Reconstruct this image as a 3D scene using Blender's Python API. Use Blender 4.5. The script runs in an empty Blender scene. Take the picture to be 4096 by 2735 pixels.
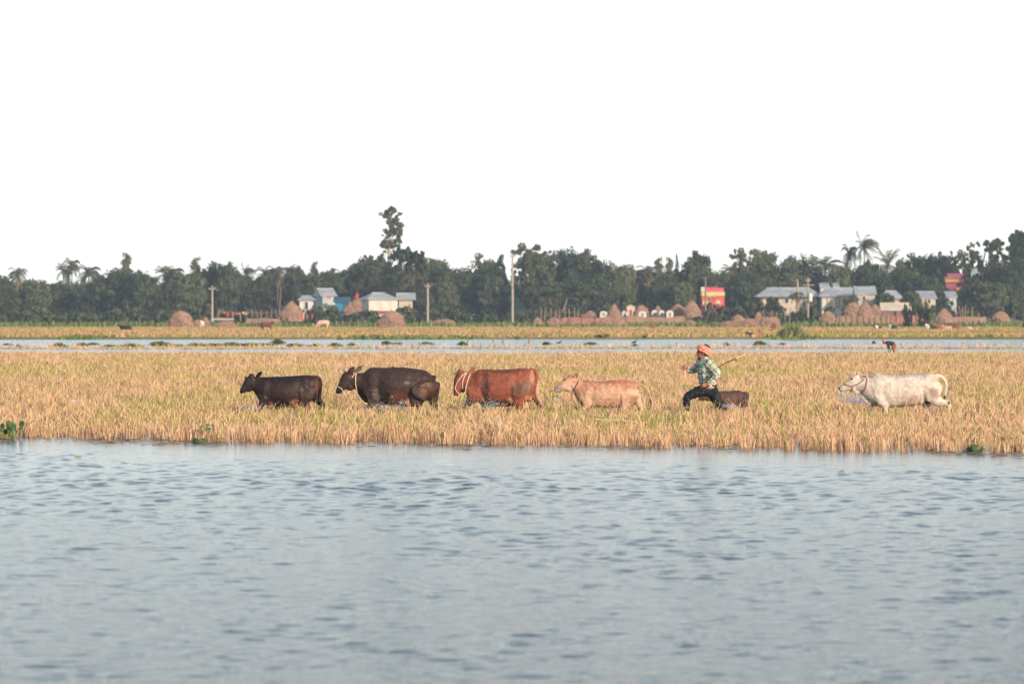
import bpy, math, random
import numpy as np
from mathutils import Vector, Matrix
R = math.radians
sc = bpy.context.scene
COL = sc.collection

# ------------------------------------------------------------------ camera
F = 17067.0      # focal length in pixels of the 4096 px wide photograph
HY = 1266.0      # row of the horizon
H = 1.7          # eye height
cam_d = bpy.data.cameras.new("camera")
cam = bpy.data.objects.new("camera", cam_d); COL.objects.link(cam)
cam.location = (0, 0, H); cam.rotation_euler = (R(90), 0, 0)
cam_d.sensor_width = 36.0; cam_d.lens = F / 4096 * 36.0
cam_d.shift_y = -(1367.5 - HY) / 4096
cam_d.clip_start = 0.5; cam_d.clip_end = 30000
cam_d.dof.use_dof = True; cam_d.dof.focus_distance = 73.0; cam_d.dof.aperture_fstop = 5.0
sc.camera = cam

# ------------------------------------------------------------------ light
SUN_EL, SUN_AZ = 17.0, 142.0     # azimuth clockwise from the view direction: behind the camera, to the right
w = bpy.data.worlds.new("World"); sc.world = w; w.use_nodes = True
nt = w.node_tree; nt.nodes.clear()
N = nt.nodes.new; L = nt.links.new
out = N('ShaderNodeOutputWorld'); bg = N('ShaderNodeBackground'); sky = N('ShaderNodeTexSky')
sky.sky_type = 'NISHITA'; sky.sun_disc = False
sky.sun_elevation = R(SUN_EL); sky.sun_rotation = R(SUN_AZ)
sky.air_density = 1.0; sky.dust_density = 1.6; sky.ozone_density = 1.0
tc = N('ShaderNodeTexCoord'); sep = N('ShaderNodeSeparateXYZ'); L(tc.outputs['Generated'], sep.inputs[0])
ramp = N('ShaderNodeValToRGB'); L(sep.outputs['Z'], ramp.inputs[0])
cr = ramp.color_ramp; cr.interpolation = 'B_SPLINE'
WHITE = 8.4
cr.elements[0].position = 0.0; cr.elements[0].color = (1.45, 1.38, 1.31, 1)
cr.elements[1].position = 1.0; cr.elements[1].color = (0.10, 0.105, 0.11, 1)
for p, c in ((0.05, (1.16, 1.13, 1.1)), (0.075, (0.92, 0.92, 0.93)), (0.13, (0.30, 0.32, 0.35)), (0.24, (0.11, 0.122, 0.142)), (0.5, (0.10, 0.115, 0.14))):
    e = cr.elements.new(p); e.color = c + (1,)
mul = N('ShaderNodeVectorMath'); mul.operation = 'SCALE'; L(ramp.outputs['Color'], mul.inputs[0]); mul.inputs['Scale'].default_value = WHITE
add = N('ShaderNodeVectorMath'); add.operation = 'ADD'; L(sky.outputs[0], add.inputs[0]); L(mul.outputs[0], add.inputs[1])
L(add.outputs[0], bg.inputs[0]); bg.inputs[1].default_value = 0.10
L(bg.outputs[0], out.inputs[0])
sun_dir = Vector((math.sin(R(SUN_AZ)) * math.cos(R(SUN_EL)), math.cos(R(SUN_AZ)) * math.cos(R(SUN_EL)), math.sin(R(SUN_EL))))
ld = bpy.data.lights.new("sun", 'SUN'); ld.energy = 3.6; ld.angle = R(0.5); ld.color = (1.0, 0.80, 0.645)
lo = bpy.data.objects.new("sun", ld); COL.objects.link(lo); lo.location = (60, -60, 60)
lo.rotation_euler = sun_dir.to_track_quat('Z', 'Y').to_euler()
sc.view_settings.view_transform = 'Standard'; sc.view_settings.look = 'None'
sc.view_settings.exposure = 0.38; sc.view_settings.gamma = 1.0

# ------------------------------------------------------------------ helpers
def Xp(px, d): return (px - 2048.0) / F * d
def Zp(py, d): return H - (py - HY) / F * d
def ground_z(y):
    """height of the land along the view"""
    pts = ((-200, -1.2), (30, -1.0), (50, -0.45), (58, -0.2), (62, -0.2), (183, -0.14), (186, -0.3), (219, -0.3), (222, -0.08),
           (238, -0.06), (243, -0.5), (308, -0.5), (317, 0.04), (322, 0.14), (560, 0.2), (700, 0.3), (900, 0.6), (2000, 1.0), (20000, 1.0))
    for a, b in zip(pts, pts[1:]):
        if y <= b[0]:
            t = max(0.0, (y - a[0]) / (b[0] - a[0])); return a[1] + (b[1] - a[1]) * t
    return 1.0
def Dp(py):
    """distance at which the land or the water is seen at row py"""
    best = None
    d = 20.0
    while d < 3000:
        if Zp(py, d) <= max(0.0, ground_z(d)): return d
        d *= 1.002
    return 3000.0
def tag(o, label=None, cat=None, group=None, kind=None):
    if label: o['label'] = label
    if cat: o['category'] = cat
    if group: o['group'] = group
    if kind: o['kind'] = kind
    return o
def empty(name, loc, rz=0):
    o = bpy.data.objects.new(name, None); o.location = loc; o.rotation_euler = (0, 0, rz)
    o.empty_display_size = 0.2; COL.objects.link(o); return o
def link(name, me, m=None, parent=None, loc=None):
    o = bpy.data.objects.new(name, me); COL.objects.link(o)
    if m is not None and len(me.materials) == 0: me.materials.append(m)
    if parent is not None: o.parent = parent
    if loc is not None: o.location = loc
    return o
def copy_tree(o, parent=None):
    c = o.copy(); COL.objects.link(c)
    if parent is not None: c.parent = parent
    for ch in o.children: copy_tree(ch, c)
    return c

def mat(name, color=(0.5, 0.5, 0.5), rough=0.8, attr=None, noise=None, bump=None, spec=0.3, trans=0.0, nscale=(1, 1, 1), metallic=0.0):
    """noise=(scale, amount, detail) varies value; bump=(scale, strength, distance)"""
    m = bpy.data.materials.new(name); m.use_nodes = True
    t = m.node_tree; b = t.nodes['Principled BSDF']
    b.inputs['Roughness'].default_value = rough
    b.inputs['Specular IOR Level'].default_value = spec
    b.inputs['Metallic'].default_value = metallic
    src = None
    if attr:
        a = t.nodes.new('ShaderNodeAttribute'); a.attribute_name = attr; src = a.outputs['Color']
    else:
        rgb = t.nodes.new('ShaderNodeRGB'); rgb.outputs[0].default_value = tuple(color) + (1,); src = rgb.outputs[0]
    g = t.nodes.new('ShaderNodeNewGeometry') ; tcn = t.nodes.new('ShaderNodeTexCoord')
    mp = t.nodes.new('ShaderNodeMapping'); mp.inputs['Scale'].default_value = nscale
    t.links.new(tcn.outputs['Object'], mp.inputs[0])
    if noise:
        n = t.nodes.new('ShaderNodeTexNoise'); n.inputs['Scale'].default_value = noise[0]
        n.inputs['Detail'].default_value = noise[2] if len(noise) > 2 else 4
        t.links.new(mp.outputs[0], n.inputs['Vector'])
        mr = t.nodes.new('ShaderNodeMapRange'); mr.inputs[1].default_value = 0.3; mr.inputs[2].default_value = 0.7
        mr.inputs[3].default_value = 1 - noise[1]; mr.inputs[4].default_value = 1 + noise[1]
        t.links.new(n.outputs['Fac'], mr.inputs[0])
        vm = t.nodes.new('ShaderNodeVectorMath'); vm.operation = 'SCALE'
        t.links.new(src, vm.inputs[0]); t.links.new(mr.outputs[0], vm.inputs['Scale']); src = vm.outputs[0]
    t.links.new(src, b.inputs['Base Color'])
    if bump:
        n2 = t.nodes.new('ShaderNodeTexNoise'); n2.inputs['Scale'].default_value = bump[0]; n2.inputs['Detail'].default_value = 5
        t.links.new(mp.outputs[0], n2.inputs['Vector'])
        bp = t.nodes.new('ShaderNodeBump'); bp.inputs['Strength'].default_value = bump[1]; bp.inputs['Distance'].default_value = bump[2]
        t.links.new(n2.outputs['Fac'], bp.inputs['Height']); t.links.new(bp.outputs[0], b.inputs['Normal'])
    if trans:
        tr = t.nodes.new('ShaderNodeBsdfTranslucent'); t.links.new(src, tr.inputs[0])
        mx = t.nodes.new('ShaderNodeMixShader'); mx.inputs[0].default_value = trans
        t.links.new(b.outputs[0], mx.inputs[1]); t.links.new(tr.outputs[0], mx.inputs[2])
        t.links.new(mx.outputs[0], t.nodes['Material Output'].inputs[0])
    return m

def np_mesh(name, co, faces_flat, sizes, col=None, smooth=False):
    """co (n,3); faces_flat indices; sizes = int (all same) or array"""
    me = bpy.data.meshes.new(name)
    co = np.asarray(co, dtype=np.float32); fl = np.asarray(faces_flat, dtype=np.int32).ravel()
    if isinstance(sizes, int): sizes = np.full(len(fl) // sizes, sizes, dtype=np.int32)
    sizes = np.asarray(sizes, dtype=np.int32)
    me.vertices.add(len(co)); me.vertices.foreach_set('co', co.ravel())
    me.loops.add(len(fl)); me.loops.foreach_set('vertex_index', fl)
    me.polygons.add(len(sizes))
    starts = np.concatenate([[0], np.cumsum(sizes)[:-1]]).astype(np.int32)
    me.polygons.foreach_set('loop_start', starts); me.polygons.foreach_set('loop_total', sizes)
    if smooth: me.polygons.foreach_set('use_smooth', np.ones(len(sizes), dtype=bool))
    me.update(calc_edges=True)
    if col is not None: set_col(me, col)
    me.validate()
    return me
def set_col(me, col):
    a = me.color_attributes.new('Col', 'FLOAT_COLOR', 'POINT')
    c = np.ones((len(me.vertices), 4), dtype=np.float32); c[:, :3] = col
    a.data.foreach_set('color', c.ravel())

class MB:
    """collects simple shapes into one mesh"""
    def __init__(s): s.v = []; s.f = []
    def quad(s, a, b, c, d):
        n = len(s.v); s.v += [a, b, c, d]; s.f.append((n, n + 1, n + 2, n + 3))
    def poly(s, pts):
        n = len(s.v); s.v += list(pts); s.f.append(tuple(range(n, n + len(pts))))
    def box(s, x0, x1, y0, y1, z0, z1):
        n = len(s.v)
        s.v += [(x0, y0, z0), (x1, y0, z0), (x1, y1, z0), (x0, y1, z0), (x0, y0, z1), (x1, y0, z1), (x1, y1, z1), (x0, y1, z1)]
        for f in ((0, 3, 2, 1), (4, 5, 6, 7), (0, 1, 5, 4), (1, 2, 6, 5), (2, 3, 7, 6), (3, 0, 4, 7)):
            s.f.append(tuple(n + i for i in f))
    def prism(s, pts_xz, y0, y1):
        """extrude an outline in x,z along y"""
        n = len(s.v); k = len(pts_xz)
        s.v += [(x, y0, z) for x, z in pts_xz] + [(x, y1, z) for x, z in pts_xz]
        s.f.append(tuple(n + i for i in range(k))); s.f.append(tuple(n + k + i for i in reversed(range(k))))
        for i in range(k):
            j = (i + 1) % k; s.f.append((n + i, n + k + i, n + k + j, n + j))
    def tube(s, pts, rads, seg=8):
        pts = [Vector(p) for p in pts]; rings = []
        for i, p in enumerate(pts):
            t = (pts[min(i + 1, len(pts) - 1)] - pts[max(i - 1, 0)]).normalized()
            u = t.cross(Vector((0, 1, 0.01)));
            if u.length < 0.1: u = t.cross(Vector((1, 0, 0)))
            u.normalize(); v = t.cross(u); r = rads[i] if hasattr(rads, '__len__') else rads
            n = len(s.v)
            for k in range(seg):
                a = 2 * math.pi * k / seg; s.v.append(tuple(p + (u * math.cos(a) + v * math.sin(a)) * r))
            rings.append(n)
        for a, b in zip(rings, rings[1:]):
            for k in range(seg):
                j = (k + 1) % seg; s.f.append((a + k, a + j, b + j, b + k))
        s.f.append(tuple(rings[0] + k for k in range(seg))[::-1]); s.f.append(tuple(rings[-1] + k for k in range(seg)))
    def build(s, name, m=None, parent=None, smooth=False, loc=None):
        me = bpy.data.meshes.new(name); me.from_pydata([tuple(v) for v in s.v], [], s.f)
        if smooth:
            for p in me.polygons: p.use_smooth = True
        me.update()
        return link(name, me, m, parent, loc)

def vnoise(x, y, seed=0, scale=1.0):
    """smooth value noise, numpy arrays"""
    x = np.asarray(x) / scale; y = np.asarray(y) / scale
    xi = np.floor(x).astype(np.int64); yi = np.floor(y).astype(np.int64); fx = x - xi; fy = y - yi
    fx = fx * fx * (3 - 2 * fx); fy = fy * fy * (3 - 2 * fy)
    def h(a, b):
        n = (a * 374761393 + b * 668265263 + seed * 1442695041) & 0xFFFFFFFF
        n = ((n ^ (n >> 13)) * 1274126177) & 0xFFFFFFFF
        return ((n ^ (n >> 16)) & 0xFFFF) / 65535.0
    return (h(xi, yi) * (1 - fx) + h(xi + 1, yi) * fx) * (1 - fy) + (h(xi, yi + 1) * (1 - fx) + h(xi + 1, yi + 1) * fx) * fy
# ------------------------------------------------------------------ ground, one sheet out to the horizon
def make_ground():
    ys = np.array([-400, -100, 0, 30, 50, 55, 58, 60, 62, 80, 120, 160, 183, 186, 219, 222, 230, 238, 243, 276, 308, 311, 314, 317, 319, 322, 330, 345,
                   360, 380, 400, 430, 460, 500, 530, 560, 600, 650, 700, 760, 820, 900, 1000, 1100, 1250, 1400], float)
    xs = np.concatenate([[-2000, -1000, -600], np.linspace(-300, 300, 121), [600, 1000, 2000]])
    X, Y = np.meshgrid(xs, ys); Z = np.vectorize(ground_z)(Y)
    # the far bank wanders a little, and a low spit of grass pushes out on the right
    land = (Y > 322) & (Y < 2000)
    Z = Z + np.where(land, (vnoise(X, Y, 3, 23) - 0.5) * 0.10, 0)
    n, k = X.shape
    Ys = Y + np.where((Y > 305) & (Y < 323), (vnoise(X, Y * 0, 5, 9) - 0.5) * 6, 0)
    co = np.stack([X, Ys, Z], -1).reshape(-1, 3)
    i = np.arange(n - 1)[:, None] * k + np.arange(k - 1)[None, :]
    f = np.stack([i, i + 1, i + k + 1, i + k], -1).reshape(-1, 4)
    me = np_mesh('ground', co, f, 4)
    m = bpy.data.materials.new('field_earth'); m.use_nodes = True; t = m.node_tree; b = t.nodes['Principled BSDF']
    b.inputs['Roughness'].default_value = 0.95; b.inputs['Specular IOR Level'].default_value = 0.1
    tcn = t.nodes.new('ShaderNodeTexCoord'); sp = t.nodes.new('ShaderNodeSeparateXYZ'); t.links.new(tcn.outputs['Object'], sp.inputs[0])
    # wobble the field borders
    mpn = t.nodes.new('ShaderNodeMapping'); mpn.inputs['Scale'].default_value = (0.02, 0.02, 1); t.links.new(tcn.outputs['Object'], mpn.inputs[0])
    nz = t.nodes.new('ShaderNodeTexNoise'); nz.inputs['Scale'].default_value = 1.0; nz.inputs['Detail'].default_value = 5; t.links.new(mpn.outputs[0], nz.inputs['Vector'])
    wob = t.nodes.new('ShaderNodeMath'); wob.operation = 'MULTIPLY_ADD'; t.links.new(nz.outputs['Fac'], wob.inputs[0]); wob.inputs[1].default_value = 36; t.links.new(sp.outputs['Y'], wob.inputs[2])
    mr = t.nodes.new('ShaderNodeMapRange'); mr.inputs[1].default_value = 0; mr.inputs[2].default_value = 1000; t.links.new(wob.outputs[0], mr.inputs[0])
    rp = t.nodes.new('ShaderNodeValToRGB'); t.links.new(mr.outputs[0], rp.inputs[0]); cr = rp.color_ramp
    mud = (0.10, 0.075, 0.05, 1); tan = (0.47, 0.31, 0.155, 1); pink = (0.50, 0.32, 0.18, 1); ygreen = (0.30, 0.25, 0.085, 1); green = (0.10, 0.135, 0.045, 1); dk = (0.055, 0.075, 0.03, 1); brown = (0.22, 0.145, 0.09, 1)
    cr.elements[0].position = 0; cr.elements[0].color = mud
    cr.elements[1].position = 1; cr.elements[1].color = dk
    for p, c in ((0.318, mud), (0.328, green), (0.338, ygreen), (0.35, tan), (0.38, tan), (0.415, brown), (0.425, pink), (0.46, tan), (0.50, tan), (0.53, ygreen), (0.56, ygreen), (0.60, green), (0.70, dk)):
        e = cr.elements.new(p); e.color = c
    n2 = t.nodes.new('ShaderNodeTexNoise'); n2.inputs['Scale'].default_value = 0.6; n2.inputs['Detail'].default_value = 8; n2.inputs['Roughness'].default_value = 0.7
    mp2 = t.nodes.new('ShaderNodeMapping'); mp2.inputs['Scale'].default_value = (1, 0.25, 1); t.links.new(tcn.outputs['Object'], mp2.inputs[0]); t.links.new(mp2.outputs[0], n2.inputs['Vector'])
    m2 = t.nodes.new('ShaderNodeMapRange'); m2.inputs[1].default_value = 0.3; m2.inputs[2].default_value = 0.7; m2.inputs[3].default_value = 0.65; m2.inputs[4].default_value = 1.3; t.links.new(n2.outputs['Fac'], m2.inputs[0])
    vm = t.nodes.new('ShaderNodeVectorMath'); vm.operation = 'SCALE'; t.links.new(rp.outputs[0], vm.inputs[0]); t.links.new(m2.outputs[0], vm.inputs['Scale']); t.links.new(vm.outputs[0], b.inputs['Base Color'])
    o = link('ground', me, m); tag(o, kind='structure'); return o
make_ground()

# ------------------------------------------------------------------ water
def shore_y(x):
    x = np.asarray(x, float)
    return 55.6 - 0.5 * x + (vnoise(x, x * 0, 11, 1.3) - 0.5) * 0.9 + (vnoise(x, x * 0, 12, 0.4) - 0.5) * 0.5
def make_water():
    ys = np.concatenate([[-390, -100, -20, 0, 8, 14], np.arange(16, 64, 0.032), np.arange(64, 80, 0.4), [90, 110, 140, 170, 200, 225, 240, 280, 322]])
    xs = np.concatenate([[-1500, -300, -80, -40, -20], np.arange(-11.5, 11.5, 0.062), [20, 40, 80, 300, 1500]])
    X, Y = np.meshgrid(xs, ys)
    rng = np.random.default_rng(4)
    Z = np.zeros_like(X)
    # wind ripples: many short waves running mostly towards and away from the viewer
    amps = 0
    for k in range(60):
        lam = 0.10 * 3.0 ** rng.random(); th = rng.normal(0, 0.62) + 0.08
        kx, ky = 2 * math.pi / lam * math.sin(th), 2 * math.pi / lam * math.cos(th)
        a = 0.0036 * lam
        wx = (vnoise(X, Y, 100 + k, 1.1) - 0.5) * 4.0
        Z += a * np.sin(kx * X + ky * Y + rng.uniform(0, 6.28) + wx)
    sd = Z.std()
    Z = 0.22 * Z + np.maximum(Z - 1.05 * sd, 0) * 1.25     # mostly slick, with separate steep wavelets
    dist_shore = shore_y(X) - Y
    calm = np.clip((dist_shore - 0.4) / 7.5, 0.05, 1) ** 1.3
    gust = np.clip(0.55 + (Y - 20) / 75, 0.55, 0.9) * (0.5 + 0.55 * vnoise(X, Y * 0.5, 51, 1.1) ** 1.3 + 0.35 * vnoise(X, Y, 52, 5))
    edge = np.clip((12 - np.abs(X)) / 2, 0, 1) * np.clip((Y - 15) / 2, 0, 1)
    inside = (Y < 64)
    Z = np.where(inside, Z * calm * gust * edge * 0.85, 0)
    n, k = X.shape
    co = np.stack([X, Y, Z], -1).reshape(-1, 3)
    i = np.arange(n - 1)[:, None] * k + np.arange(k - 1)[None, :]
    f = np.stack([i, i + 1, i + k + 1, i + k], -1).reshape(-1, 4)
    me = np_mesh('water', co, f, 4, smooth=True)
    m = bpy.data.materials.new('murky_flood_water'); m.use_nodes = True; t = m.node_tree; b = t.nodes['Principled BSDF']
    b.inputs['Base Color'].default_value = (0.030, 0.036, 0.044, 1); b.inputs['Roughness'].default_value = 0.13
    b.inputs['IOR'].default_value = 1.333
    tcn = t.nodes.new('ShaderNodeTexCoord'); mp = t.nodes.new('ShaderNodeMapping'); mp.inputs['Scale'].default_value = (1.0, 1.9, 1); t.links.new(tcn.outputs['Object'], mp.inputs[0])
    n1 = t.nodes.new('ShaderNodeTexNoise'); n1.inputs['Scale'].default_value = 9; n1.inputs['Detail'].default_value = 3; t.links.new(mp.outputs[0], n1.inputs['Vector'])
    bp = t.nodes.new('ShaderNodeBump'); bp.inputs['Strength'].default_value = 1.0; bp.inputs['Distance'].default_value = 0.011
    sp = t.nodes.new('ShaderNodeSeparateXYZ'); t.links.new(tcn.outputs['Object'], sp.inputs[0])      # the open channel is choppier than the sheltered pond
    mr = t.nodes.new('ShaderNodeMapRange'); mr.inputs[1].default_value = 175; mr.inputs[2].default_value = 215; mr.inputs[3].default_value = 0.0; mr.inputs[4].default_value = 0.016; t.links.new(sp.outputs['Y'], mr.inputs[0])
    m3 = t.nodes.new('ShaderNodeMapRange'); m3.inputs[1].default_value = 22; m3.inputs[2].default_value = 52; m3.inputs[3].default_value = 0.020; m3.inputs[4].default_value = 0.007; t.links.new(sp.outputs['Y'], m3.inputs[0])
    m4 = t.nodes.new('ShaderNodeMath'); m4.operation = 'ADD'; t.links.new(mr.outputs[0], m4.inputs[0]); t.links.new(m3.outputs[0], m4.inputs[1]); t.links.new(m4.outputs[0], bp.inputs['Distance'])
    t.links.new(n1.outputs['Fac'], bp.inputs['Height']); t.links.new(bp.outputs[0], b.inputs['Normal'])
    o = link('water', me, m); tag(o, kind='structure'); return o
make_water()

# ------------------------------------------------------------------ stubble
STRAW = np.array([(0.74, 0.475, 0.285), (0.66, 0.405, 0.25), (0.80, 0.56, 0.36), (0.52, 0.32, 0.20), (0.72, 0.50, 0.25), (0.29, 0.18, 0.125)])
GREEN = np.array([(0.27, 0.33, 0.055), (0.36, 0.38, 0.08), (0.17, 0.25, 0.05), (0.45, 0.42, 0.12)])
def blades(x, y, z0, h, wd, rng, lean=0.16, col=None, facing=0.7, tipw=0.75, bend=0.0):
    n = len(x)
    yaw = rng.normal(0, facing, n); dx = np.cos(yaw) * wd / 2; dy = np.sin(yaw) * wd / 2
    lx = rng.normal(0, lean, n) * h; ly = rng.normal(0, lean, n) * h
    mid = 0.55; bx = lx * bend; 
    r = []
    for t, wf in ((0, 1.0), (mid, 1.0), (1.0, tipw)):
        cx = x + lx * t * (1 + bend * t); cy = y + ly * t; cz = z0 + h * t * (1 - 0.25 * bend * t)
        r.append(np.stack([cx - dx * wf, cy - dy * wf, cz], -1)); r.append(np.stack([cx + dx * wf, cy + dy * wf, cz], -1))
    co = np.stack(r, 1).reshape(-1, 3)
    b = np.arange(n)[:, None] * 6
    f = np.concatenate([b + np.array([0, 1, 3, 2]), b + np.array([2, 3, 5, 4])], 1).reshape(-1, 4)
    c = np.repeat(col, 6, axis=0)
    return co, f, c
def join_np(parts):
    cs, fs, ks = [], [], []; off = 0
    for co, f, c in parts:
        cs.append(co); fs.append(f + off); ks.append(c); off += len(co)
    return np.concatenate(cs), np.concatenate(fs), np.concatenate(ks)
def patch_green(x, y):
    g = vnoise(x, y * 0.16, 21, 2.2) * 0.6 + vnoise(x, y * 0.2, 22, 0.7) * 0.4
    band = np.exp(-((y - 122) / 9) ** 2) * 0.26 + np.exp(-((y - 152) / 9) ** 2) * 0.16 + np.exp(-((y - 178) / 7) ** 2) * 0.08 + np.exp(-((y - 90) / 5) ** 2) * 0.07 - np.exp(-((y - 106) / 7) ** 2) * 0.05
    return g + band
def make_stubble():
    rng = np.random.default_rng(9)
    parts = []
    # (from, to, clumps per m2, straws per clump, straw width)
    for (a, b_, dens, ns, wd, clr) in ((50, 61, 27, 10, 0.0085, 0.034), (61, 80, 17, 9, 0.010, 0.035), (80, 120, 12, 9, 0.0105, 0.05), (120, 186, 8, 9, 0.015, 0.07), (221, 235, 4, 7, 0.030, 0.08)):
        half = 0.125 * b_ + 5
        nC = int((b_ - a) * 2 * half * dens)
        cx = rng.uniform(-half, half, nC); cy = rng.uniform(a, b_, nC)
        k = (np.abs(cx) < 0.125 * cy + 5) & (cy > shore_y(cx) + 0.05)
        # ragged first rows
        ds = cy - shore_y(cx)
        k &= (rng.random(nC) < np.clip(0.16 + ds * 0.5, 0, 1)) & (ds > 0.7 * vnoise(cx, cx * 0, 37, 0.5))
        if a > 200: # channel margins
            k &= (cy < 235 - 4.0 * vnoise(cx, cx * 0, 31, 4)) & (cy > 221 + 4 * vnoise(cx, cx * 0, 32, 5) - 6 * np.clip((-12 - cx) / 5, 0, 1))
        if a == 120: k &= cy < 186 - 5 * vnoise(cx, cx * 0, 33, 6)
        # pond-like thin spots
        k &= (vnoise(cx, cy * 0.5, 35, 1.5) > 0.10)
        cx, cy = cx[k], cy[k]
        if a > 200:   # the strip beyond the thin channel is flooded and sparse on the left
            pass
        ch = rng.uniform(0.12, 0.215, len(cx)) * (0.85 + 0.3 * vnoise(cx, cy, 41, 3.0))
        if a > 200: ch *= 0.45
        if a == 50: ch *= 0.9
        if a == 61: ch *= 0.74
        if a == 80: ch *= 0.9
        x = np.repeat(cx, ns) + rng.normal(0, clr, len(cx) * ns); y = np.repeat(cy, ns) + rng.normal(0, clr, len(cx) * ns)
        h = np.repeat(ch, ns) * rng.uniform(0.6, 1.12, len(x)) + 0.06
        tone = np.repeat(rng.integers(0, len(STRAW), len(cx)), ns)
        tone = np.where(rng.random(len(x)) < 0.45, rng.integers(0, len(STRAW), len(x)), tone)
        col = STRAW[tone] * rng.uniform(0.72, 1.12, (len(x), 1)) * np.repeat(rng.uniform(0.82, 1.1, len(cx)), ns)[:, None]
        pg = patch_green(x, y)
        isg = rng.random(len(x)) < np.clip((pg - 0.47) * 1.5, 0.03, 0.6)
        if a == 50: isg = rng.random(len(x)) < np.clip((pg - 0.5) * 0.8, 0.02, 0.2)
        gcol = GREEN[rng.integers(0, len(GREEN), len(x))] * rng.uniform(0.8, 1.2, (len(x), 1))
        col = np.where(isg[:, None], gcol, col)
        parts.append(blades(x, y, np.full(len(x), -0.06), h, wd * rng.uniform(0.7, 1.3, len(x)), rng, lean=0.17, col=col))
        # fallen and leaning straws
        nf = int(len(x) * 0.07); q = rng.integers(0, len(x), nf)
        parts.append(blades(x[q], y[q], np.full(nf, 0.02), rng.uniform(0.12, 0.3, nf), wd * 0.7, rng, lean=0.8, col=STRAW[rng.integers(0, 5, nf)] * 1.1))
        # taller green blades here and there
        ng = int(len(x) * (0.016 if a < 120 else 0.012)); q = rng.integers(0, len(x), ng)
        parts.append(blades(x[q], y[q], np.full(ng, 0.0), rng.uniform(0.22, 0.42, ng), wd * 0.9, rng, lean=0.22, col=GREEN[rng.integers(0, 3, ng)], tipw=0.15, bend=0.5))
    co, f, c = join_np(parts)
    me = np_mesh('rice_stubble', co, f, 4, c)
    m = mat('straw', attr='Col', rough=0.75, spec=0.15, trans=0.12)
    o = link('rice_stubble', me, m)
    tag(o, 'pale cut rice stubble standing in the flooded field', 'stubble', kind='stuff')
    return len(c)
make_stubble()

def make_far_stubble():
    rng = np.random.default_rng(10); parts = []
    n = 125000
    y = np.sqrt(rng.uniform(322 ** 2, 575 ** 2, n)); x = rng.uniform(-1, 1, n) * (0.125 * y + 20)
    z = np.interp(y, [322, 560, 700], [0.14, 0.2, 0.3]) - 0.06
    g = vnoise(x, y * 0.4, 61, 9) * 0.6 + vnoise(x, y * 0.4, 62, 3) * 0.4
    edge = np.exp(-((y - 322) / 6) ** 2) * 0.35 + np.clip((y - 520) / 80, 0, 1) * 0.5 + np.exp(-(((y - 375) / 30) ** 2)) * np.clip((x - 15) / 12, 0, 1) * 0.45
    isg = rng.random(n) < np.clip((g + edge - 0.40) * 1.6, 0.15, 0.95)
    col = np.where(isg[:, None], GREEN[rng.integers(0, 4, n)] * 0.75, STRAW[rng.integers(0, 6, n)] * np.array([0.74, 0.74, 0.66])) * rng.uniform(0.85, 1.12, (n, 1))
    parts.append(blades(x, y, z, rng.uniform(0.16, 0.30, n), rng.uniform(0.04, 0.10, n), rng, col=col))
    co, f, c = join_np(parts)
    o = link('far_stubble', np_mesh('far_stubble', co, f, 4, c), bpy.data.materials['straw'])
    tag(o, 'golden and green stubble on the dry field beyond the channel', 'stubble', kind='stuff')
make_far_stubble()
def make_bank_grass():
    rng = np.random.default_rng(12); n = 26000
    t = rng.random(n)
    y = np.where(t < 0.45, rng.uniform(314, 326, n) , rng.uniform(560, 690, n)); x = rng.uniform(-1, 1, n) * (0.125 * y + 22)
    dens = vnoise(x, x * 0 + (y > 400) * 50, 71, 4) + 0.35 * vnoise(x, y, 72, 1.3)
    k = (dens > 0.85) | (t > 0.45); x, y = x[k], y[k]; n = len(x); dens = dens[k]
    z = np.interp(y, [308, 317, 322, 560, 700], [-0.05, 0.0, 0.12, 0.2, 0.3]) - 0.05
    h = np.where(y < 400, rng.uniform(0.08, 0.28, n), rng.uniform(0.25, 0.75, n) * (0.5 + vnoise(x, y, 73, 11)))
    G = np.array([(0.09, 0.15, 0.035), (0.14, 0.19, 0.05), (0.22, 0.24, 0.07), (0.07, 0.11, 0.03)])
    col = G[rng.integers(0, 4, n)] * rng.uniform(0.8, 1.2, (n, 1))
    co, f, c = blades(x, y, z, h, rng.uniform(0.12, 0.3, n), rng, col=col, lean=0.3, tipw=0.4)
    o = link('bank_grass', np_mesh('bank_grass', co, f, 4, c), bpy.data.materials['straw'])
    tag(o, 'low green grass along the far bank and village edge', 'grass', kind='stuff')
make_bank_grass()
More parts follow.
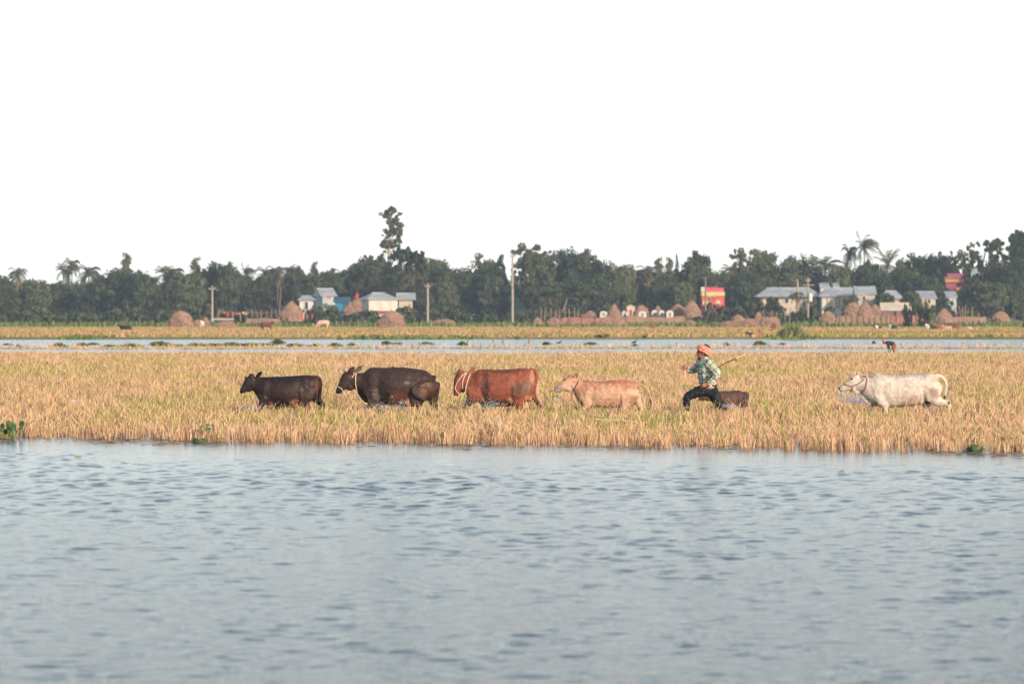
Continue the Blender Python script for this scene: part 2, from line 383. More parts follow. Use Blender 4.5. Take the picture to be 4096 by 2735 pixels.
# ------------------------------------------------------------------ trees
M_LEAF = mat('foliage', attr='Col', rough=0.6, spec=0.2, trans=0.12)
M_BARK = mat('bark', (0.15, 0.115, 0.085), rough=0.9, noise=(2.5, 0.3), nscale=(1, 1, 0.3))
LEAVES = {'dark': [(0.050, 0.068, 0.033), (0.068, 0.090, 0.042), (0.100, 0.122, 0.054), (0.040, 0.056, 0.029)],
          'mid': [(0.075, 0.096, 0.044), (0.105, 0.122, 0.055), (0.145, 0.155, 0.072), (0.052, 0.070, 0.035)],
          'olive': [(0.085, 0.095, 0.040), (0.11, 0.115, 0.05), (0.065, 0.075, 0.03), (0.05, 0.06, 0.028)],
          'bright': [(0.085, 0.135, 0.035), (0.12, 0.17, 0.045), (0.06, 0.10, 0.03), (0.15, 0.18, 0.06)]}
def leaf_quads(c, nrm, size, rng, aspect=1.6):
    n = len(c)
    r = rng.normal(size=(n, 3)); nrm = nrm + r * 0.7; nrm /= np.linalg.norm(nrm, axis=1, keepdims=True) + 1e-9
    t = np.cross(nrm, rng.normal(size=(n, 3))); t /= np.linalg.norm(t, axis=1, keepdims=True) + 1e-9
    b = np.cross(nrm, t); s = (size * rng.uniform(0.6, 1.3, n))[:, None]
    t = t * s * aspect / 2; b = b * s / 2
    return np.stack([c - t * 0.9 , c - b * 0.8 + t * 0.1, c + t, c + b * 0.8 + t * 0.05], 1).reshape(-1, 3)
def crown_mesh(name, blobs, n, leaf, seed, pal, sub=0.34, gaps=0.15, flat=1.0):
    """blobs (x,y,z,rx,ry,rz): leaf clumps spread over and through each blob"""
    rng = np.random.default_rng(seed); P = np.array(LEAVES[pal]); C, K, Nn = [], [], []
    vol = np.array([b[3] * b[4] + b[3] * b[5] for b in blobs]); vol = vol / vol.sum()
    for bl, v in zip(blobs, vol):
        c0 = np.array(bl[:3]); r = np.array(bl[3:6])
        nc = max(5, int(v * n / 34))
        d = rng.normal(size=(nc, 3)); d /= np.linalg.norm(d, axis=1, keepdims=True)
        rad = rng.uniform(0.45, 1.04, nc) ** 0.6
        cc = c0 + d * r * rad[:, None]
        keep = rng.random(nc) > gaps; cc, d = cc[keep], d[keep]
        m = int(v * n / max(1, len(cc))) + 1
        cs = rng.uniform(0.6, 1.25, len(cc)) * sub * min(r[0], r[2]) + leaf * 0.6
        off = rng.normal(size=(len(cc), m, 3)); off = off / np.linalg.norm(off, axis=2, keepdims=True) * rng.uniform(0.2, 1, (len(cc), m, 1)) ** 0.5
        pts = cc[:, None, :] + off * cs[:, None, None] * np.array([1.15, 1.15, 0.75 * flat])
        nr = off + d[:, None, :] * 0.6 + np.array([0, 0, 0.35])
        tone = rng.integers(0, len(P), len(cc)); col = P[tone][:, None, :] * rng.uniform(0.7, 1.35, (len(cc), m, 1))
        C.append(pts.reshape(-1, 3)); K.append(np.broadcast_to(col, (len(cc), m, 3)).reshape(-1, 3)); Nn.append(nr.reshape(-1, 3))
    C, K, Nn = map(np.concatenate, (C, K, Nn))
    co = leaf_quads(C, Nn, leaf, rng)
    return np_mesh(name, co, np.arange(len(co)), 4, np.repeat(K, 4, 0))
def trunk_mb(h, r, limbs, rng, bend=0.0, split=0.5):
    mb = MB(); pts = []
    for i in range(6):
        t = i / 5; pts.append((bend * t * t * h + rng.normal() * 0.01 * h * (i > 0), rng.normal() * 0.01 * h * (i > 0), -0.4 + (h + 0.4) * t))
    mb.tube(pts, [r * (1.35 - 0.8 * i / 5) for i in range(6)], 8)
    for k in range(limbs):
        t = split + (1 - split) * k / max(1, limbs); z = h * t; a = rng.uniform(0, 6.28); ln = h * rng.uniform(0.35, 0.6)
        sx = bend * t * t * h; p = [(sx, 0, z)]
        for q in (0.35, 0.7, 1.0):
            p.append((sx + math.cos(a) * ln * 0.75 * q, math.sin(a) * ln * 0.5 * q, z + ln * 0.75 * q ** 0.8))
        mb.tube(p, [r * 0.55, r * 0.42, r * 0.28, r * 0.12], 6)
    return mb
PROTO = {}
def tree_proto(kind, name, label_unused, crown, trunk):
    PROTO[kind] = (name, crown, trunk)
def mesh_of(mb, name, m):
    me = bpy.data.meshes.new(name); me.from_pydata([tuple(v) for v in mb.v], [], mb.f); me.materials.append(m)
    for p in me.polygons: p.use_smooth = True
    me.update(); return me
def blobs_round(rng, w, h, z0, n, lump=0.42):
    bl = [(0, 0, z0 + h * 0.5, w * 0.36, w * 0.33, h * 0.40)]
    for i in range(n):
        a = rng.uniform(0, 6.28); e = rng.uniform(-0.45, 1.0); ce = math.sqrt(max(0, 1 - e * e * 0.9))
        r = rng.uniform(0.6, 1.1) * lump * w * 0.5
        bl.append((math.cos(a) * w * 0.34 * ce, math.sin(a) * w * 0.3 * ce, z0 + h * 0.5 + e * h * 0.32, r, r, r * 0.8 * h / w + 0.1))
    return bl
# every kind is built about 10 m tall, then scaled a little
for i, (kind, pal) in enumerate((('round_a', 'dark'), ('round_b', 'mid'), ('round_c', 'olive'), ('round_d', 'dark'))):
    rng = np.random.default_rng(40 + i)
    cr = crown_mesh('crown', blobs_round(rng, 8.4, 9.2, 0.5, 17), 8500, 0.34, 50 + i, pal); cr.materials.append(M_LEAF)
    PROTO[kind] = ('broadleaf_tree', cr, mesh_of(trunk_mb(5.2, 0.26, 5, rng), 'trunk', M_BARK))
rng = np.random.default_rng(61)   # wide flat topped rain tree
bl = []
for i in range(20):
    x = rng.uniform(-1, 1) * 5.4; bl.append((x, rng.uniform(-2, 2), 8.6 - 0.055 * x * x + rng.uniform(-1.0, 0.25), rng.uniform(1.1, 2.0), 1.5, rng.uniform(0.4, 0.75)))
for i in range(22): bl.append((rng.uniform(-4.6, 4.6), rng.uniform(-2, 0.5), rng.uniform(2.6, 7.2), 1.0, 0.9, 0.6))
cr = crown_mesh('crown', bl, 10000, 0.32, 62, 'dark', gaps=0.1); cr.materials.append(M_LEAF)
mb = trunk_mb(6.0, 0.34, 0, rng)
for a, x1, z1 in ((0, -3.6, 8.1), (1, -1.6, 8.4), (2, 1.2, 8.6), (3, 3.4, 8.0), (4, 0.2, 8.4)):
    mb.tube([(0, 0, 2.2 + 0.3 * a), (x1 * 0.35, 0.2 * a - 0.4, 4.6), (x1 * 0.7, 0.3 * a - 0.6, 6.8), (x1, 0.3 * a - 0.6, z1)], [0.24, 0.18, 0.12, 0.05], 6)
mb2 = MB(); mb2.tube([(1.6, 0, -0.4), (0.9, 0, 1.6), (-0.2, 0, 3.6), (-0.8, 0, 6)], [0.34, 0.28, 0.22, 0.12], 8); mb2.tube([(0.9, 0, 1.6), (1.5, 0, 4), (2.4, 0, 6)], [0.2, 0.15, 0.08], 6)
PROTO['flat_low'] = ('rain_tree', cr, mesh_of(mb2, 'trunk', M_BARK))
PROTO['flat'] = ('rain_tree', cr, mesh_of(mb, 'trunk', M_BARK))
rng = np.random.default_rng(63)   # airy open tree with separate sprays
bl = []
for i in range(95):
    a = rng.uniform(0, 6.28); rr = rng.uniform(0.2, 1) ** 0.6; z = rng.uniform(2.2, 9.8); wz = math.sin(min(1, (z - 1.6) / 6.5) * 2.1)
    bl.append((math.cos(a) * 4.3 * rr * wz, math.sin(a) * 3.5 * rr * wz, z, rng.uniform(0.35, 0.95), 0.6, rng.uniform(0.2, 0.5)))
cr = crown_mesh('crown', bl, 6500, 0.30, 64, 'olive', gaps=0.2); cr.materials.append(M_LEAF)
PROTO['open'] = ('spreading_tree', cr, mesh_of(trunk_mb(7.5, 0.24, 9, rng, split=0.25), 'trunk', M_BARK))
rng = np.random.default_rng(65)   # very tall narrow tree standing above the wood; traced in outline, real depth
def from_px(pts, x0, base, s): return [((px - x0) / s, rng.uniform(-0.8, 0.8), (base - py) / s, rx / s, rx / s * 0.9, rz / s) for px, py, rx, rz in pts]
tall_pts = [(1556, 838, 18, 14), (1568, 832, 12, 10), (1543, 850, 10, 12), (1545, 866, 11, 7), (1562, 882, 20, 11), (1588, 865, 12, 18), (1590, 885, 13, 14), (1570, 900, 16, 16), (1598, 905, 13, 20),
            (1585, 915, 16, 12), (1543, 922, 9, 11), (1570, 930, 12, 8), (1600, 935, 10, 16), (1592, 955, 17, 13), (1575, 968, 16, 9), (1540, 965, 14, 9), (1535, 978, 14, 8), (1550, 985, 18, 10), (1556, 935, 9, 12), (1580, 980, 20, 8)]
base_pts = from_px(tall_pts, 1560, 1300, 24.4); extra = []
for b_ in base_pts:
    for _ in range(4): extra.append((b_[0] + rng.normal() * 0.42, b_[1] + rng.normal() * 0.4, b_[2] + rng.normal() * 0.42, rng.uniform(0.18, 0.4), 0.3, rng.uniform(0.14, 0.3)))
cr = crown_mesh('crown', base_pts + extra, 5200, 0.24, 66, 'mid', gaps=0.08, sub=0.5); cr.materials.append(M_LEAF)
mb = MB(); mb.tube([(0.1, 0, -0.4), (0, 0, 6), (-0.15, 0.1, 12), (-0.1, 0, 15), (0.4, 0, 18.5)], [0.42, 0.34, 0.26, 0.2, 0.07], 8)
for x1, z0, z1 in ((1.2, 13.5, 16.3), (-0.8, 12.6, 14), (1.3, 11.6, 13.6), (-0.5, 16, 18)): mb.tube([(-0.1, 0, z0), (x1 * 0.6, 0.1, (z0 + z1) / 2), (x1, 0.1, z1)], [0.13, 0.09, 0.04], 6)
PROTO['tall'] = ('tall_tree', cr, mesh_of(mb, 'trunk', mat('pale_bark', (0.42, 0.34, 0.27), rough=0.9, noise=(2, 0.2))))
rng = np.random.default_rng(67)   # narrow upright tree
bl = [(rng.normal() * 0.3, rng.normal() * 0.3, z, 1.5 - 1.1 * max(0, (z - 6) / 4.0) ** 1.5, 1.2 - 0.7 * max(0, (z - 6) / 4.0), 0.8) for z in np.linspace(1.0, 9.8, 22)]
cr = crown_mesh('crown', bl, 4200, 0.30, 68, 'mid', gaps=0.0, sub=0.5); cr.materials.append(M_LEAF)
PROTO['column'] = ('narrow_tree', cr, mesh_of(trunk_mb(8, 0.16, 2, rng), 'trunk', M_BARK))
def palm(seed, height, nf, flen, wind=0.0, trunk_bend=0.0, droop=1.0, pal='mid', rise=0.5):
    rng = np.random.default_rng(seed); P = np.array(LEAVES[pal]); quads, cols = [], []
    tx = trunk_bend * height
    for k in range(nf):
        a = 6.283 * k / nf + rng.uniform(-0.3, 0.3); dirx, diry = math.cos(a), math.sin(a)
        up = rng.uniform(-0.7, 2.2) * rise; L_ = flen * rng.uniform(0.8, 1.1)
        v = np.array([dirx, diry * 0.9, up]); v /= np.linalg.norm(v); p = np.array([tx, 0, height]); col0 = P[rng.integers(0, 4)] * rng.uniform(0.8, 1.3)
        if up < 0 and rng.random() < 0.35: col0 = np.array([0.20, 0.15, 0.07])   # dry old frond
        ns = 15
        for s in range(ns):
            t = s / ns; v = v + np.array([wind * 0.16, 0, -0.07 * droop - 0.10 * t * droop + wind * 0.01]); v /= np.linalg.norm(v)
            q = p + v * L_ / ns; side = np.cross(v, [0, 0, 1.0]); side /= np.linalg.norm(side) + 1e-6
            ll = 0.85 * math.sin(math.pi * (0.12 + 0.85 * t)) + 0.1
            for sg in (-1, 1):
                for h_ in (0, 0.5):
                    b0 = p + (q - p) * h_; tip = b0 + side * sg * ll * 0.62 + v * ll * 0.55 + np.array([wind * 0.18, 0, -0.30 * ll * rng.uniform(0.5, 1.6)])
                    w_ = (q - p) * 0.36
                    quads.append([b0, b0 + w_, tip + w_ * 0.3, tip]); cols.append(col0 * rng.uniform(0.8, 1.25))
            rib = np.array([0, 0, 0.035]); quads.append([p - rib, q - rib, q + rib, p + rib]); cols.append(np.array([0.16, 0.14, 0.06]))
            p = q
    co = np.array(quads).reshape(-1, 3); cr = np_mesh('crown', co, np.arange(len(co)), 4, np.repeat(np.array(cols), 4, 0)); cr.materials.append(M_LEAF)
    mb = MB(); n = 8
    mb.tube([(tx * (i / n) ** 1.6, 0, -0.4 + (height + 0.5) * i / n) for i in range(n + 1)], [0.17 - 0.07 * i / n for i in range(n + 1)], 8)
    rr = np.random.default_rng(seed + 1)
    for k in range(7):
        a = rr.uniform(0, 6.28); c = Vector((tx + math.cos(a) * 0.25, math.sin(a) * 0.25, height - 0.3)); mb.tube([c + Vector((0, 0, 0.14)), c, c - Vector((0, 0, 0.16))], [0.06, 0.15, 0.05], 6)
    return cr, mesh_of(mb, 'trunk', M_BARK)
PROTO['palm_a'] = ('coconut_palm',) + palm(70, 8.2, 32, 2.7, droop=1.35, rise=1.0)
PROTO['palm_b'] = ('coconut_palm',) + palm(72, 8.0, 26, 2.8, wind=0.25, trunk_bend=0.08, rise=0.9)
PROTO['palm_wind'] = ('coconut_palm',) + palm(74, 13.2, 34, 3.3, wind=0.5, trunk_bend=-0.02, droop=1.25, rise=1.35)
PROTO['palm_up'] = ('coconut_palm',) + palm(76, 8.4, 20, 3.0, droop=0.6, rise=1.3)
PROTO['palm_shaggy'] = ('coconut_palm',) + palm(78, 8.0, 34, 2.7, wind=0.12, droop=1.5, rise=1.5, pal='olive')
rng = np.random.default_rng(80)   # banana / bamboo like clump
bl = [(rng.uniform(-2, 2), rng.uniform(-1, 1), rng.uniform(0.8, 3.2), 0.9, 0.8, 0.8) for i in range(12)]
for k, pal in (('bush_a', 'dark'), ('bush_b', 'mid'), ('bush_c', 'bright')):
    rng = np.random.default_rng(81 + len(k) + ord(k[-1]))
    bl = [(rng.uniform(-1, 1) * 2.3, rng.uniform(-1, 1) * 1.2, rng.uniform(0.5, 2.0) * (1 - 0.1 * abs(i % 5)), rng.uniform(0.8, 1.3), 0.9, rng.uniform(0.6, 0.9)) for i in range(11)]
    cr = crown_mesh('foliage', bl, 2200, 0.27, 83, pal, gaps=0.05); cr.materials.append(M_LEAF)
    PROTO[k] = ('bush', cr, mesh_of(trunk_mb(1.6, 0.09, 3, rng), 'stem', M_BARK))
PH = {k: max(v.co.z for v in PROTO[k][1].vertices) for k in PROTO}
PW = {k: max(v.co.x for v in PROTO[k][1].vertices) - min(v.co.x for v in PROTO[k][1].vertices) for k in PROTO}
def tree(kind, px, top, width, d, label, cat='tree', group='trees of the village wood', rz=None, seed=0):
    """px: column of the middle, top: row of the crown's top, width in px (None keeps the proportion)"""
    name, crown, trunk = PROTO[kind]; g = ground_z(d); s = F / d
    hgt = Zp(top, d) - g; sz = hgt / PH[kind]; sx = sz if width is None else (width / s) / PW[kind]
    if name in ('bush', 'coconut_palm', 'tall_tree'): rz = 0.0 if rz is None else rz
    if rz is None: rz = (px * 0.37) % 6.28
    o = empty(name, (Xp(px, d), d, g), rz); o.scale = (sx, (sx + sz) / 2, sz)
    tag(o, label, cat, group)
    link('foliage' if name == 'bush' else 'crown', crown, None, o); link('stem' if name == 'bush' else 'trunk', trunk, None, o)
    return o
TREES = [
 # kind, px, top row, width px, distance, label
 ('round_a', -40, 1085, 190, 745, 'dark round tree cut by the left edge of the photo'),
 ('palm_a', 70, 1068, 84, 746, 'coconut palm with drooping fronds, nearest palm to the left edge'),
 ('round_b', 150, 1112, 150, 735, 'low rounded tree between the leftmost palm and the twin palms'),
 ('round_c', 30, 1150, 170, 705, 'small olive tree below the leftmost coconut palm'),
 ('round_d', 235, 1120, 160, 750, 'dark tree low behind the left pair of palms'),
 ('palm_b', 245, 1050, 84, 754, 'coconut palm whose fronds stick out left, left one of the close pair'),
 ('palm_shaggy', 288, 1030, 78, 761, 'shaggy tall palm, right one of the close pair at left'),
 ('palm_shaggy', 355, 1058, None, 748, 'bushy palm just right of the close pair of palms'),
 ('round_a', 460, 1068, 235, 740, 'broad dark domed tree under the narrow crown left of the first haystack'),
 ('column', 505, 1004, 64, 748, 'narrow crown rising above the broad dark dome at left'),
 ('round_d', 560, 1075, 150, 735, 'dark round tree on the right shoulder of the broad dome'),
 ('palm_b', 650, 1062, None, 768, 'wind bent palm with a sky gap at its left, above the big haystack'),
 ('palm_shaggy', 690, 1064, None, 754, 'shaggy palm above the tall brown haystack'),
 ('column', 783, 1022, 70, 745, 'spiky narrow tree just left of the first concrete pole'),
 ('round_b', 760, 1085, 150, 735, 'mid green tree at the foot of the spiky narrow tree'),
 ('round_a', 850, 1040, 110, 742, 'dark round crown just above the first concrete pole'),
 ('round_d', 915, 1043, 130, 738, 'dark round crown right of the first concrete pole'),
 ('palm_wind', 988, 1048, None, 758, 'leaning palm with pale drooping fronds beside a sky notch'),
 ('palm_shaggy', 1065, 1066, None, 752, 'shaggy pale palm above the thin bamboo pole'),
 ('palm_a', 1110, 1062, None, 761, 'coconut palm rising behind the thin bamboo pole'),
 ('round_c', 1030, 1100, 140, 745, 'olive tree filling between the leaning palm and the shaggy one'),
 ('palm_b', 1165, 1085, None, 744, 'short yellowish palm left of the pale blue shed'),
 ('round_b', 1180, 1050, 110, 748, 'light green tree top behind the short yellowish palm'),
 ('column', 1258, 1040, 46, 748, 'thin ragged tree top above the pale blue shed'),
 ('round_a', 1235, 1080, 130, 735, 'dark tree directly behind the pale blue shed'),
 ('round_d', 1320, 1070, 130, 742, 'dark low tree above the bright blue hut'),
 ('palm_a', 1372, 1075, None, 748, 'small palm behind the bright blue hut'),
 ('round_a', 1425, 1052, 120, 745, 'round tree with a small hole, left of the tall tree group'),
 ('round_b', 1480, 1018, 110, 750, 'medium tree leaning toward the tall narrow tree'),
 ('tall', 1560, 822, None, 756, 'very tall narrow tree standing high above the whole wood'),
 ('open', 1505, 1010, 130, 740, 'airy tree with gaps just left of the very tall tree'),
 ('flat', 1630, 983, 200, 722, 'flat topped rain tree right under the very tall narrow tree'),
 ('round_d', 1580, 1090, 190, 735, 'dark tree behind the long white tin house'),
 ('palm_shaggy', 1668, 1075, None, 738, 'shaggy palm between the white tin house and second concrete pole'),
 ('round_b', 1720, 1020, 100, 745, 'green tree on the right slope of the rain tree'),
 ('round_a', 1760, 1048, 90, 738, 'small dark tree at the sky dip right of the second concrete pole'),
 ('round_d', 1690, 1140, 110, 700, 'dark green bush like tree beside the right end of the white tin house'),
 ('round_a', 1845, 1062, 170, 740, 'dark rounded tree between the second pole and the tallest pole'),
 ('round_b', 1780, 1120, 150, 715, 'lower green tree right of the second concrete pole'),
 ('round_c', 1940, 1010, 110, 748, 'tree with a pointed top left of the tallest pole'),
 ('column', 2003, 1012, 74, 742, 'small dark crown immediately left of the tallest pole'),
 ('round_d', 1975, 1060, 150, 735, 'dark tree at the left foot of the tallest pole'),
 ('open', 2120, 968, 160, 735, 'ragged tree with a hooked top right of the tallest pole'),
 ('flat', 2160, 1000, 180, 745, 'flat topped tree reaching right from the hooked tree top'),
 ('round_c', 2180, 1060, 150, 725, 'olive tree with light gaps below the flat topped tree'),
 ('flat_low', 2250, 1130, 370, 700, 'wide low rain tree spreading over the pink brick wall'),
 ('round_a', 2268, 983, 100, 748, 'high dark crown on the left of the big central dome'),
 ('round_d', 2340, 992, 200, 740, 'big dark domed tree in the middle of the wood'),
 ('round_a', 2410, 1035, 120, 735, 'dark right shoulder of the big central dome'),
 ('round_a', 2330, 1085, 260, 730, 'broad dark tree below the big central dome'),
 ('round_c', 2450, 1060, 90, 740, 'pale olive tree right of the big central dome'),
 ('round_b', 2510, 1046, 80, 745, 'small peaked tree above the row of white sheds'),
 ('palm_shaggy', 2545, 1070, None, 751, 'shaggy palm above the white sheds'),
 ('palm_a', 2590, 1060, None, 761, 'coconut palm with drooping leaves above the white sheds'),
 ('column', 2635, 1024, 52, 745, 'narrow tree top left of the two thin spires'),
 ('column', 2677, 1022, 30, 740, 'thin spire like tree, left one of two'),
 ('column', 2707, 1008, 26, 742, 'thin spire like tree, right one of two'),
 ('round_c', 2660, 1080, 130, 730, 'olive tree below the two thin spires'),
 ('round_d', 2790, 1000, 160, 742, 'large round dark tree above the pink and yellow house'),
 ('column', 2775, 994, 34, 748, 'small peak on top of the large round dark tree'),
 ('palm_shaggy', 2765, 1080, None, 741, 'shaggy palm left of the pink and yellow house'),
 ('round_b', 2730, 1120, 130, 725, 'lower tree left of the pink and yellow house'),
 ('round_b', 2890, 1072, 100, 738, 'pale green tree at the sky dip right of the large round tree'),
 ('palm_b', 2920, 1055, None, 761, 'palm right of the pink and yellow house'),
 ('round_c', 2870, 1095, 120, 745, 'olive tree behind the roof of the pink and yellow house'),
 ('open', 2985, 988, 130, 742, 'open tree with sky holes left of the blue roofed houses'),
 ('round_b', 3045, 988, 130, 746, 'rounded pale tree above the first blue roofed house'),
 ('round_d', 3000, 1070, 170, 735, 'dark tree under the open tree with sky holes'),
 ('round_a', 3190, 1012, 190, 745, 'broad dark dome above the third concrete pole'),
 ('round_a', 3120, 1030, 140, 740, 'dark tree left of the broad dome above the concrete pole'),
 ('palm_b', 3285, 1024, None, 764, 'palm with curved fronds at the right of the broad dome'),
 ('round_c', 3255, 1060, 120, 745, 'olive tree behind the twin concrete poles'),
 ('round_b', 3350, 1050, 110, 742, 'low green tree above the second blue roofed house'),
 ('palm_shaggy', 3398, 975, 72, 761, 'shaggy palm with pale trunk left of the wind blown palm'),
 ('palm_wind', 3462, 922, None, 757, 'wind blown coconut palm, tallest palm against the sky'),
 ('round_d', 3470, 1035, 170, 745, 'dark tree under the wind blown palm'),
 ('palm_up', 3550, 990, None, 766, 'small palm with upright fronds right of the wind blown palm'),
 ('round_c', 3630, 1008, 130, 748, 'pale topped tree right of the small upright palm'),
 ('round_b', 3710, 1005, 120, 744, 'green tree left of the magenta and orange house'),
 ('round_d', 3770, 1003, 74, 740, 'rounded narrow dome left of the magenta and orange house'),
 ('round_a', 3600, 1070, 220, 738, 'broad dark tree behind the cream houses at right'),
 ('round_d', 3700, 1090, 160, 730, 'dark tree left under the magenta and orange house'),
 ('open', 3850, 995, 90, 745, 'thin leafed tree against the sky above the green wall'),
 ('open', 3930, 955, 170, 735, 'tall scraggy tree with sky gaps at right'),
 ('open', 4025, 950, 180, 742, 'tall open crowned tree near the right edge'),
 ('round_a', 4010, 1030, 190, 748, 'dark tree filling below the tall open crown at right'),
 ('flat', 4110, 912, 90, 738, 'flat dark crown cut by the right edge'),
 ('round_d', 4085, 1010, 120, 730, 'dark tree on the right edge below the flat crown'),
 ('round_b', 3960, 1120, 220, 700, 'leafy tree in front of the dark ones right of the magenta house'),
 ('round_b', 3745, 1130, 100, 705, 'shading tree between the cream houses and the magenta house'),
 ('round_b', 3795, 1152, 100, 702, 'leafy tree hiding the lower left of the magenta and orange house'),
 ('round_d', 3862, 1140, 110, 704, 'dark tree hiding the lower right of the magenta and orange house'),
 ('round_c', 4070, 1130, 130, 705, 'olive tree low at the right edge'),
 ('palm_shaggy', 3500, 1090, None, 751, 'shaggy palm behind the ridge of the second blue roofed house'),
 ('round_b', 3540, 1165, 90, 655, 'round green tree in front of the second blue roofed house'),
 ('round_b', 3400, 1180, 75, 650, 'low leafy tree between the haystack trio and blue roofed house'),
 ('round_b', 3090, 1180, 60, 655, 'small leafy tree before the first blue roofed house'),
 ('palm_a', 3185, 1165, None, 655, 'short leafy palm before the first blue roof, left of the pole'),
 ('round_b', 3640, 1160, 110, 655, 'round tree in front of the cream houses'),
]
for t in TREES: tree(*t)
# a second row of trees closes the wood behind the named ones
BACK = ['deep in the wood, past the left edge', 'deep in the wood behind the leftmost palm', 'deep in the wood right of the leftmost palm', 'deep in the wood left of the close pair of palms', 'deep in the wood behind the close pair of palms',
        'deep in the wood left of the dark dome', 'deep in the wood behind the dark dome at left', 'deep in the wood by the sky notch over the big haystack', 'deep in the wood left of the spiky narrow tree', 'deep in the wood behind the first concrete pole',
        'deep in the wood right of the first concrete pole', 'deep in the wood behind the leaning pale palm', 'deep in the wood behind the thin bamboo pole', 'deep in the wood over the white arched shed', 'deep in the wood over the bright blue hut',
        'deep in the wood behind the tree with a small hole', 'deep in the wood left of the very tall tree', 'deep in the wood behind the rain tree', 'deep in the wood behind the second concrete pole', 'deep in the wood at the sky dip past the second pole',
        'deep in the wood between second pole and tallest pole', 'deep in the wood left of the tallest pole', 'deep in the wood right beside the tallest pole', 'deep in the wood behind the hooked tree top', 'deep in the wood left of the central dome',
        'deep in the wood behind the central dome', 'deep in the wood right of the central dome', 'deep in the wood over the white sheds', 'deep in the wood behind the two thin spires, left', 'deep in the wood behind the two thin spires, right',
        'deep in the wood behind the pink and yellow house', 'deep in the wood right of the pink and yellow house', 'deep in the wood behind the open tree with sky holes', 'deep in the wood over the first blue roof, left end', 'deep in the wood over the first blue roof, right end',
        'deep in the wood behind the transformer pole', 'deep in the wood over the second blue roof', 'deep in the wood behind the wind blown palm', 'deep in the wood behind the small upright palm', 'deep in the wood behind the cream houses',
        'deep in the wood left of the magenta house', 'deep in the wood behind the magenta house', 'deep in the wood behind the scraggy tree', 'deep in the wood behind the rightmost haystack', 'deep in the wood past the right edge']
BACK = ['dark leafy tree ' + b for b in BACK]
def undergrowth():
    rng = np.random.default_rng(95); n = 76000
    x = rng.uniform(-180, 180, n); y = rng.uniform(792, 815, n)
    h = 4.5 + 3.0 * np.clip((np.abs(x) - 112) / 10, 0, 1) + 4.0 * vnoise(x, x * 0, 96, 9) + 1.5 * vnoise(x, y, 97, 2.5)
    z = rng.random(n) ** 0.9 * h + ground_z(800)
    P = np.array(LEAVES['dark'] + LEAVES['mid'])[rng.integers(0, 8, n)]
    co = leaf_quads(np.stack([x, y, z], -1), np.tile([0, -0.6, 0.5], (n, 1)), 0.62, rng)
    o = link('wood_undergrowth', np_mesh('wood_undergrowth', co, np.arange(len(co)), 4, np.repeat(P, 4, 0)), M_LEAF)
    tag(o, 'dense dark undergrowth deep inside the village wood', 'undergrowth', kind='stuff')
undergrowth()
def back_row():
    rng = np.random.default_rng(90)
    sky_px = [-100, 60, 110, 200, 330, 420, 560, 620, 740, 860, 930, 1010, 1090, 1200, 1320, 1420, 1500, 1600, 1700, 1790, 1880, 1960, 2040, 2140, 2260, 2380, 2480, 2560, 2640, 2720, 2800, 2870, 2960, 3060, 3160, 3260, 3340, 3420, 3520, 3620, 3700, 3800, 3900, 4000, 4150]
    tops = [1120, 1130, 1130, 1125, 1110, 1100, 1085, 1105, 1080, 1070, 1080, 1120, 1090, 1085, 1095, 1080, 1060, 1040, 1050, 1090, 1090, 1080, 1105, 1080, 1050, 1060, 1085, 1080, 1070, 1065, 1060, 1100, 1080, 1050, 1050, 1075, 1090, 1065, 1065, 1050, 1060, 1100, 1070, 1050, 1050]
    names = {}
    for i, px in enumerate(sky_px):
        k = ['round_a', 'round_d', 'round_b', 'round_c'][i % 4]
        tree(k, px + rng.uniform(-8, 8), tops[i] + 8, rng.uniform(150, 200), rng.uniform(765, 790), BACK[i], group='back row of the village wood')
back_row()
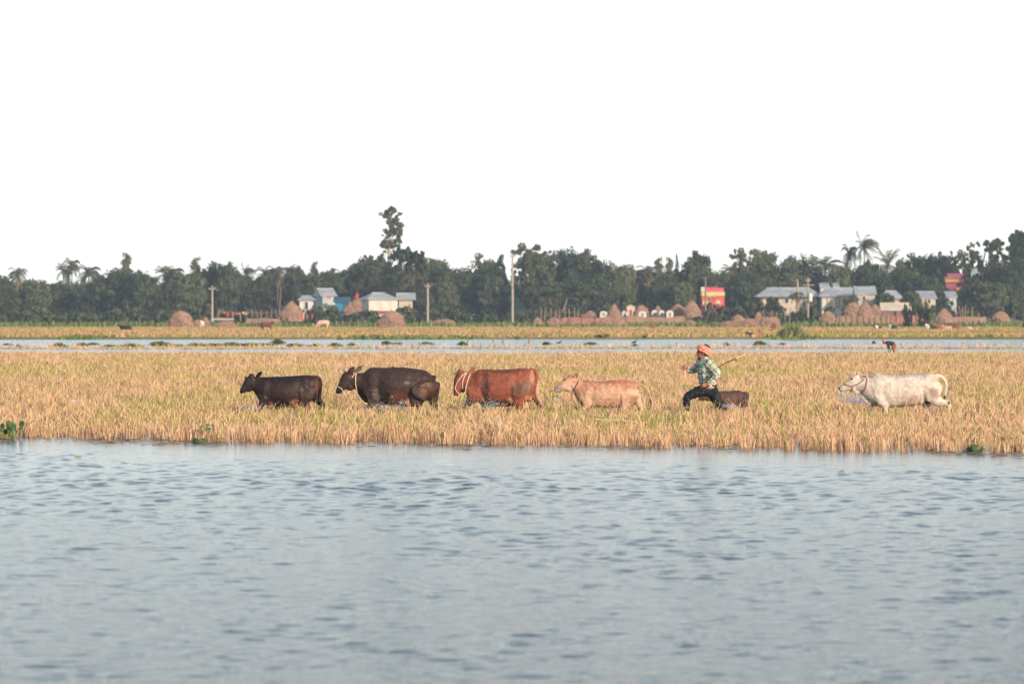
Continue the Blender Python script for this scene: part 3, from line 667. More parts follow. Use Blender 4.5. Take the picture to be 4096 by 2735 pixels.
# undergrowth and hedges at the foot of the wood
BUSHES = [(20, 1225, 150, 'dark thicket at the left edge under the palms'), (140, 1232, 150, 'dark undergrowth right of the leftmost palm trunk'), (260, 1228, 150, 'thicket below the close pair of palms'),
 (380, 1220, 160, 'bushy undergrowth below the broad dark dome'), (500, 1222, 150, 'leafy undergrowth left of the tall brown haystack'), (610, 1230, 130, 'bush just left of the tall brown haystack'),
 (700, 1200, 170, 'high dark thicket behind the tall brown haystack'), (800, 1205, 120, 'dark thicket left of the first concrete pole'), (930, 1190, 150, 'green thicket behind the clothes line'),
 (1040, 1200, 140, 'leafy thicket right of the clothes line'), (1290, 1212, 130, 'dark bush in front of the pale blue shed'), (1225, 1250, 80, 'small bush below the white arched shed'),
 (1345, 1236, 110, 'bush in front of the bright blue hut'), (1450, 1236, 150, 'dark hedge below the white tin house, left part'), (1515, 1240, 110, 'dark hedge left of the dome haystack'),
 (1655, 1222, 120, 'bush right of the dome haystack'), (1770, 1225, 150, 'thicket right of the second concrete pole'), (1880, 1215, 150, 'dark thicket midway between the tall poles'), (1985, 1230, 130, 'thicket left of the tallest pole base'),
 (2110, 1235, 120, 'dark shrub right of the tallest pole base'), (2230, 1225, 140, 'dark thicket under the low rain tree'), (2350, 1215, 140, 'thicket behind the pink brick wall'), (2460, 1200, 130, 'dark thicket behind the first cone haystack'),
 (2580, 1200, 130, 'thicket behind the white sheds'), (2690, 1205, 120, 'thicket behind the twin haystacks'), (2860, 1215, 110, 'bush hiding the foot of the pink and yellow house'), (2920, 1220, 110, 'dark bush right of the pink and yellow house'),
 (2820, 1262, 90, 'hedge left of the long hay heap'), (2980, 1205, 110, 'bushes behind the long hay heap, left'), (3080, 1225, 90, 'bush behind the right end of the long hay heap'), (3150, 1222, 90, 'shrub left of the third concrete pole'),
 (3240, 1235, 70, 'shrub under the pole with the transformer'), (3290, 1265, 60, 'small shrub left of the round doored haystack'), (3180, 1275, 90, 'green bush at the foot of the third concrete pole'),
 (3600, 1225, 70, 'shrub before the cream wall at right'), (3820, 1190, 130, 'thicket below the magenta and orange house'), (3910, 1200, 150, 'dark thicket right of the cone haystack'), (4010, 1190, 150, 'thicket behind the rightmost haystack'), (4090, 1200, 110, 'thicket at the right edge of the photo'),
 (1222, 1228, 100, 'leafy bush hiding the foot of the white arched shed'), (1305, 1218, 110, 'low bush below the orange panel of the pale blue shed'), (1372, 1236, 80, 'dark bush under the bright blue hut, right one'), (1480, 1242, 100, 'dark bush below the grey end of the white tin house'), (1618, 1228, 110, 'bush under the cream tin house'),
 (3075, 1205, 110, 'leafy bush under the left end of the first blue roof'), (3135, 1212, 100, 'bush under the middle of the first blue roof'), (3228, 1222, 90, 'bush left of the transformer pole foot'), (3285, 1214, 90, 'bush below the gap between the two blue roofs'), (3345, 1222, 90, 'bush below the white wall of the second blue roofed house'), (3700, 1212, 100, 'bush behind the bright green shrub'), (2868, 1206, 110, 'bush right below the yellow door surround of the painted house'),
 (3505, 1250, 60, 'straggly shrub before the haystack trio'), (3570, 1262, 50, 'little shrub along the brick wall')]
for i, (px, top, wd, lab) in enumerate(BUSHES):
    front = top > 1245 or 1180 < px < 1680 and top > 1205 or 2840 < px < 3360 and top > 1203 or px in (3700, 2868)
    tree(['bush_a', 'bush_b', 'bush_a'][i % 3], px, top, wd, (641 if px < 1800 or px > 2840 else 620) if front else 668, lab, 'bush', 'bushes at the foot of the wood')
# two foreground shrubs in the fields
tree('bush_c', 3695, 1195, 64, 560, 'bright green rounded shrub standing before the cream wall', 'bush', 'shrubs in the field')
tree('bush_b', 3635, 1205, 50, 562, 'sparse brownish shrub left of the bright green one', 'bush', 'shrubs in the field')
def reeds(px, top, wd, py, lab):
    d = Dp(py); s_ = F / d; n = 900; rg = np.random.default_rng(5); x = rg.normal(0, 0.3, n) * wd / s_; y = rg.uniform(-1.2, 1.2, n); h = (py - top) / s_ * rg.uniform(0.5, 1.0, n) * np.exp(-(x / (wd / s_ * 0.6)) ** 2)
    G = np.array([(0.17, 0.20, 0.07), (0.24, 0.26, 0.10), (0.30, 0.26, 0.13), (0.12, 0.15, 0.05)])[rg.integers(0, 4, n)]
    co, f, c = blades(x, y, np.full(n, -0.05), h, rg.uniform(0.04, 0.09, n), rg, col=G, lean=0.18, tipw=0.2, bend=0.3)
    o = link('reed_clump', np_mesh('reed_clump', co, f, 4, c), bpy.data.materials['straw'], None, (Xp(px, d), d, Zp(py, d))); tag(o, lab, 'reeds')
reeds(3170, 1286, 100, 1348, 'tall yellow green reed clump on the far bank right of the squatting pair')
for px, top, wd, py, lab in ((2410, 1335, 60, 1352, 'dark green weed clump on the far bank, widest one in the middle'), (2580, 1337, 26, 1352, 'small weed clump on the far bank left of the herder'), (2070, 1345, 22, 1356, 'small round weed clump near the stakes')):
    d = Dp(py); tree('bush_c' if wd > 80 else 'bush_b', px, top, wd, d, lab, 'bush', 'weed clumps on the far bank')
# ------------------------------------------------------------------ the village: mounds, houses, haystacks, walls, poles
def corrugated(name, color, rough=0.45, dirt=0.18, metallic=0.0, freq=9.0):
    m = mat(name, color, rough=rough, noise=(0.9, dirt), spec=0.4, metallic=metallic)
    t = m.node_tree; b = t.nodes['Principled BSDF']
    wv = t.nodes.new('ShaderNodeTexWave'); wv.inputs['Scale'].default_value = freq; wv.bands_direction = 'X'
    tcn = t.nodes.new('ShaderNodeTexCoord'); t.links.new(tcn.outputs['Object'], wv.inputs['Vector'])
    bp = t.nodes.new('ShaderNodeBump'); bp.inputs['Strength'].default_value = 0.6; bp.inputs['Distance'].default_value = 0.03
    t.links.new(wv.outputs['Color'], bp.inputs['Height']); t.links.new(bp.outputs[0], b.inputs['Normal'])
    return m
M_TIN = corrugated('tin_roof', (0.47, 0.50, 0.52), 0.5, 0.3)
M_TINW = corrugated('white_tin_wall', (0.62, 0.57, 0.49), 0.6, 0.10, freq=3.0)
M_TINB = corrugated('pale_blue_tin', (0.42, 0.47, 0.49), 0.5, 0.10, freq=4.0)
M_CREAM = mat('cream_plaster', (0.54, 0.47, 0.37), 0.85, noise=(0.8, 0.12))
M_WHITE = mat('white_paint', (0.62, 0.59, 0.54), 0.7, noise=(1.2, 0.08))
M_BLUE = corrugated('bright_blue_tin', (0.04, 0.26, 0.46), 0.5, 0.12)
M_TEAL = corrugated('dark_teal_tin', (0.03, 0.14, 0.20), 0.5, 0.12)
M_PINK = mat('pink_paint', (0.62, 0.10, 0.14), 0.7, noise=(1, 0.08))
M_YEL = mat('yellow_paint', (0.58, 0.52, 0.16), 0.7, noise=(1, 0.08))
M_RED = mat('dark_red_plinth', (0.26, 0.07, 0.07), 0.8, noise=(1, 0.15))
M_ORANGE = mat('orange_paint', (0.52, 0.22, 0.09), 0.7, noise=(1, 0.08))
M_MAG = mat('magenta_paint', (0.30, 0.07, 0.13), 0.7, noise=(1, 0.08))
M_MINT = mat('mint_paint', (0.26, 0.42, 0.34), 0.7, noise=(1, 0.08))
M_DARKW = mat('dark_opening', (0.035, 0.035, 0.04), 0.5)
M_BROWN = mat('brown_concrete', (0.22, 0.13, 0.10), 0.9, noise=(1, 0.15))
M_BRICK = mat('old_brick', (0.34, 0.16, 0.12), 0.95, noise=(1.3, 0.3), bump=(6, 0.5, 0.05))
M_MUDW = mat('mud_wall', (0.30, 0.19, 0.13), 0.95, noise=(1.0, 0.25), bump=(4, 0.5, 0.05))
M_CONC = mat('pole_concrete', (0.40, 0.33, 0.27), 0.9, noise=(3, 0.15))
M_BAMBOO = mat('bamboo', (0.24, 0.18, 0.12), 0.7, noise=(3, 0.2))
M_CLOTHR = mat('red_cloth', (0.40, 0.05, 0.06), 0.9); M_CLOTHP = mat('pink_cloth', (0.75, 0.22, 0.24), 0.9); M_CLOTHB = mat('blue_cloth', (0.10, 0.25, 0.5), 0.9)
M_CLOTHW = mat('white_cloth', (0.62, 0.58, 0.53), 0.9, noise=(2, 0.08))
M_WIRE = mat('wire', (0.05, 0.05, 0.05), 0.6)

def mound(px0, px1, y0, y1, h, nm='earth_mound'):
    x0, x1 = Xp(px0, y0), Xp(px1, y0)
    xs = np.linspace(x0, x1, 90); ys = np.array([y0 - 4, y0 - 1, y0 + 2, y0 + 8, y1 - 8, y1, y1 + 6]); prof = np.array([-0.5, 0.3, 0.75, 1, 1, 0.6, -0.5])
    X, Y = np.meshgrid(xs, ys); e = np.clip(np.minimum(X - x0, x1 - X) / 5, 0, 1)
    Z = ground_z(y0) + h * prof[:, None] * e * (0.75 + 0.4 * vnoise(X, Y, 201, 3)) - 0.25 * (1 - e)
    n, k = X.shape; i = np.arange(n - 1)[:, None] * k + np.arange(k - 1)[None, :]
    o = link(nm, np_mesh(nm, np.stack([X, Y, Z], -1).reshape(-1, 3), np.stack([i, i + 1, i + k + 1, i + k], -1).reshape(-1, 4), 4),
             mat('mound_turf', (0.16, 0.15, 0.07), 0.95, noise=(0.5, 0.35), bump=(2, 0.5, 0.2)))
    tag(o, kind='structure')
mound(1120, 1760, 642, 690, 1.35); mound(2230, 4200, 642, 692, 1.3)

def house(label, px0, px1, base, eave, ridge, d, depth, walls, roof, rz=0.0, style='hip', inset=None, over=0.35, cat='house', name='village_house', parts=(), plinth=None):
    """px0..px1 wall columns, base/eave/ridge rows; parts: (kind, px0, px1, row0, row1, material, frame) on the front wall"""
    s = F / d; xa, xb = Xp(px0, d), Xp(px1, d); xc = (xa + xb) / 2; W = (xb - xa) / math.cos(rz) if rz else xb - xa
    if rz: W = max(1.0, (xb - xa - depth * abs(math.sin(rz))) / math.cos(rz))
    zb, ze, zr = Zp(base, d), Zp(eave, d), Zp(ridge, d)
    g = ground_z(d)
    o = empty(name, (xc, d + depth / 2, g), rz); tag(o, label, cat, 'houses of the village')
    hw, hd = W / 2, depth / 2; zb -= g; ze -= g; zr -= g
    w_ = MB(); w_.box(-hw, hw, -hd, hd, (min(zb, 0.5) if plinth is None else zb), ze)
    if style == 'gable':   # ridge along x, gable triangles
        for sx in (-1, 1): w_.prism_y = None
        n = len(w_.v)
        for x0_, x1_ in ((-hw, -hw + 0.08), (hw - 0.08, hw)):
            n = len(w_.v); w_.v += [(x0_, -hd, ze), (x0_, hd, ze), (x0_, 0, zr - 0.05), (x1_, -hd, ze), (x1_, hd, ze), (x1_, 0, zr - 0.05)]
            w_.f += [(n, n + 2, n + 1), (n + 3, n + 4, n + 5), (n, n + 3, n + 5, n + 2), (n + 1, n + 2, n + 5, n + 4)]
    if style == 'front_gable':
        w_.prism([(-hw, ze), (hw, ze), (0, zr - 0.06)], -hd, -hd + 0.08)
    w_.build('wall', walls, o)
    r = MB(); ov = over; th = 0.07
    if style == 'flat':
        r.box(-hw - ov, hw + ov, -hd - ov, hd + ov, ze + 0.003, zr)
    elif style in ('gable', 'hip'):
        ins = (inset if inset is not None else (0 if style == 'gable' else min(hw * 0.6, hd)))
        xo = hw + ov
        A = [(-xo, -hd - ov, ze - 0.05), (xo, -hd - ov, ze - 0.05), (xo, hd + ov, ze - 0.05), (-xo, hd + ov, ze - 0.05)]
        RL = (-xo + ins, 0, zr); RR = (xo - ins, 0, zr)
        for dz in (0,):
            r.poly([A[0], A[1], RR, RL]); r.poly([A[2], A[3], RL, RR]); r.poly([A[1], A[2], RR]); r.poly([A[3], A[0], RL])
        B = [(x, y, z - th) for x, y, z in A]
        for i in range(4): r.poly([A[i], B[i], B[(i + 1) % 4], A[(i + 1) % 4]])
        r.poly([B[3], B[2], B[1], B[0]])
        r.tube([(RL[0], 0, zr + 0.02), (RR[0], 0, zr + 0.02)], 0.07, 6)
    elif style == 'front_gable':
        xo = hw + ov
        for sx in (-1, 1):
            a, b_ = (sx * xo, ze - 0.1), (0, zr)
            r.v += []; n = len(r.v)
            r.v += [(a[0], -hd - ov, a[1]), (0, -hd - ov, zr), (0, hd + ov, zr), (a[0], hd + ov, a[1]), (a[0], -hd - ov, a[1] - th), (0, -hd - ov, zr - th), (0, hd + ov, zr - th), (a[0], hd + ov, a[1] - th)]
            for f in ((0, 1, 2, 3), (7, 6, 5, 4), (0, 4, 5, 1), (2, 6, 7, 3), (0, 3, 7, 4)): r.f.append(tuple(n + i for i in f))
    elif style == 'shed':
        n = len(r.v); xo = hw + ov
        r.v += [(-xo, -hd - ov, ze), (xo, -hd - ov, ze), (xo, hd + ov, zr), (-xo, hd + ov, zr), (-xo, -hd - ov, ze - th), (xo, -hd - ov, ze - th), (xo, hd + ov, zr - th), (-xo, hd + ov, zr - th)]
        for f in ((0, 1, 2, 3), (7, 6, 5, 4), (0, 4, 5, 1), (1, 5, 6, 2), (2, 6, 7, 3), (3, 7, 4, 0)): r.f.append(tuple(n + i for i in f))
    r.build('roof', roof, o)
    if plinth is not None:
        p = MB(); p.box(-hw - 0.12, hw + 0.12, -hd - 0.25, hd + 0.1, Zp(plinth[0], d) - g, zb - 0.003); p.build('plinth', plinth[1], o)
        p = MB(); p.box(-hw + 0.05, hw - 0.05, -hd - 0.05, hd, 0.4, Zp(plinth[0], d) - g - 0.003); p.build('foundation', M_CREAM, o)
    cx = xc
    for kind, a, b_, r0, r1, mm, fr in parts:
        q = MB(); ax, bx = (Xp(a, d) - cx) / math.cos(rz), (Xp(b_, d) - cx) / math.cos(rz); z1, z0 = Zp(r0, d) - g, Zp(r1, d) - g
        q.box(ax, bx, -hd - 0.06, -hd + 0.02, z0, z1); w2 = q.build(kind, mm, o)
        if fr is not None:
            f_ = MB(); tt = 0.09
            f_.box(ax - tt, bx + tt, -hd - 0.10, -hd - 0.0, z1, z1 + tt); f_.box(ax - tt, bx + tt, -hd - 0.10, -hd, z0 - tt, z0)
            f_.box(ax - tt, ax, -hd - 0.10, -hd, z0, z1); f_.box(bx, bx + tt, -hd - 0.10, -hd, z0, z1)
            f_.build('frame', fr, w2)
    return o
W_, D_ = 'window', 'door'
house('small white shed with arched open front and pale blue roof', 1198, 1250, 1238, 1198, 1184, 668, 4.0, M_WHITE, M_TIN, style='hip', cat='shed', name='white_shed', parts=((D_, 1220, 1232, 1208, 1238, M_DARKW, M_WHITE),))
house('pale blue tin shed with an orange panel beside the white arched shed', 1253, 1340, 1224, 1182, 1154, 676, 6.0, M_TINB, M_TIN, rz=0.25, style='gable', cat='shed', name='tin_shed', parts=(('panel', 1288, 1306, 1180, 1196, M_ORANGE, None),))
house('bright blue tin hut beside the leaning haystack', 1342, 1392, 1247, 1206, 1190, 660, 4.0, M_BLUE, M_TEAL, style='gable', cat='hut', name='blue_hut', parts=(('shutter', 1371, 1391, 1207, 1243, M_TEAL, None),))
house('long white tin house with grey gable end and dark red plinth', 1436, 1590, 1243, 1196, 1171, 655, 5.2, M_TINW, M_TIN, rz=0.30, style='hip', inset=1.6, name='white_tin_house', plinth=(1256, M_RED), parts=((W_, 1570, 1581, 1228, 1238, M_DARKW, M_TIN), (D_, 1500, 1504, 1199, 1243, M_CREAM, None), (D_, 1540, 1543, 1199, 1243, M_CREAM, None)))
house('cream tin house joined to the right of the long white tin house', 1596, 1648, 1240, 1196, 1173, 666, 4.5, M_CREAM, M_TIN, style='gable', over=0.5, name='cream_tin_house', parts=((W_, 1634, 1642, 1218, 1234, M_BROWN, None),))
# pink and yellow two storey house
def pink_house():
    d = 690; g = ground_z(d); o = empty('painted_house', (Xp(2852, d), d, g)); tag(o, 'two storey house in pink and yellow bands with a white corner', 'house', 'houses of the village')
    cx = Xp(2852, d); x = lambda p: Xp(p, d) - cx; z = lambda r: Zp(r, d) - g
    m = MB(); m.box(x(2808), x(2898), 0, 5, 0.3, z(1184)); m.build('wall', M_PINK, o)
    m = MB(); m.box(x(2806), x(2899), -0.25, 5.2, z(1184) + 0.003, z(1168)); m.build('balcony_band', M_YEL, o)
    m = MB(); m.box(x(2824), x(2895), -0.05, 5.0, z(1168) + 0.003, z(1150)); m.build('parapet', M_PINK, o)
    m = MB(); m.box(x(2804), x(2823), -0.28, 0.6, z(1166), z(1148)); m.build('sign_board', M_WHITE, o)
    m = MB(); m.box(x(2811), x(2836), -0.12, 0.1, z(1218), z(1204)); m.build('door_surround', M_YEL, o)
    for a, b_ in ((2832, 2842), (2852, 2859)):
        q = MB(); q.box(x(a), x(b_), -0.08, 0.05, z(1204), z(1187)); w2 = q.build('window', M_BROWN, o)
        q = MB(); q.box(x(a) - 0.08, x(b_) + 0.08, -0.12, 0.02, z(1187), z(1187) + 0.1); q.build('lintel', M_YEL, w2)
    m = MB(); m.box(x(2864), x(2882), -0.05, 0.02, z(1216), z(1202)); m.build('window', M_YEL, o)
pink_house()
house('first blue roofed long house with overhanging hipped roof, left of the pole', 3050, 3268, 1232, 1184, 1151, 668, 7.0, M_CREAM, M_TIN, style='hip', inset=1.9, over=1.0, name='blue_roof_house', parts=((W_, 3085, 3100, 1195, 1212, M_DARKW, M_WHITE), (W_, 3140, 3154, 1195, 1212, M_DARKW, M_WHITE), (D_, 3210, 3222, 1194, 1232, M_BROWN, M_WHITE), (W_, 3240, 3254, 1195, 1212, M_DARKW, M_WHITE)))
house('second blue roofed house with a small gable on its right end', 3288, 3440, 1230, 1184, 1151, 664, 7.0, M_WHITE, M_TIN, style='hip', inset=1.4, over=0.5, name='blue_roof_house', parts=((D_, 3310, 3322, 1190, 1230, M_CREAM, M_BROWN), (D_, 3345, 3357, 1190, 1230, M_CREAM, M_BROWN), (W_, 3385, 3398, 1192, 1210, M_DARKW, M_BROWN)))
house('gabled wing with grey tin roof at the right of the second blue roof', 3428, 3500, 1225, 1176, 1146, 658, 6.0, M_CREAM, M_TIN, style='gable', over=0.3, name='gabled_wing', parts=((W_, 3450, 3462, 1186, 1200, M_DARKW, M_WHITE),))
house('small tin roof peeking above the dip between the two blue roofs', 3283, 3318, 1165, 1152, 1130, 700, 3.0, M_WHITE, M_TIN, style='shed', over=0.1, name='back_shed', cat='shed')
house('second small pale roof peeking above the second blue roofed house', 3336, 3358, 1160, 1148, 1132, 704, 3.0, M_WHITE, M_TIN, style='shed', over=0.1, name='back_shed', cat='shed')
house('cream house with blue tin roof behind the haystack trio', 3536, 3605, 1248, 1193, 1163, 668, 6.0, M_CREAM, M_TIN, style='hip', inset=1.0, over=0.5, name='cream_house', parts=((W_, 3560, 3570, 1205, 1222, M_DARKW, M_WHITE),))
house('low cream gabled hut in front of the cream house', 3530, 3640, 1262, 1240, 1212, 652, 3.0, M_BROWN, M_CREAM, style='gable', over=0.3, name='gabled_hut', cat='hut', parts=((D_, 3575, 3585, 1242, 1262, M_DARKW, None),))
house('cream house with a sunlit wall behind the bright green shrub', 3682, 3742, 1228, 1192, 1162, 672, 5.0, M_CREAM, M_TIN, style='shed', over=0.3, name='cream_house', parts=((W_, 3712, 3722, 1198, 1212, M_DARKW, M_WHITE),))
house('small shed roof below the magenta and orange house', 3790, 3826, 1200, 1188, 1165, 684, 3.0, M_TINB, M_TIN, style='shed', over=0.2, name='low_shed', cat='shed')
def magenta_house():
    d = 735; g = ground_z(d); cx = Xp(3823, d); o = empty('painted_house', (cx, d, g)); tag(o, 'tall magenta and orange house with brown slab, half hidden in trees', 'house', 'houses of the village')
    x = lambda p: Xp(p, d) - cx; z = lambda r: Zp(r, d) - g
    m = MB(); m.box(x(3784), x(3860), 0, 4, 0, z(1129)); m.build('wall', M_MAG, o)
    m = MB(); m.box(x(3780), x(3864), -0.4, 4.2, z(1129) + .003, z(1115)); m.build('beam', M_ORANGE, o)
    m = MB(); m.box(x(3776), x(3868), -0.6, 4.4, z(1115) + .003, z(1108)); m.build('roof_slab', M_BROWN, o)
    m = MB(); m.box(x(3788), x(3858), -0.4, 4.2, z(1108) + .003, z(1094)); m.build('parapet', M_MAG, o)
    m = MB(); m.box(x(3826), x(3842), -0.09, 0.1, z(1147), z(1130)); w2 = m.build('window', M_DARKW, o)
    m = MB(); m.box(x(3824), x(3844), -0.15, 0.0, z(1149), z(1147) - .003); m.build('sill', M_ORANGE, w2)
    m = MB(); m.box(x(3822), x(3850), -0.3, 0.0, z(1166), z(1150)); m.build('lower_band', M_ORANGE, o)
magenta_house()
def mint_wall(px0, px1, top, bot, d, lab, edge=True):
    g = ground_z(d); cx = Xp((px0 + px1) / 2, d); o = empty('mint_building', (cx, d, g)); tag(o, lab, 'building', 'houses of the village')
    m = MB(); m.box(Xp(px0, d) - cx, Xp(px1, d) - cx, 0, 4, 0, Zp(top, d) - g); m.build('wall', M_MINT, o)
    m = MB(); m.box(Xp(px0, d) - cx - 0.2, Xp(px1, d) - cx + 0.2, -0.2, 4.2, Zp(top, d) - g + .003, Zp(top, d) - g + 0.25); m.build('roof_slab', M_RED if edge else M_CREAM, o)
mint_wall(3872, 3920, 1072, 1130, 757, 'pale green upper wall right of the magenta and orange house')
mint_wall(2042, 2110, 1108, 1150, 757, 'mint green building glimpsed right of the tallest pole', edge=False)

# ---- haystacks
M_HAY = mat('old_hay', (0.33, 0.205, 0.14), 0.95, noise=(1.4, 0.28, 8), bump=(7, 0.9, 0.12), nscale=(1, 1, 2.2))
def haystack(label, pieces, base, d, cat='haystack', name='haystack', group='haystacks at the village edge', mm=None):
    """pieces: (px, top row, width px, shape) each a lumpy dome; shape 'dome','cone','low'"""
    g = Zp(base, d); cx = Xp(sum(p[0] for p in pieces) / len(pieces), d); rng = np.random.default_rng(int(pieces[0][0]))
    V, Fc = [], []; straw = []
    for px, top, wd, shp in pieces:
        r = wd / 2 * d / F; hgt = Zp(top, d) - g; ox = Xp(px, d) - cx; n0 = len(V); seg, st = 28, 14
        for j in range(st + 1):
            t = j / st
            if shp == 'dome': rr = (1 - t ** 2.1) ** 0.62 * (1 + 0.05 * math.sin(t * 3))
            elif shp == 'cone': rr = (1 - t) ** 0.85 * 0.97 + 0.03 * (1 - t ** 6)
            elif shp == 'low': rr = (1 - t ** 3.0) ** 0.5
            else: rr = 1.0 if t < 0.35 else (1 - ((t - 0.35) / 0.65)) ** 0.7
            for k in range(seg):
                a = 6.2832 * k / seg; nn = 1 + 0.10 * math.sin(3 * a + px) * math.cos(2 * t * 3 + px) + 0.05 * rng.normal()
                q = rr * r * nn; z = t * hgt
                V.append((ox + math.cos(a) * q, math.sin(a) * q * 0.85, z - 0.15 * (j == 0)))
                if j and rng.random() < 0.65: straw.append((ox + math.cos(a) * q * 1.0, math.sin(a) * q * 0.85, z, math.cos(a), math.sin(a)))
        for j in range(st):
            for k in range(seg):
                k2 = (k + 1) % seg; Fc.append((n0 + j * seg + k, n0 + j * seg + k2, n0 + (j + 1) * seg + k2, n0 + (j + 1) * seg + k))
    for x, y, z, cx_, cy_ in straw:      # loose stalks hanging off the surface
        w = 0.05; l = rng.uniform(0.2, 0.5); n = len(V); dx, dz = rng.normal() * 0.1, -l
        V += [(x - w, y, z + 0.08), (x + w, y, z + 0.08), (x + w + dx + cx_ * 0.14, y + cy_ * 0.14, z + dz * 0.7), (x - w + dx + cx_ * 0.14, y + cy_ * 0.14, z + dz * 0.7)]; Fc.append((n, n + 1, n + 2, n + 3))
    me = bpy.data.meshes.new(name); me.from_pydata(V, [], Fc); me.update()
    o = link(name, me, mm or M_HAY, None, (cx, d, g)); tag(o, label, cat, group); return o
HS = [('tall brown domed haystack left of the first concrete pole', [(724, 1242, 98, 'dome')], 1312, 556),
 ('pale ragged heap of straw beside the white calf, right of the tall brown haystack', [(793, 1280, 46, 'low'), (822, 1268, 40, 'cone')], 1310, 560),
 ('low square bale of brown straw in the field right of the white calf', [(905, 1284, 72, 'low')], 1312, 558),
 ('conical haystack with a dark patch below the white arched shed', [(1166, 1205, 84, 'fat')], 1282, 610),
 ('leaning haystack with a red cap between the blue hut and white house', [(1402, 1208, 52, 'fat'), (1424, 1184, 44, 'dome')], 1262, 642),
 ('large smooth domed haystack in front of the long white tin house', [(1566, 1242, 108, 'dome')], 1312, 556),
 ('low spread of dry branches and straw right of the second concrete pole', [(1775, 1278, 90, 'low')], 1300, 600),
 ('small flat cone of hay on the mound left of the sheds', [(2361, 1244, 62, 'cone')], 1264, 628),
 ('cone haystack left of the white sheds', [(2458, 1217, 64, 'cone')], 1272, 620),
 ('pair of merged low hay cones in front of the pink brick wall', [(2426, 1264, 78, 'cone'), (2472, 1264, 76, 'cone')], 1304, 585),
 ('small pink hay heap at the foot of the rain tree', [(2152, 1270, 42, 'cone')], 1296, 600),
 ('small pale straw heap by the left end of the pink brick wall', [(2215, 1272, 56, 'low')], 1308, 570),
 ('round topped hay hut second from left among the white sheds', [(2566, 1221, 56, 'dome')], 1266, 630),
 ('red brown hay cone between two white sheds', [(2632, 1224, 46, 'cone')], 1266, 632),
 ('domed haystack, left of the two beside the thin pole', [(2712, 1217, 62, 'dome')], 1268, 628),
 ('peaked haystack with pale rim, right of the two beside the thin pole', [(2768, 1202, 66, 'fat')], 1266, 625),
 ('small low hay mound in front of the green bushes by the thin pole', [(2758, 1281, 38, 'low')], 1298, 590),
 ('long lumpy heap of brown hay with two humps', [(2925, 1284, 90, 'low'), (2952, 1259, 60, 'dome'), (2995, 1274, 90, 'low'), (3034, 1250, 66, 'cone'), (3070, 1268, 90, 'low'), (3092, 1266, 52, 'low')], 1310, 560),
 ('domed haystack with a small dark doorway right of the concrete pole', [(3312, 1245, 64, 'dome')], 1296, 590),
 ('left rounded haystack of the trio below the second blue roof', [(3412, 1208, 66, 'dome')], 1270, 618),
 ('middle peaked haystack of the trio below the second blue roof', [(3462, 1204, 74, 'cone')], 1272, 612),
 ('right small haystack of the trio below the second blue roof', [(3500, 1218, 48, 'dome')], 1270, 616),
 ('wide cone haystack below the magenta and orange house', [(3776, 1235, 94, 'cone')], 1286, 596),
 ('rightmost domed haystack near the photo edge', [(4002, 1246, 66, 'dome')], 1284, 600)]
for h in HS: haystack(*h)
def hay_extras():
    d = 641; o = link('straw_cap', None) if False else None
    mb = MB(); mb.tube([(0, 0, 0), (0.1, 0, 0.5), (0.0, 0, 0.95)], [0.36, 0.25, 0.03], 8); c = mb.build('cloth_cap', M_CLOTHR, None, loc=(Xp(1426, d), d + 0.0, Zp(1192, d))); tag(c, 'red cloth draped on top of the leaning haystack', 'cloth')
hay_extras()

# ---- little white sheds with rounded sheet fronts
def white_shed(px0, px1, base, top, d, lab):
    cx = Xp((px0 + px1) / 2, d); hw = (px1 - px0) / 2 * d / F; g = Zp(base, d); h = Zp(top, d) - g
    o = empty('white_shelter', (cx, d, g)); tag(o, lab, 'shelter', 'small white shelters on the mound')
    pts = [(-hw, -0.3), (-hw, h * 0.55)] + [(hw * -math.cos(a), h * 0.55 + h * 0.45 * math.sin(a)) for a in np.linspace(0.25, math.pi - 0.25, 7)] + [(hw, h * 0.55), (hw, -0.3)]
    m = MB(); m.prism(pts, 0, 2.0); m.build('sheet', M_CLOTHW, o)
    m = MB(); m.box(-hw * 0.28, hw * 0.28, -0.05, 0.02, 0, h * 0.6); m.build('opening', M_MUDW, o)
for a in ((2400, 2430, 1262, 1244, 626, 'low white sheet shelter left of the cone haystack'), (2488, 2512, 1266, 1242, 632, 'white sheet shelter just right of the cone haystack'), (2554, 2586, 1266, 1244, 622, 'white shelter in front of the round topped hay hut'),
          (2606, 2632, 1266, 1240, 626, 'white shelter under the red brown hay cone, left one'), (2636, 2658, 1267, 1240, 624, 'white shelter under the red brown hay cone, right one'), (2666, 2694, 1266, 1241, 622, 'white shelter left of the domed haystack pair')):
    white_shed(*a)
house('narrow cream hut with a tall pale front among the white sheds', 2508, 2540, 1262, 1226, 1218, 634, 2.5, M_CREAM, M_WHITE, style='front_gable', over=0.1, name='cream_hut', cat='hut', parts=((D_, 2519, 2527, 1238, 1262, M_RED, None),))

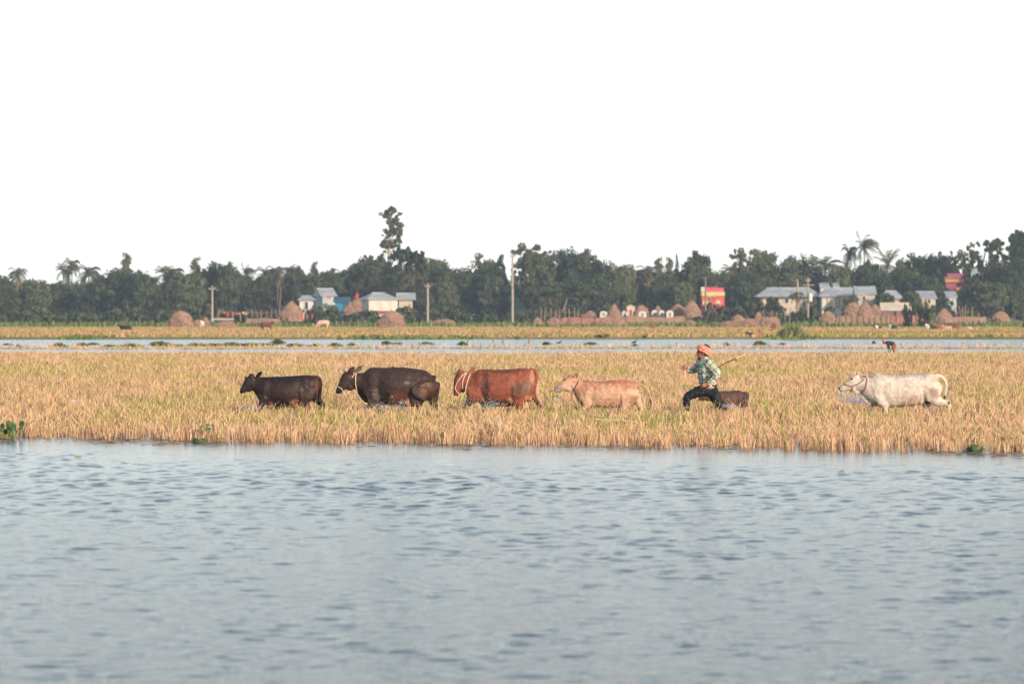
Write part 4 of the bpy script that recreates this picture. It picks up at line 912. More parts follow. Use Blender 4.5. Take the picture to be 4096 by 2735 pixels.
# ---- walls and fences
def wall_run(label, px0, px1, base, top, d, mm, step=0.0, seed=1, name='brick_wall', cat='wall', posts=0):
    rng = np.random.default_rng(seed); g = Zp(base, d); h = Zp(top, d) - g; x0, x1 = Xp(px0, d), Xp(px1, d); cx = (x0 + x1) / 2
    o = empty(name, (cx, d, g)); tag(o, label, cat, 'walls and fences of the village')
    n = 40; xs = np.linspace(x0 - cx, x1 - cx, n); top_z = h + (vnoise(xs, xs * 0, seed, 1.6) - 0.5) * step
    m = MB(); m.prism([(xs[0], -0.4), (xs[-1], -0.4)] + [(xs[i], top_z[i]) for i in reversed(range(n))], 0, 0.3); m.build('wall_body', mm, o)
    for k in range(posts):
        x = x0 - cx + (x1 - x0) * (k + 0.5) / posts; m = MB(); m.tube([(x, -0.12, -0.4), (x + rng.normal() * 0.06, -0.12, h + rng.uniform(0.2, 0.7))], 0.06, 6); m.build('post', M_BAMBOO, o)
    return o
wall_run('long pink brick wall behind the pair of low hay cones', 2245, 2520, 1300, 1270, 612, M_BRICK, 0.25, 3, posts=5)
wall_run('pinkish earth bank wall below the white shelters', 2515, 2740, 1298, 1266, 616, M_MUDW, 0.3, 4, name='earth_wall')
wall_run('brown mud wall below the haystack trio with thin posts', 3350, 3560, 1300, 1268, 608, M_MUDW, 0.5, 5, name='mud_wall', posts=9)
wall_run('weathered pink wall behind the two field shrubs', 3565, 3730, 1298, 1262, 610, M_BRICK, 0.5, 6, posts=4)
wall_run('low brown wall right of the wide cone haystack', 3818, 3945, 1290, 1264, 616, M_MUDW, 0.3, 7, name='mud_wall')
wall_run('dark stretch of wall beneath the low cream gabled hut', 3530, 3640, 1274, 1262, 640, M_RED, 0.1, 8)
wall_run('long low earth bank right of the clothes line', 985, 1125, 1290, 1273, 618, M_MUDW, 0.2, 9, name='earth_bank')
def stick_fence(label, px0, px1, base, top, d, n, seed):
    rng = np.random.default_rng(seed); g = Zp(base, d); h = Zp(top, d) - g; x0, x1 = Xp(px0, d), Xp(px1, d); cx = (x0 + x1) / 2
    o = empty('stick_fence', (cx, d, g)); tag(o, label, 'fence', 'walls and fences of the village')
    for k in range(n):
        x = x0 - cx + (x1 - x0) * k / (n - 1) + rng.normal() * 0.1; l = rng.normal() * 0.12
        m = MB(); m.tube([(x, 0, -0.3), (x + l, 0, h * rng.uniform(0.7, 1.1))], 0.085, 6); m.build('post', M_BAMBOO, o)
    m = MB(); m.tube([(x0 - cx, -0.09, h * 0.55), (0, -0.09, h * 0.5), (x1 - cx, -0.09, h * 0.55)], 0.035, 6); m.build('rail', M_BAMBOO, o)
stick_fence('row of short posts between the grazing cow and the dome haystack', 1342, 1462, 1300, 1278, 575, 5, 1)
stick_fence('thin stakes in the shade beneath the low rain tree', 2165, 2315, 1272, 1228, 640, 9, 2)
stick_fence('pale stakes in the shade right of the wide cone haystack', 3838, 3880, 1270, 1222, 640, 4, 3)
stick_fence('posts behind the clothes line under the trees', 1010, 1120, 1262, 1240, 650, 7, 4)
stick_fence('short posts left of the third concrete pole', 3060, 3160, 1276, 1235, 630, 5, 5)
# clothes line with red washing
def clothes_line():
    d = 632; g = Zp(1277, d); cx = Xp(930, d); o = empty('clothes_line', (cx, d, g)); tag(o, 'clothes line with red washing between posts by the first concrete pole', 'clothes line')
    x = lambda p: Xp(p, d) - cx; z = lambda r: Zp(r, d) - g
    for p, t in ((874, 1240), (930, 1248), (962, 1250)): m = MB(); m.tube([(x(p), 0, -0.3), (x(p), 0, z(t))], 0.10, 6); m.build('post', M_BAMBOO, o)
    m = MB(); m.tube([(x(874), 0, z(1242)), (x(905), 0, z(1248)), (x(930), 0, z(1248)), (x(962), 0, z(1251)), (x(990), 0, z(1252))], 0.04, 5); m.build('line', M_BAMBOO, o)
    for a, b_, t, bt, mm in ((882, 887, 1247, 1252, M_CLOTHR), (892, 900, 1248, 1253, M_CLOTHP), (906, 915, 1249, 1268, M_CLOTHR), (938, 949, 1249, 1259, M_CLOTHR), (952, 958, 1250, 1258, M_CLOTHP), (970, 978, 1246, 1256, M_YEL), (980, 990, 1248, 1258, M_CLOTHP)):
        m = MB(); n = 5; xs = np.linspace(x(a), x(b_), n); 
        for i in range(n - 1):
            y0, y1 = 0.06 * math.sin(i * 2.1), 0.06 * math.sin((i + 1) * 2.1); m.quad((xs[i], y0, z(bt)), (xs[i + 1], y1, z(bt)), (xs[i + 1], y1 * .3, z(t)), (xs[i], y0 * .3, z(t)))
        m.build('washing', mm, o)
    m = MB(); m.box(x(845), x(935), -0.4, 0.4, z(1281), z(1272)); m.build('ledge', M_CONC, o)
clothes_line()

# ---- poles
def power_pole(label, px, top, base, wpx, arm=None, transformer=False, leanpx=0, mm=None, name='power_pole', cat='pole', group='power poles by the village'):
    d = min(Dp(base), 655) if base > 1288 else 640; g = Zp(base, d); h = Zp(top, d) - g; s = F / d; r = wpx * 0.42 / s
    o = empty(name, (Xp(px, d), d, g)); tag(o, label, cat, group); lean = leanpx / s
    m = MB(); m.tube([(lean, 0, -0.5), (lean * 0.5, 0, h * 0.5), (0, 0, h)], [r * 1.25, r * 1.05, r * 0.8], 10); m.build('shaft', mm or M_CONC, o)
    if arm:
        m = MB(); a = arm / s / 2; m.box(-a, a, -r * 1.8, -r * 1.0, h - 0.55, h - 0.38); c = m.build('crossarm', mm or M_CONC, o)
        for q in (-0.9, 0, 0.9): m = MB(); m.tube([(a * q, -r * 1.4, h - 0.38), (a * q, -r * 1.4, h - 0.28), (a * q, -r * 1.4, h - 0.2)], [0.05, 0.07, 0.04], 6); m.build('insulator', M_CONC, c)
    if transformer:
        m = MB(); m.tube([(0.3, -0.5, h - 3.6), (0.3, -0.5, h - 2.3)], 0.32, 10); m.build('transformer', M_WHITE, o)
        m = MB(); m.box(-0.7, 0.9, -0.32, -0.22, h - 1.2, h - 1.08); m.build('bracket', M_CONC, o)
    return o, d
P1, d1 = power_pole('first concrete power pole from the left with a short crossarm', 849, 1143, 1276, 9, arm=26)
power_pole('thin leaning bamboo pole right of the clothes line', 1124, 1146, 1300, 5, leanpx=-10, mm=M_BAMBOO, name='bamboo_pole')
P2, d2 = power_pole('concrete power pole right of the cream tin house', 1711, 1133, 1297, 10, arm=22)
P3, d3 = power_pole('tallest concrete power pole in the middle, reaching above the trees', 2050, 1014, 1298, 10, arm=24)
P4, d4 = power_pole('thick concrete pole in front of the first blue roofed house', 3190, 1118, 1290, 10, leanpx=6)
P5, d5 = power_pole('power pole with a white transformer behind the thick one', 3232, 1110, 1256, 8, transformer=True, arm=20)
power_pole('thin pole standing in front of the pink and yellow house', 2822, 1105, 1272, 8, mm=M_BAMBOO, name='wooden_pole')
def wire(a, b, lab, sag=0.7, dz=0.0):
    pa = Vector(a); pb = Vector(b); pts = []
    for i in range(9): t = i / 8; p = pa.lerp(pb, t); p.z -= sag * 4 * t * (1 - t); pts.append(tuple(p))
    m = MB(); m.tube(pts, 0.022, 4); o = m.build('overhead_wire', M_WIRE); tag(o, lab, 'wire', 'overhead wires')
def ptop(P, d, off): return (P.location.x, d - 0.25, P.location.z + off)
def hp(top, base, d): return (base - top) / F * d
wire((Xp(-60, 640), 640, Zp(1160, 640)), ptop(P1, d1, hp(1150, 1276, d1)), 'overhead wire running left from the first concrete pole')
wire(ptop(P1, d1, hp(1150, 1276, d1)), ptop(P2, d2, hp(1140, 1297, d2)), 'overhead wire from the first concrete pole to the second')
wire(ptop(P2, d2, hp(1140, 1297, d2)), ptop(P3, d3, hp(1150, 1298, d3)), 'overhead wire from the second concrete pole to the tallest')
wire(ptop(P3, d3, hp(1150, 1298, d3)), ptop(P4, d4, hp(1126, 1290, d4)), 'overhead wire from the tallest pole past the pink house', 1.0)
wire(ptop(P4, d4, hp(1124, 1290, d4)), (Xp(4160, 640), 640, Zp(1130, 640)), 'overhead wire running right from the thick concrete pole', 1.0)

# ---- stakes and weeds in and by the channel
def stake(px, top, base, lab):
    d = Dp(base); g = Zp(base, d); m = MB(); m.tube([(0, 0, -0.4), (0.03, 0, (base - top) / F * d * 0.5), (0.0, 0, (base - top) / F * d)], [0.045, 0.04, 0.03], 6)
    o = m.build('stake', M_BAMBOO, loc=(Xp(px, d), d, g)); tag(o, lab, 'stake', 'stakes in the channel')
for a in ((1870, 1332, 1372, 'stake in the channel below the gap between second and tallest pole'), (1971, 1340, 1366, 'short dark stake in the channel left of the tallest pole'), (2010, 1322, 1372, 'tall pale stake in the channel just left of the tallest pole'),
          (2114, 1333, 1371, 'pale stake in the channel right of the tallest pole'), (1563, 1330, 1345, 'thin stick on the bank below the large domed haystack'), (2240, 1338, 1350, 'thin stick on the bank below the rain tree')): stake(*a)
WEEDP = {}
def weed_clump(w, h, seed):
    rng = np.random.default_rng(seed); n = 420
    x = rng.normal(0, 0.38, n).clip(-1, 1) * w / 2; y = rng.uniform(-0.5, 0.5, n) * 0.8; z = rng.random(n) * h * (1 - (x / (w / 2)) ** 2 * 0.7)
    P = np.array(LEAVES['bright'])[rng.integers(0, 4, n)]
    co = leaf_quads(np.stack([x, y, z], -1), np.tile([0, -0.5, 0.8], (n, 1)), 0.13, rng, 1.4)
    return np_mesh('weeds', co, np.arange(len(co)), 4, np.repeat(P, 4, 0))
for k in range(4):
    WEEDP[k] = weed_clump(2.4, 0.12 + 0.03 * k, 300 + k); WEEDP[k].materials.append(M_LEAF)
WEEDS = [(30, 1380, 46, 'left edge of the channel'), (75, 1388, 22, 'channel right of the left edge clump'), (235, 1388, 74, 'near margin of the channel, left'), (330, 1383, 60, 'channel below the close pair of palms'), (372, 1380, 56, 'channel under the dark dome'), (440, 1386, 50, 'near margin below the lying black cow'),
         (525, 1387, 70, 'near margin right of the lying black cow'), (640, 1382, 76, 'channel below the tall brown haystack'), (700, 1385, 70, 'channel right below the tall brown haystack'), (790, 1384, 84, 'channel below the straw heap'), (860, 1383, 80, 'channel below the first concrete pole'),
         (930, 1383, 80, 'channel below the clothes line'), (1000, 1383, 76, 'channel left of the standing dark cow'), (1060, 1382, 70, 'channel under the standing dark cow'), (1112, 1376, 60, 'channel right of the standing dark cow, tallest'), (1180, 1384, 70, 'channel below the cone haystack'), (1260, 1384, 60, 'channel below the grazing white cow'),
         (1340, 1384, 60, 'channel below the blue hut'), (1408, 1382, 40, 'channel below the leaning haystack'), (1545, 1378, 50, 'channel just left below the domed haystack'), (1590, 1376, 50, 'channel below the domed haystack'), (1706, 1377, 60, 'channel below the second concrete pole, rounded'), (1850, 1380, 44, 'channel left of the stakes'),
         (2185, 1378, 42, 'channel right of the stakes'), (2362, 1378, 60, 'channel right half below the hay cones'), (2538, 1383, 30, 'channel below the small bird'), (2905, 1382, 30, 'channel behind the herder stick'), (3040, 1380, 62, 'channel right of the herder stick'), (3130, 1378, 30, 'channel below the reedy clump'), (3495, 1374, 14, 'channel left of the bending farmer')]
for i, (px, py, wd, where) in enumerate(WEEDS):
    d = Dp(py); o = link('water_weeds', WEEDP[i % 4], None, None, (Xp(px, d), d, -0.03)); sx = wd / (F / d) / 2.4 * (1.55 if 400 < px < 1250 and px != 1112 else 1.1); o.scale = (sx, 1, 0.8 + 0.5 * ((i * 7) % 5) / 5 * (1 if px != 1112 else 3))
    tag(o, 'low green weed clump in the ' + where if not where.startswith(('left edge', 'near')) else 'low green weed clump at the ' + where, 'water weeds', 'weed clumps floating in the far channel')
# ------------------------------------------------------------------ bodies: closed tapering tubes merged into one continuous skin
from mathutils.bvhtree import BVHTree
class Frame:
    """maps the coordinates of an enlarged look at the photograph to metres round the body's own foot point"""
    def __init__(s, ox, oy, k, d, pxc, zg): s.ox, s.oy, s.k, s.d = ox, oy, k, d; s.s = F / d; s.pxc = pxc; s.zg = zg; s.m = k / s.s
    def xz(s, u, v): return ((s.ox + u * s.k - s.pxc) / s.s, Zp(s.oy + v * s.k, s.d) - s.zg)
    def loc(s): return (Xp(s.pxc, s.d), s.d, s.zg)
    def uv(s, x, z): return ((x * s.s + s.pxc - s.ox) / s.k, ((H - (z + s.zg)) * s.s + HY - s.oy) / s.k)
def loft(fr, st, vertical=False, seg=20, sq=2.0, grow=0.0):
    """st: (u, v, r in plane, half width across, offset across); vertical: (u, top, bottom, half width[, offset])"""
    if vertical: st = [(a[0], (a[1] + a[2]) / 2, (a[2] - a[1]) / 2, a[3], a[4] if len(a) > 4 else 0) for a in st]
    st = [tuple(a) + (a[2],) * (4 - len(a)) + ((0,) if len(a) < 5 else ()) for a in st]
    last = 0; q = []
    for a in st:
        a = list(a[:5]); 
        if len(a) < 5: a.append(last)
        q.append(a)
    # densify
    P = []
    for i in range(len(q) - 1):
        for t in (0, 0.34, 0.67):
            def cat(j):
                p0 = q[max(i - 1, 0)][j]; p1 = q[i][j]; p2 = q[i + 1][j]; p3 = q[min(i + 2, len(q) - 1)][j]
                return 0.5 * (2 * p1 + (p2 - p0) * t + (2 * p0 - 5 * p1 + 4 * p2 - p3) * t * t + (3 * p1 - p0 - 3 * p2 + p3) * t ** 3)
            P.append([cat(j) for j in range(5)])
    P.append(q[-1]); C = []
    for u, v, r, w, dy in P:
        x, z = fr.xz(u, v); C.append((Vector((x, dy * fr.m, z)), (max(r, 2) + grow) * fr.m, (max(w, 2) + grow) * fr.m))
    rings = []; n = len(C)
    def ring(c, ax, r, w):
        out = []
        for k in range(seg):
            a = 2 * math.pi * k / seg; ca, sa = math.cos(a), math.sin(a)
            ca = math.copysign(abs(ca) ** (2 / sq), ca); sa = math.copysign(abs(sa) ** (2 / sq), sa)
            out.append(c + ax * ca * r + Vector((0, 1, 0)) * sa * w)
        return out
    axs, tans = [], []
    for i in range(n):
        t = (C[min(i + 1, n - 1)][0] - C[max(i - 1, 0)][0]); t.y = 0
        t = t.normalized() if t.length > 1e-6 else Vector((1, 0, 0))
        if vertical: t = Vector((math.copysign(1, t.x), 0, 0))
        tans.append(t); axs.append(Vector((-t.z, 0, t.x)))
    e = min(C[0][1], C[0][2]); rings.append(ring(C[0][0] - tans[0] * e * 0.55, axs[0], C[0][1] * 0.35, C[0][2] * 0.35)); rings.append(ring(C[0][0] - tans[0] * e * 0.35, axs[0], C[0][1] * 0.75, C[0][2] * 0.75))
    for i in range(n): rings.append(ring(C[i][0], axs[i], C[i][1], C[i][2]))
    e = min(C[-1][1], C[-1][2]); rings.append(ring(C[-1][0] + tans[-1] * e * 0.35, axs[-1], C[-1][1] * 0.75, C[-1][2] * 0.75)); rings.append(ring(C[-1][0] + tans[-1] * e * 0.55, axs[-1], C[-1][1] * 0.35, C[-1][2] * 0.35))
    V = [tuple(p) for r in rings for p in r]; Fc = []
    for i in range(len(rings) - 1):
        for k in range(seg):
            j = (k + 1) % seg; Fc.append((i * seg + k, i * seg + j, (i + 1) * seg + j, (i + 1) * seg + k))
    Fc.append(tuple(range(seg))[::-1]); Fc.append(tuple((len(rings) - 1) * seg + k for k in range(seg)))
    return V, Fc, [(c[0], c[1], c[2]) for c in C]
def blob(fr, u, v, r, w=None, dy=0):
    w = r if w is None else w
    return loft(fr, [(u - r * 0.6, v, r * 0.75, w * 0.75, dy), (u, v, r, w, dy), (u + r * 0.6, v, r * 0.75, w * 0.75, dy)])
def fuse(name, lofts, voxel, smooth=5, keep=None):
    V, Fc = [], []
    for v, f, c in lofts:
        n = len(V); V += v; Fc += [tuple(n + i for i in q) for q in f]
    me = bpy.data.meshes.new(name); me.from_pydata(V, [], Fc); me.update()
    o = bpy.data.objects.new('tmp', me); COL.objects.link(o)
    rm = o.modifiers.new('r', 'REMESH'); rm.mode = 'VOXEL'; rm.voxel_size = voxel; rm.adaptivity = 0.0; rm.use_smooth_shade = True
    if smooth:
        sm = o.modifiers.new('s', 'SMOOTH'); sm.factor = 0.5; sm.iterations = smooth
    dg = bpy.context.evaluated_depsgraph_get(); dg.update()
    res = bpy.data.meshes.new_from_object(o.evaluated_get(dg)); res.name = name
    bpy.data.objects.remove(o); bpy.data.meshes.remove(me)
    for p in res.polygons: p.use_smooth = True
    return res
def verts_np(me):
    co = np.empty(len(me.vertices) * 3, dtype=np.float32); me.vertices.foreach_get('co', co); return co.reshape(-1, 3)
def paint(me, fr, base, patches, seed=0, mottle=0.35):
    """base colour and soft patches, some holding painted sunlit tones; patches: (u, v, ru, rv, colour, softness[, side])"""
    co = verts_np(me); u, v = fr.uv(co[:, 0], co[:, 2])
    n1 = vnoise(u, v, seed, 40) - 0.5; n2 = vnoise(u, v + co[:, 1] * 500, seed + 1, 14) - 0.5
    col = np.tile(np.array(base, float), (len(co), 1))
    for p in patches:
        pu, pv, ru, rv, c, soft = p[:6]
        dd = np.sqrt(((u - pu) / ru) ** 2 + ((v - pv) / rv) ** 2) + n1 * 0.55 + n2 * 0.25
        m = np.clip((1 - dd) / max(soft, 0.02) + 0.5, 0, 1)
        if len(p) > 6:
            if p[6] == 'near': m = m * (co[:, 1] < 0)
            if p[6] == 'far': m = m * (co[:, 1] > 0)
        col = col * (1 - m[:, None]) + np.array(c) * m[:, None]
    col *= (1 + mottle * (n1 + n2))[:, None]
    set_col(me, col)
def relief(me, fr, strokes, seed=0):
    """soft muscles, hollows and skin folds: (u0, v0, u1, v1, width, millimetres)"""
    co = verts_np(me); u, v = fr.uv(co[:, 0], co[:, 2]); n = len(co)
    nr = np.empty(n * 3, dtype=np.float32); me.vertices.foreach_get('normal', nr); nr = nr.reshape(-1, 3)
    f = np.zeros(n)
    for u0, v0, u1, v1, w, a in strokes:
        L2 = (u1 - u0) ** 2 + (v1 - v0) ** 2 + 1e-6; t = np.clip(((u - u0) * (u1 - u0) + (v - v0) * (v1 - v0)) / L2, 0, 1)
        dd = np.hypot(u - u0 - t * (u1 - u0), v - v0 - t * (v1 - v0)); f += a * 0.0006 * np.exp(-(dd / w) ** 2)
    f *= np.clip(np.abs(nr[:, 1]) * 1.5, 0, 1)
    f += 0.004 * (vnoise(u, v, seed + 5, 60) - 0.5) + 0.003 * (vnoise(u, v, seed + 6, 22) - 0.5)
    co = co + nr * f[:, None]; me.vertices.foreach_set('co', co.astype(np.float32).ravel()); me.update()
def muscles(su, top, bot, hu, tu, s=1.0):
    h = bot - top
    R_ = [(su - 30, top + h * .20, su - 60, top + h * .62, 62 * s, 17), (su - 60, top + h * .72, su + 30, top + h * .88, 55 * s, 14), (su + 95, top + h * .30, su + 40, bot - h * .12, 46 * s, -12), (su - 170, top + h * .34, su - 60, top + h * .80, 26 * s, -8),
          (su - 90, top + h * .66, su + 30, top + h * .66, 16 * s, -7), (hu, top + h * .10, hu + 10, top + h * .12, 36 * s, 20), (hu - 80, top + h * .28, hu - 60, top + h * .38, 66 * s, -20), (tu - 5, top + h * .55, tu + 5, bot - h * .05, 24 * s, -15), (tu + 45, top + h * .40, tu + 50, bot - h * .05, 44 * s, 16),
          (hu + 10, top + h * .13, hu + 120, top + h * .30, 30 * s, 9), (hu + 60, top + h * .22, hu + 90, top + h * .34, 50 * s, -12), (hu + 190, top + h * .35, hu + 60, bot - h * .1, 18 * s, -8), (su + 90, bot - h * .1, tu - 60, bot - h * .1, 50 * s, 9)]
    for k in range(7):
        a = su + 130 + k * (tu - su - 230) / 7; R_.append((a, top + h * (.25 + .02 * k), a - 45 * s, top + h * (.62 - .03 * k), 15 * s, 1.3))
    return R_
def surf(bvh, fr, u, v, off=0.006, dy=None):
    x, z = fr.xz(u, v)
    if dy is not None: return Vector((x, dy * fr.m, z))
    h = bvh.ray_cast(Vector((x, -3, z)), Vector((0, 1, 0)))
    return Vector((x, (h[0].y if h[0] else 0) - off, z)) if h[0] else None
def rope(name, bvh, fr, pts, r, m, parent):
    P = []; last = 0
    for i in range(len(pts) - 1):
        for t in np.linspace(0, 1, 7)[:-1]:
            u = pts[i][0] * (1 - t) + pts[i + 1][0] * t; v = pts[i][1] * (1 - t) + pts[i + 1][1] * t
            p = surf(bvh, fr, u, v)
            if p is None: x, z = fr.xz(u, v); p = Vector((x, last, z))
            last = p.y; P.append(p)
    # relax so that it hangs like cord
    for _ in range(3): P = [P[0]] + [Vector((P[i].x, min(P[i].y, (P[i - 1].y + P[i + 1].y) / 2), P[i].z)) for i in range(1, len(P) - 1)] + [P[-1]]
    mb = MB(); mb.tube(P, r, 6); return mb.build(name, m, parent, smooth=True)
def hide_mat(name, rough, bump=0.5, amt=0.24):
    m = mat(name, attr='Col', rough=rough, spec=0.3, noise=(9, amt, 8), bump=(26, bump, 0.012)); return m
M_HIDE = hide_mat('cow_hide', 0.6); M_HIDE_WET = hide_mat('dark_damp_hide', 0.5); M_HIDE_PALE = hide_mat('pale_hide', 0.7, amt=0.11)
M_HORN = mat('horn', (0.42, 0.32, 0.25), 0.5, noise=(20, 0.2)); M_EYE = mat('wet_eye', (0.01, 0.008, 0.006), 0.08, spec=0.8)
M_ROPE = mat('pale_rope', (0.62, 0.52, 0.38), 0.85, noise=(60, 0.25)); M_ROPE_D = mat('dark_rope', (0.09, 0.07, 0.06), 0.9, noise=(60, 0.3)); M_ROPE_B = mat('brown_rope', (0.26, 0.16, 0.12), 0.9, noise=(60, 0.3))
M_TUFT = mat('tail_hair', (0.018, 0.014, 0.012), 0.6); M_TUFT_B = mat('brown_tail_hair', (0.07, 0.03, 0.02), 0.6)
M_NOSE = mat('wet_nose', (0.02, 0.018, 0.02), 0.3, spec=0.5)
def cow(name, label, fr, lofts, base, patches, m, ears=(), horns=(), eyes=(), tuft=None, ropes=(), noses=(), tuft_m=None, seed=0, voxel=0.0115, ear_m=None, cat='cow', group='cattle wading through the stubble', mus=None, extra=()):
    o = empty(name, fr.loc()); tag(o, label, cat, group)
    L_ = [loft(fr, s, vertical=(k == 'v')) if k in 'vp' else blob(fr, *s) for k, s in lofts]
    for e in ears: L_.append(ear(fr, *e))
    me = fuse('body', L_, voxel, 4)
    if mus: relief(me, fr, muscles(*mus) + list(extra), seed)
    paint(me, fr, base, patches, seed); me.materials.append(m)
    body = link('body', me, None, o)
    co = verts_np(me); bvh = BVHTree.FromPolygons([tuple(c) for c in co], [tuple(p.vertices) for p in me.polygons])
    for h in horns:
        mb = MB(); pts = [(fr.xz(u, v)[0], dy * fr.m, fr.xz(u, v)[1]) for u, v, r, dy in h]; mb.tube(pts, [r * 1.35 * fr.m for u, v, r, dy in h], 8); mb.build('horn', M_HORN, o, smooth=True)
    for (u, v, r) in eyes:
        p = surf(bvh, fr, u, v, off=-r * fr.m * 0.45)
        if p is None: continue
        mb = MB(); mb.tube([p + Vector((-r * 1.2 * fr.m, 0.0, 0)), p + Vector((-r * .7 * fr.m, 0, 0)), p, p + Vector((r * .7 * fr.m, 0, 0)), p + Vector((r * 1.2 * fr.m, 0, 0))], [r * .15 * fr.m, r * .7 * fr.m, r * .85 * fr.m, r * .7 * fr.m, r * .15 * fr.m], 10); mb.build('eye', M_EYE, o, smooth=True)
    for (u, v, ru, w, dy) in noses:
        nl = blob(fr, u, v, ru, w, dy); nm = fuse('muzzle', [nl], 0.006, 2); nm.materials.append(M_NOSE); link('muzzle', nm, None, o)
    if tuft:
        tm = fuse('tail_tuft', [loft(fr, tuft)], 0.008, 2); tm.materials.append(tuft_m or M_TUFT)
        # loose hair strands
        t_o = link('tail_tuft', tm, None, o)
    for nm, pts, r, mm in ropes: rope(nm, bvh, fr, pts, r, mm, o)
    return o
def ear(fr, u0, v0, u1, v1, w, dy0, dy1, thick=15):
    """a pointed leaf shaped ear from root to tip"""
    P = []
    for t, f in ((0, 0.45), (0.25, 0.85), (0.5, 1.0), (0.75, 0.7), (1, 0.18)): P.append((u0 + (u1 - u0) * t * 1.04, v0 + (v1 - v0) * t * 1.04, w * f * 1.25, thick * (1 - 0.45 * t), dy0 + (dy1 - dy0) * t))
    return loft(fr, P)
K1 = 460 / 2349.0
# --- small black cow, leading
fr1 = Frame(900, 1420, K1, 73.6, 1160, -0.22)
cow('cow', 'small black cow leading the line, pink udder and a tan spot on the thigh', fr1, [
 ('v', [(640, 560, 820, 90), (700, 480, 930, 140), (780, 452, 985, 170), (900, 440, 1035, 190), (1050, 436, 1055, 215), (1250, 430, 1062, 235), (1400, 422, 1045, 235), (1520, 412, 1005, 225), (1660, 404, 950, 215), (1780, 415, 900, 195), (1850, 432, 840, 145), (1880, 500, 740, 90)]),
 ('p', [(830, 640, 190, 130), (710, 610, 170, 105), (610, 590, 150, 88), (545, 560, 130, 80)]),
 ('p', [(575, 490, 100, 85), (500, 555, 118, 86), (445, 625, 100, 74), (395, 688, 78, 62), (345, 733, 58, 52), (322, 748, 44, 45)]),
 ('b', (490, 665, 90, 65, 0)), ('b', (540, 430, 58, 62, 0)), ('b', (470, 500, 50, 86, 0)),
 ('p', [(800, 840, 140, 80, -95), (775, 950, 85, 62, -105), (738, 1040, 50, 44, -108), (716, 1110, 40, 38, -108), (706, 1200, 34, 34, -108), (702, 1400, 34, 34, -108), (694, 1500, 46, 42, -108)]),
 ('p', [(900, 880, 110, 70, 90), (985, 1000, 70, 50, 100), (1100, 1060, 46, 40, 100), (1145, 1130, 34, 34, 100), (1150, 1250, 32, 32, 100), (1160, 1400, 34, 34, 100), (1150, 1500, 44, 42, 100)]),
 ('p', [(1700, 680, 190, 80, -120), (1660, 850, 165, 85, -128), (1650, 960, 108, 65, -130), (1672, 1045, 64, 48, -130), (1688, 1120, 46, 40, -130), (1692, 1250, 38, 36, -130), (1690, 1440, 38, 36, -130), (1680, 1500, 48, 42, -130)]),
 ('p', [(1800, 700, 150, 90, 100), (1850, 880, 100, 70, 115), (1925, 970, 66, 48, 118), (1985, 1010, 50, 40, 118), (1998, 1090, 38, 34, 118), (1980, 1250, 34, 34, 118), (1955, 1440, 36, 36, 118), (1945, 1500, 46, 40, 118)]),
 ('p', [(1850, 452, 40, 40, 0), (1920, 465, 33, 32, 0), (1962, 530, 28, 26, 0), (1970, 650, 24, 22, 0), (1958, 790, 20, 20, 0), (1955, 880, 18, 18, 0), (1972, 960, 16, 16, 0)]),
 ('b', (930, 1030, 75, 70, 0)), ('p', [(1380, 1010, 60, 90, 0), (1470, 1030, 70, 100, 0), (1540, 1010, 50, 80, 0)])],
 (0.026, 0.0145, 0.0125), [(1460, 960, 105, 75, (0.40, 0.19, 0.13), 0.2, 'near'), (1400, 1050, 240, 32, (0.36, 0.15, 0.10), 0.3), (935, 1020, 60, 62, (0.34, 0.14, 0.10), 0.3), (1605, 740, 26, 48, (0.62, 0.42, 0.28), 0.1, 'near'), (1880, 640, 40, 150, (0.11, 0.05, 0.035), 0.6), (1500, 800, 300, 140, (0.044, 0.024, 0.019), 0.9), (1150, 480, 260, 70, (0.014, 0.013, 0.017), 0.9), (420, 700, 60, 60, (0.03, 0.02, 0.02), 0.4)],  # rump lightened as if sunlit, back tinted cool as under open sky
 M_HIDE_WET, ears=((640, 450, 768, 335, 42, -70, -150), (430, 475, 386, 440, 20, 60, 110)), horns=(((455, 420, 20, -40), (440, 385, 15, -55), (430, 346, 5, -50)), ((600, 395, 12, 55), (612, 350, 4, 60))),
 eyes=((478, 522, 20),), tuft=[(1972, 930, 20, 20, 0), (1995, 980, 34, 26, 0), (2030, 1000, 30, 24, 0), (2045, 1060, 24, 18, 0), (2030, 1120, 8, 8, 0)], seed=3, mus=(860, 430, 1050, 1630, 1510))
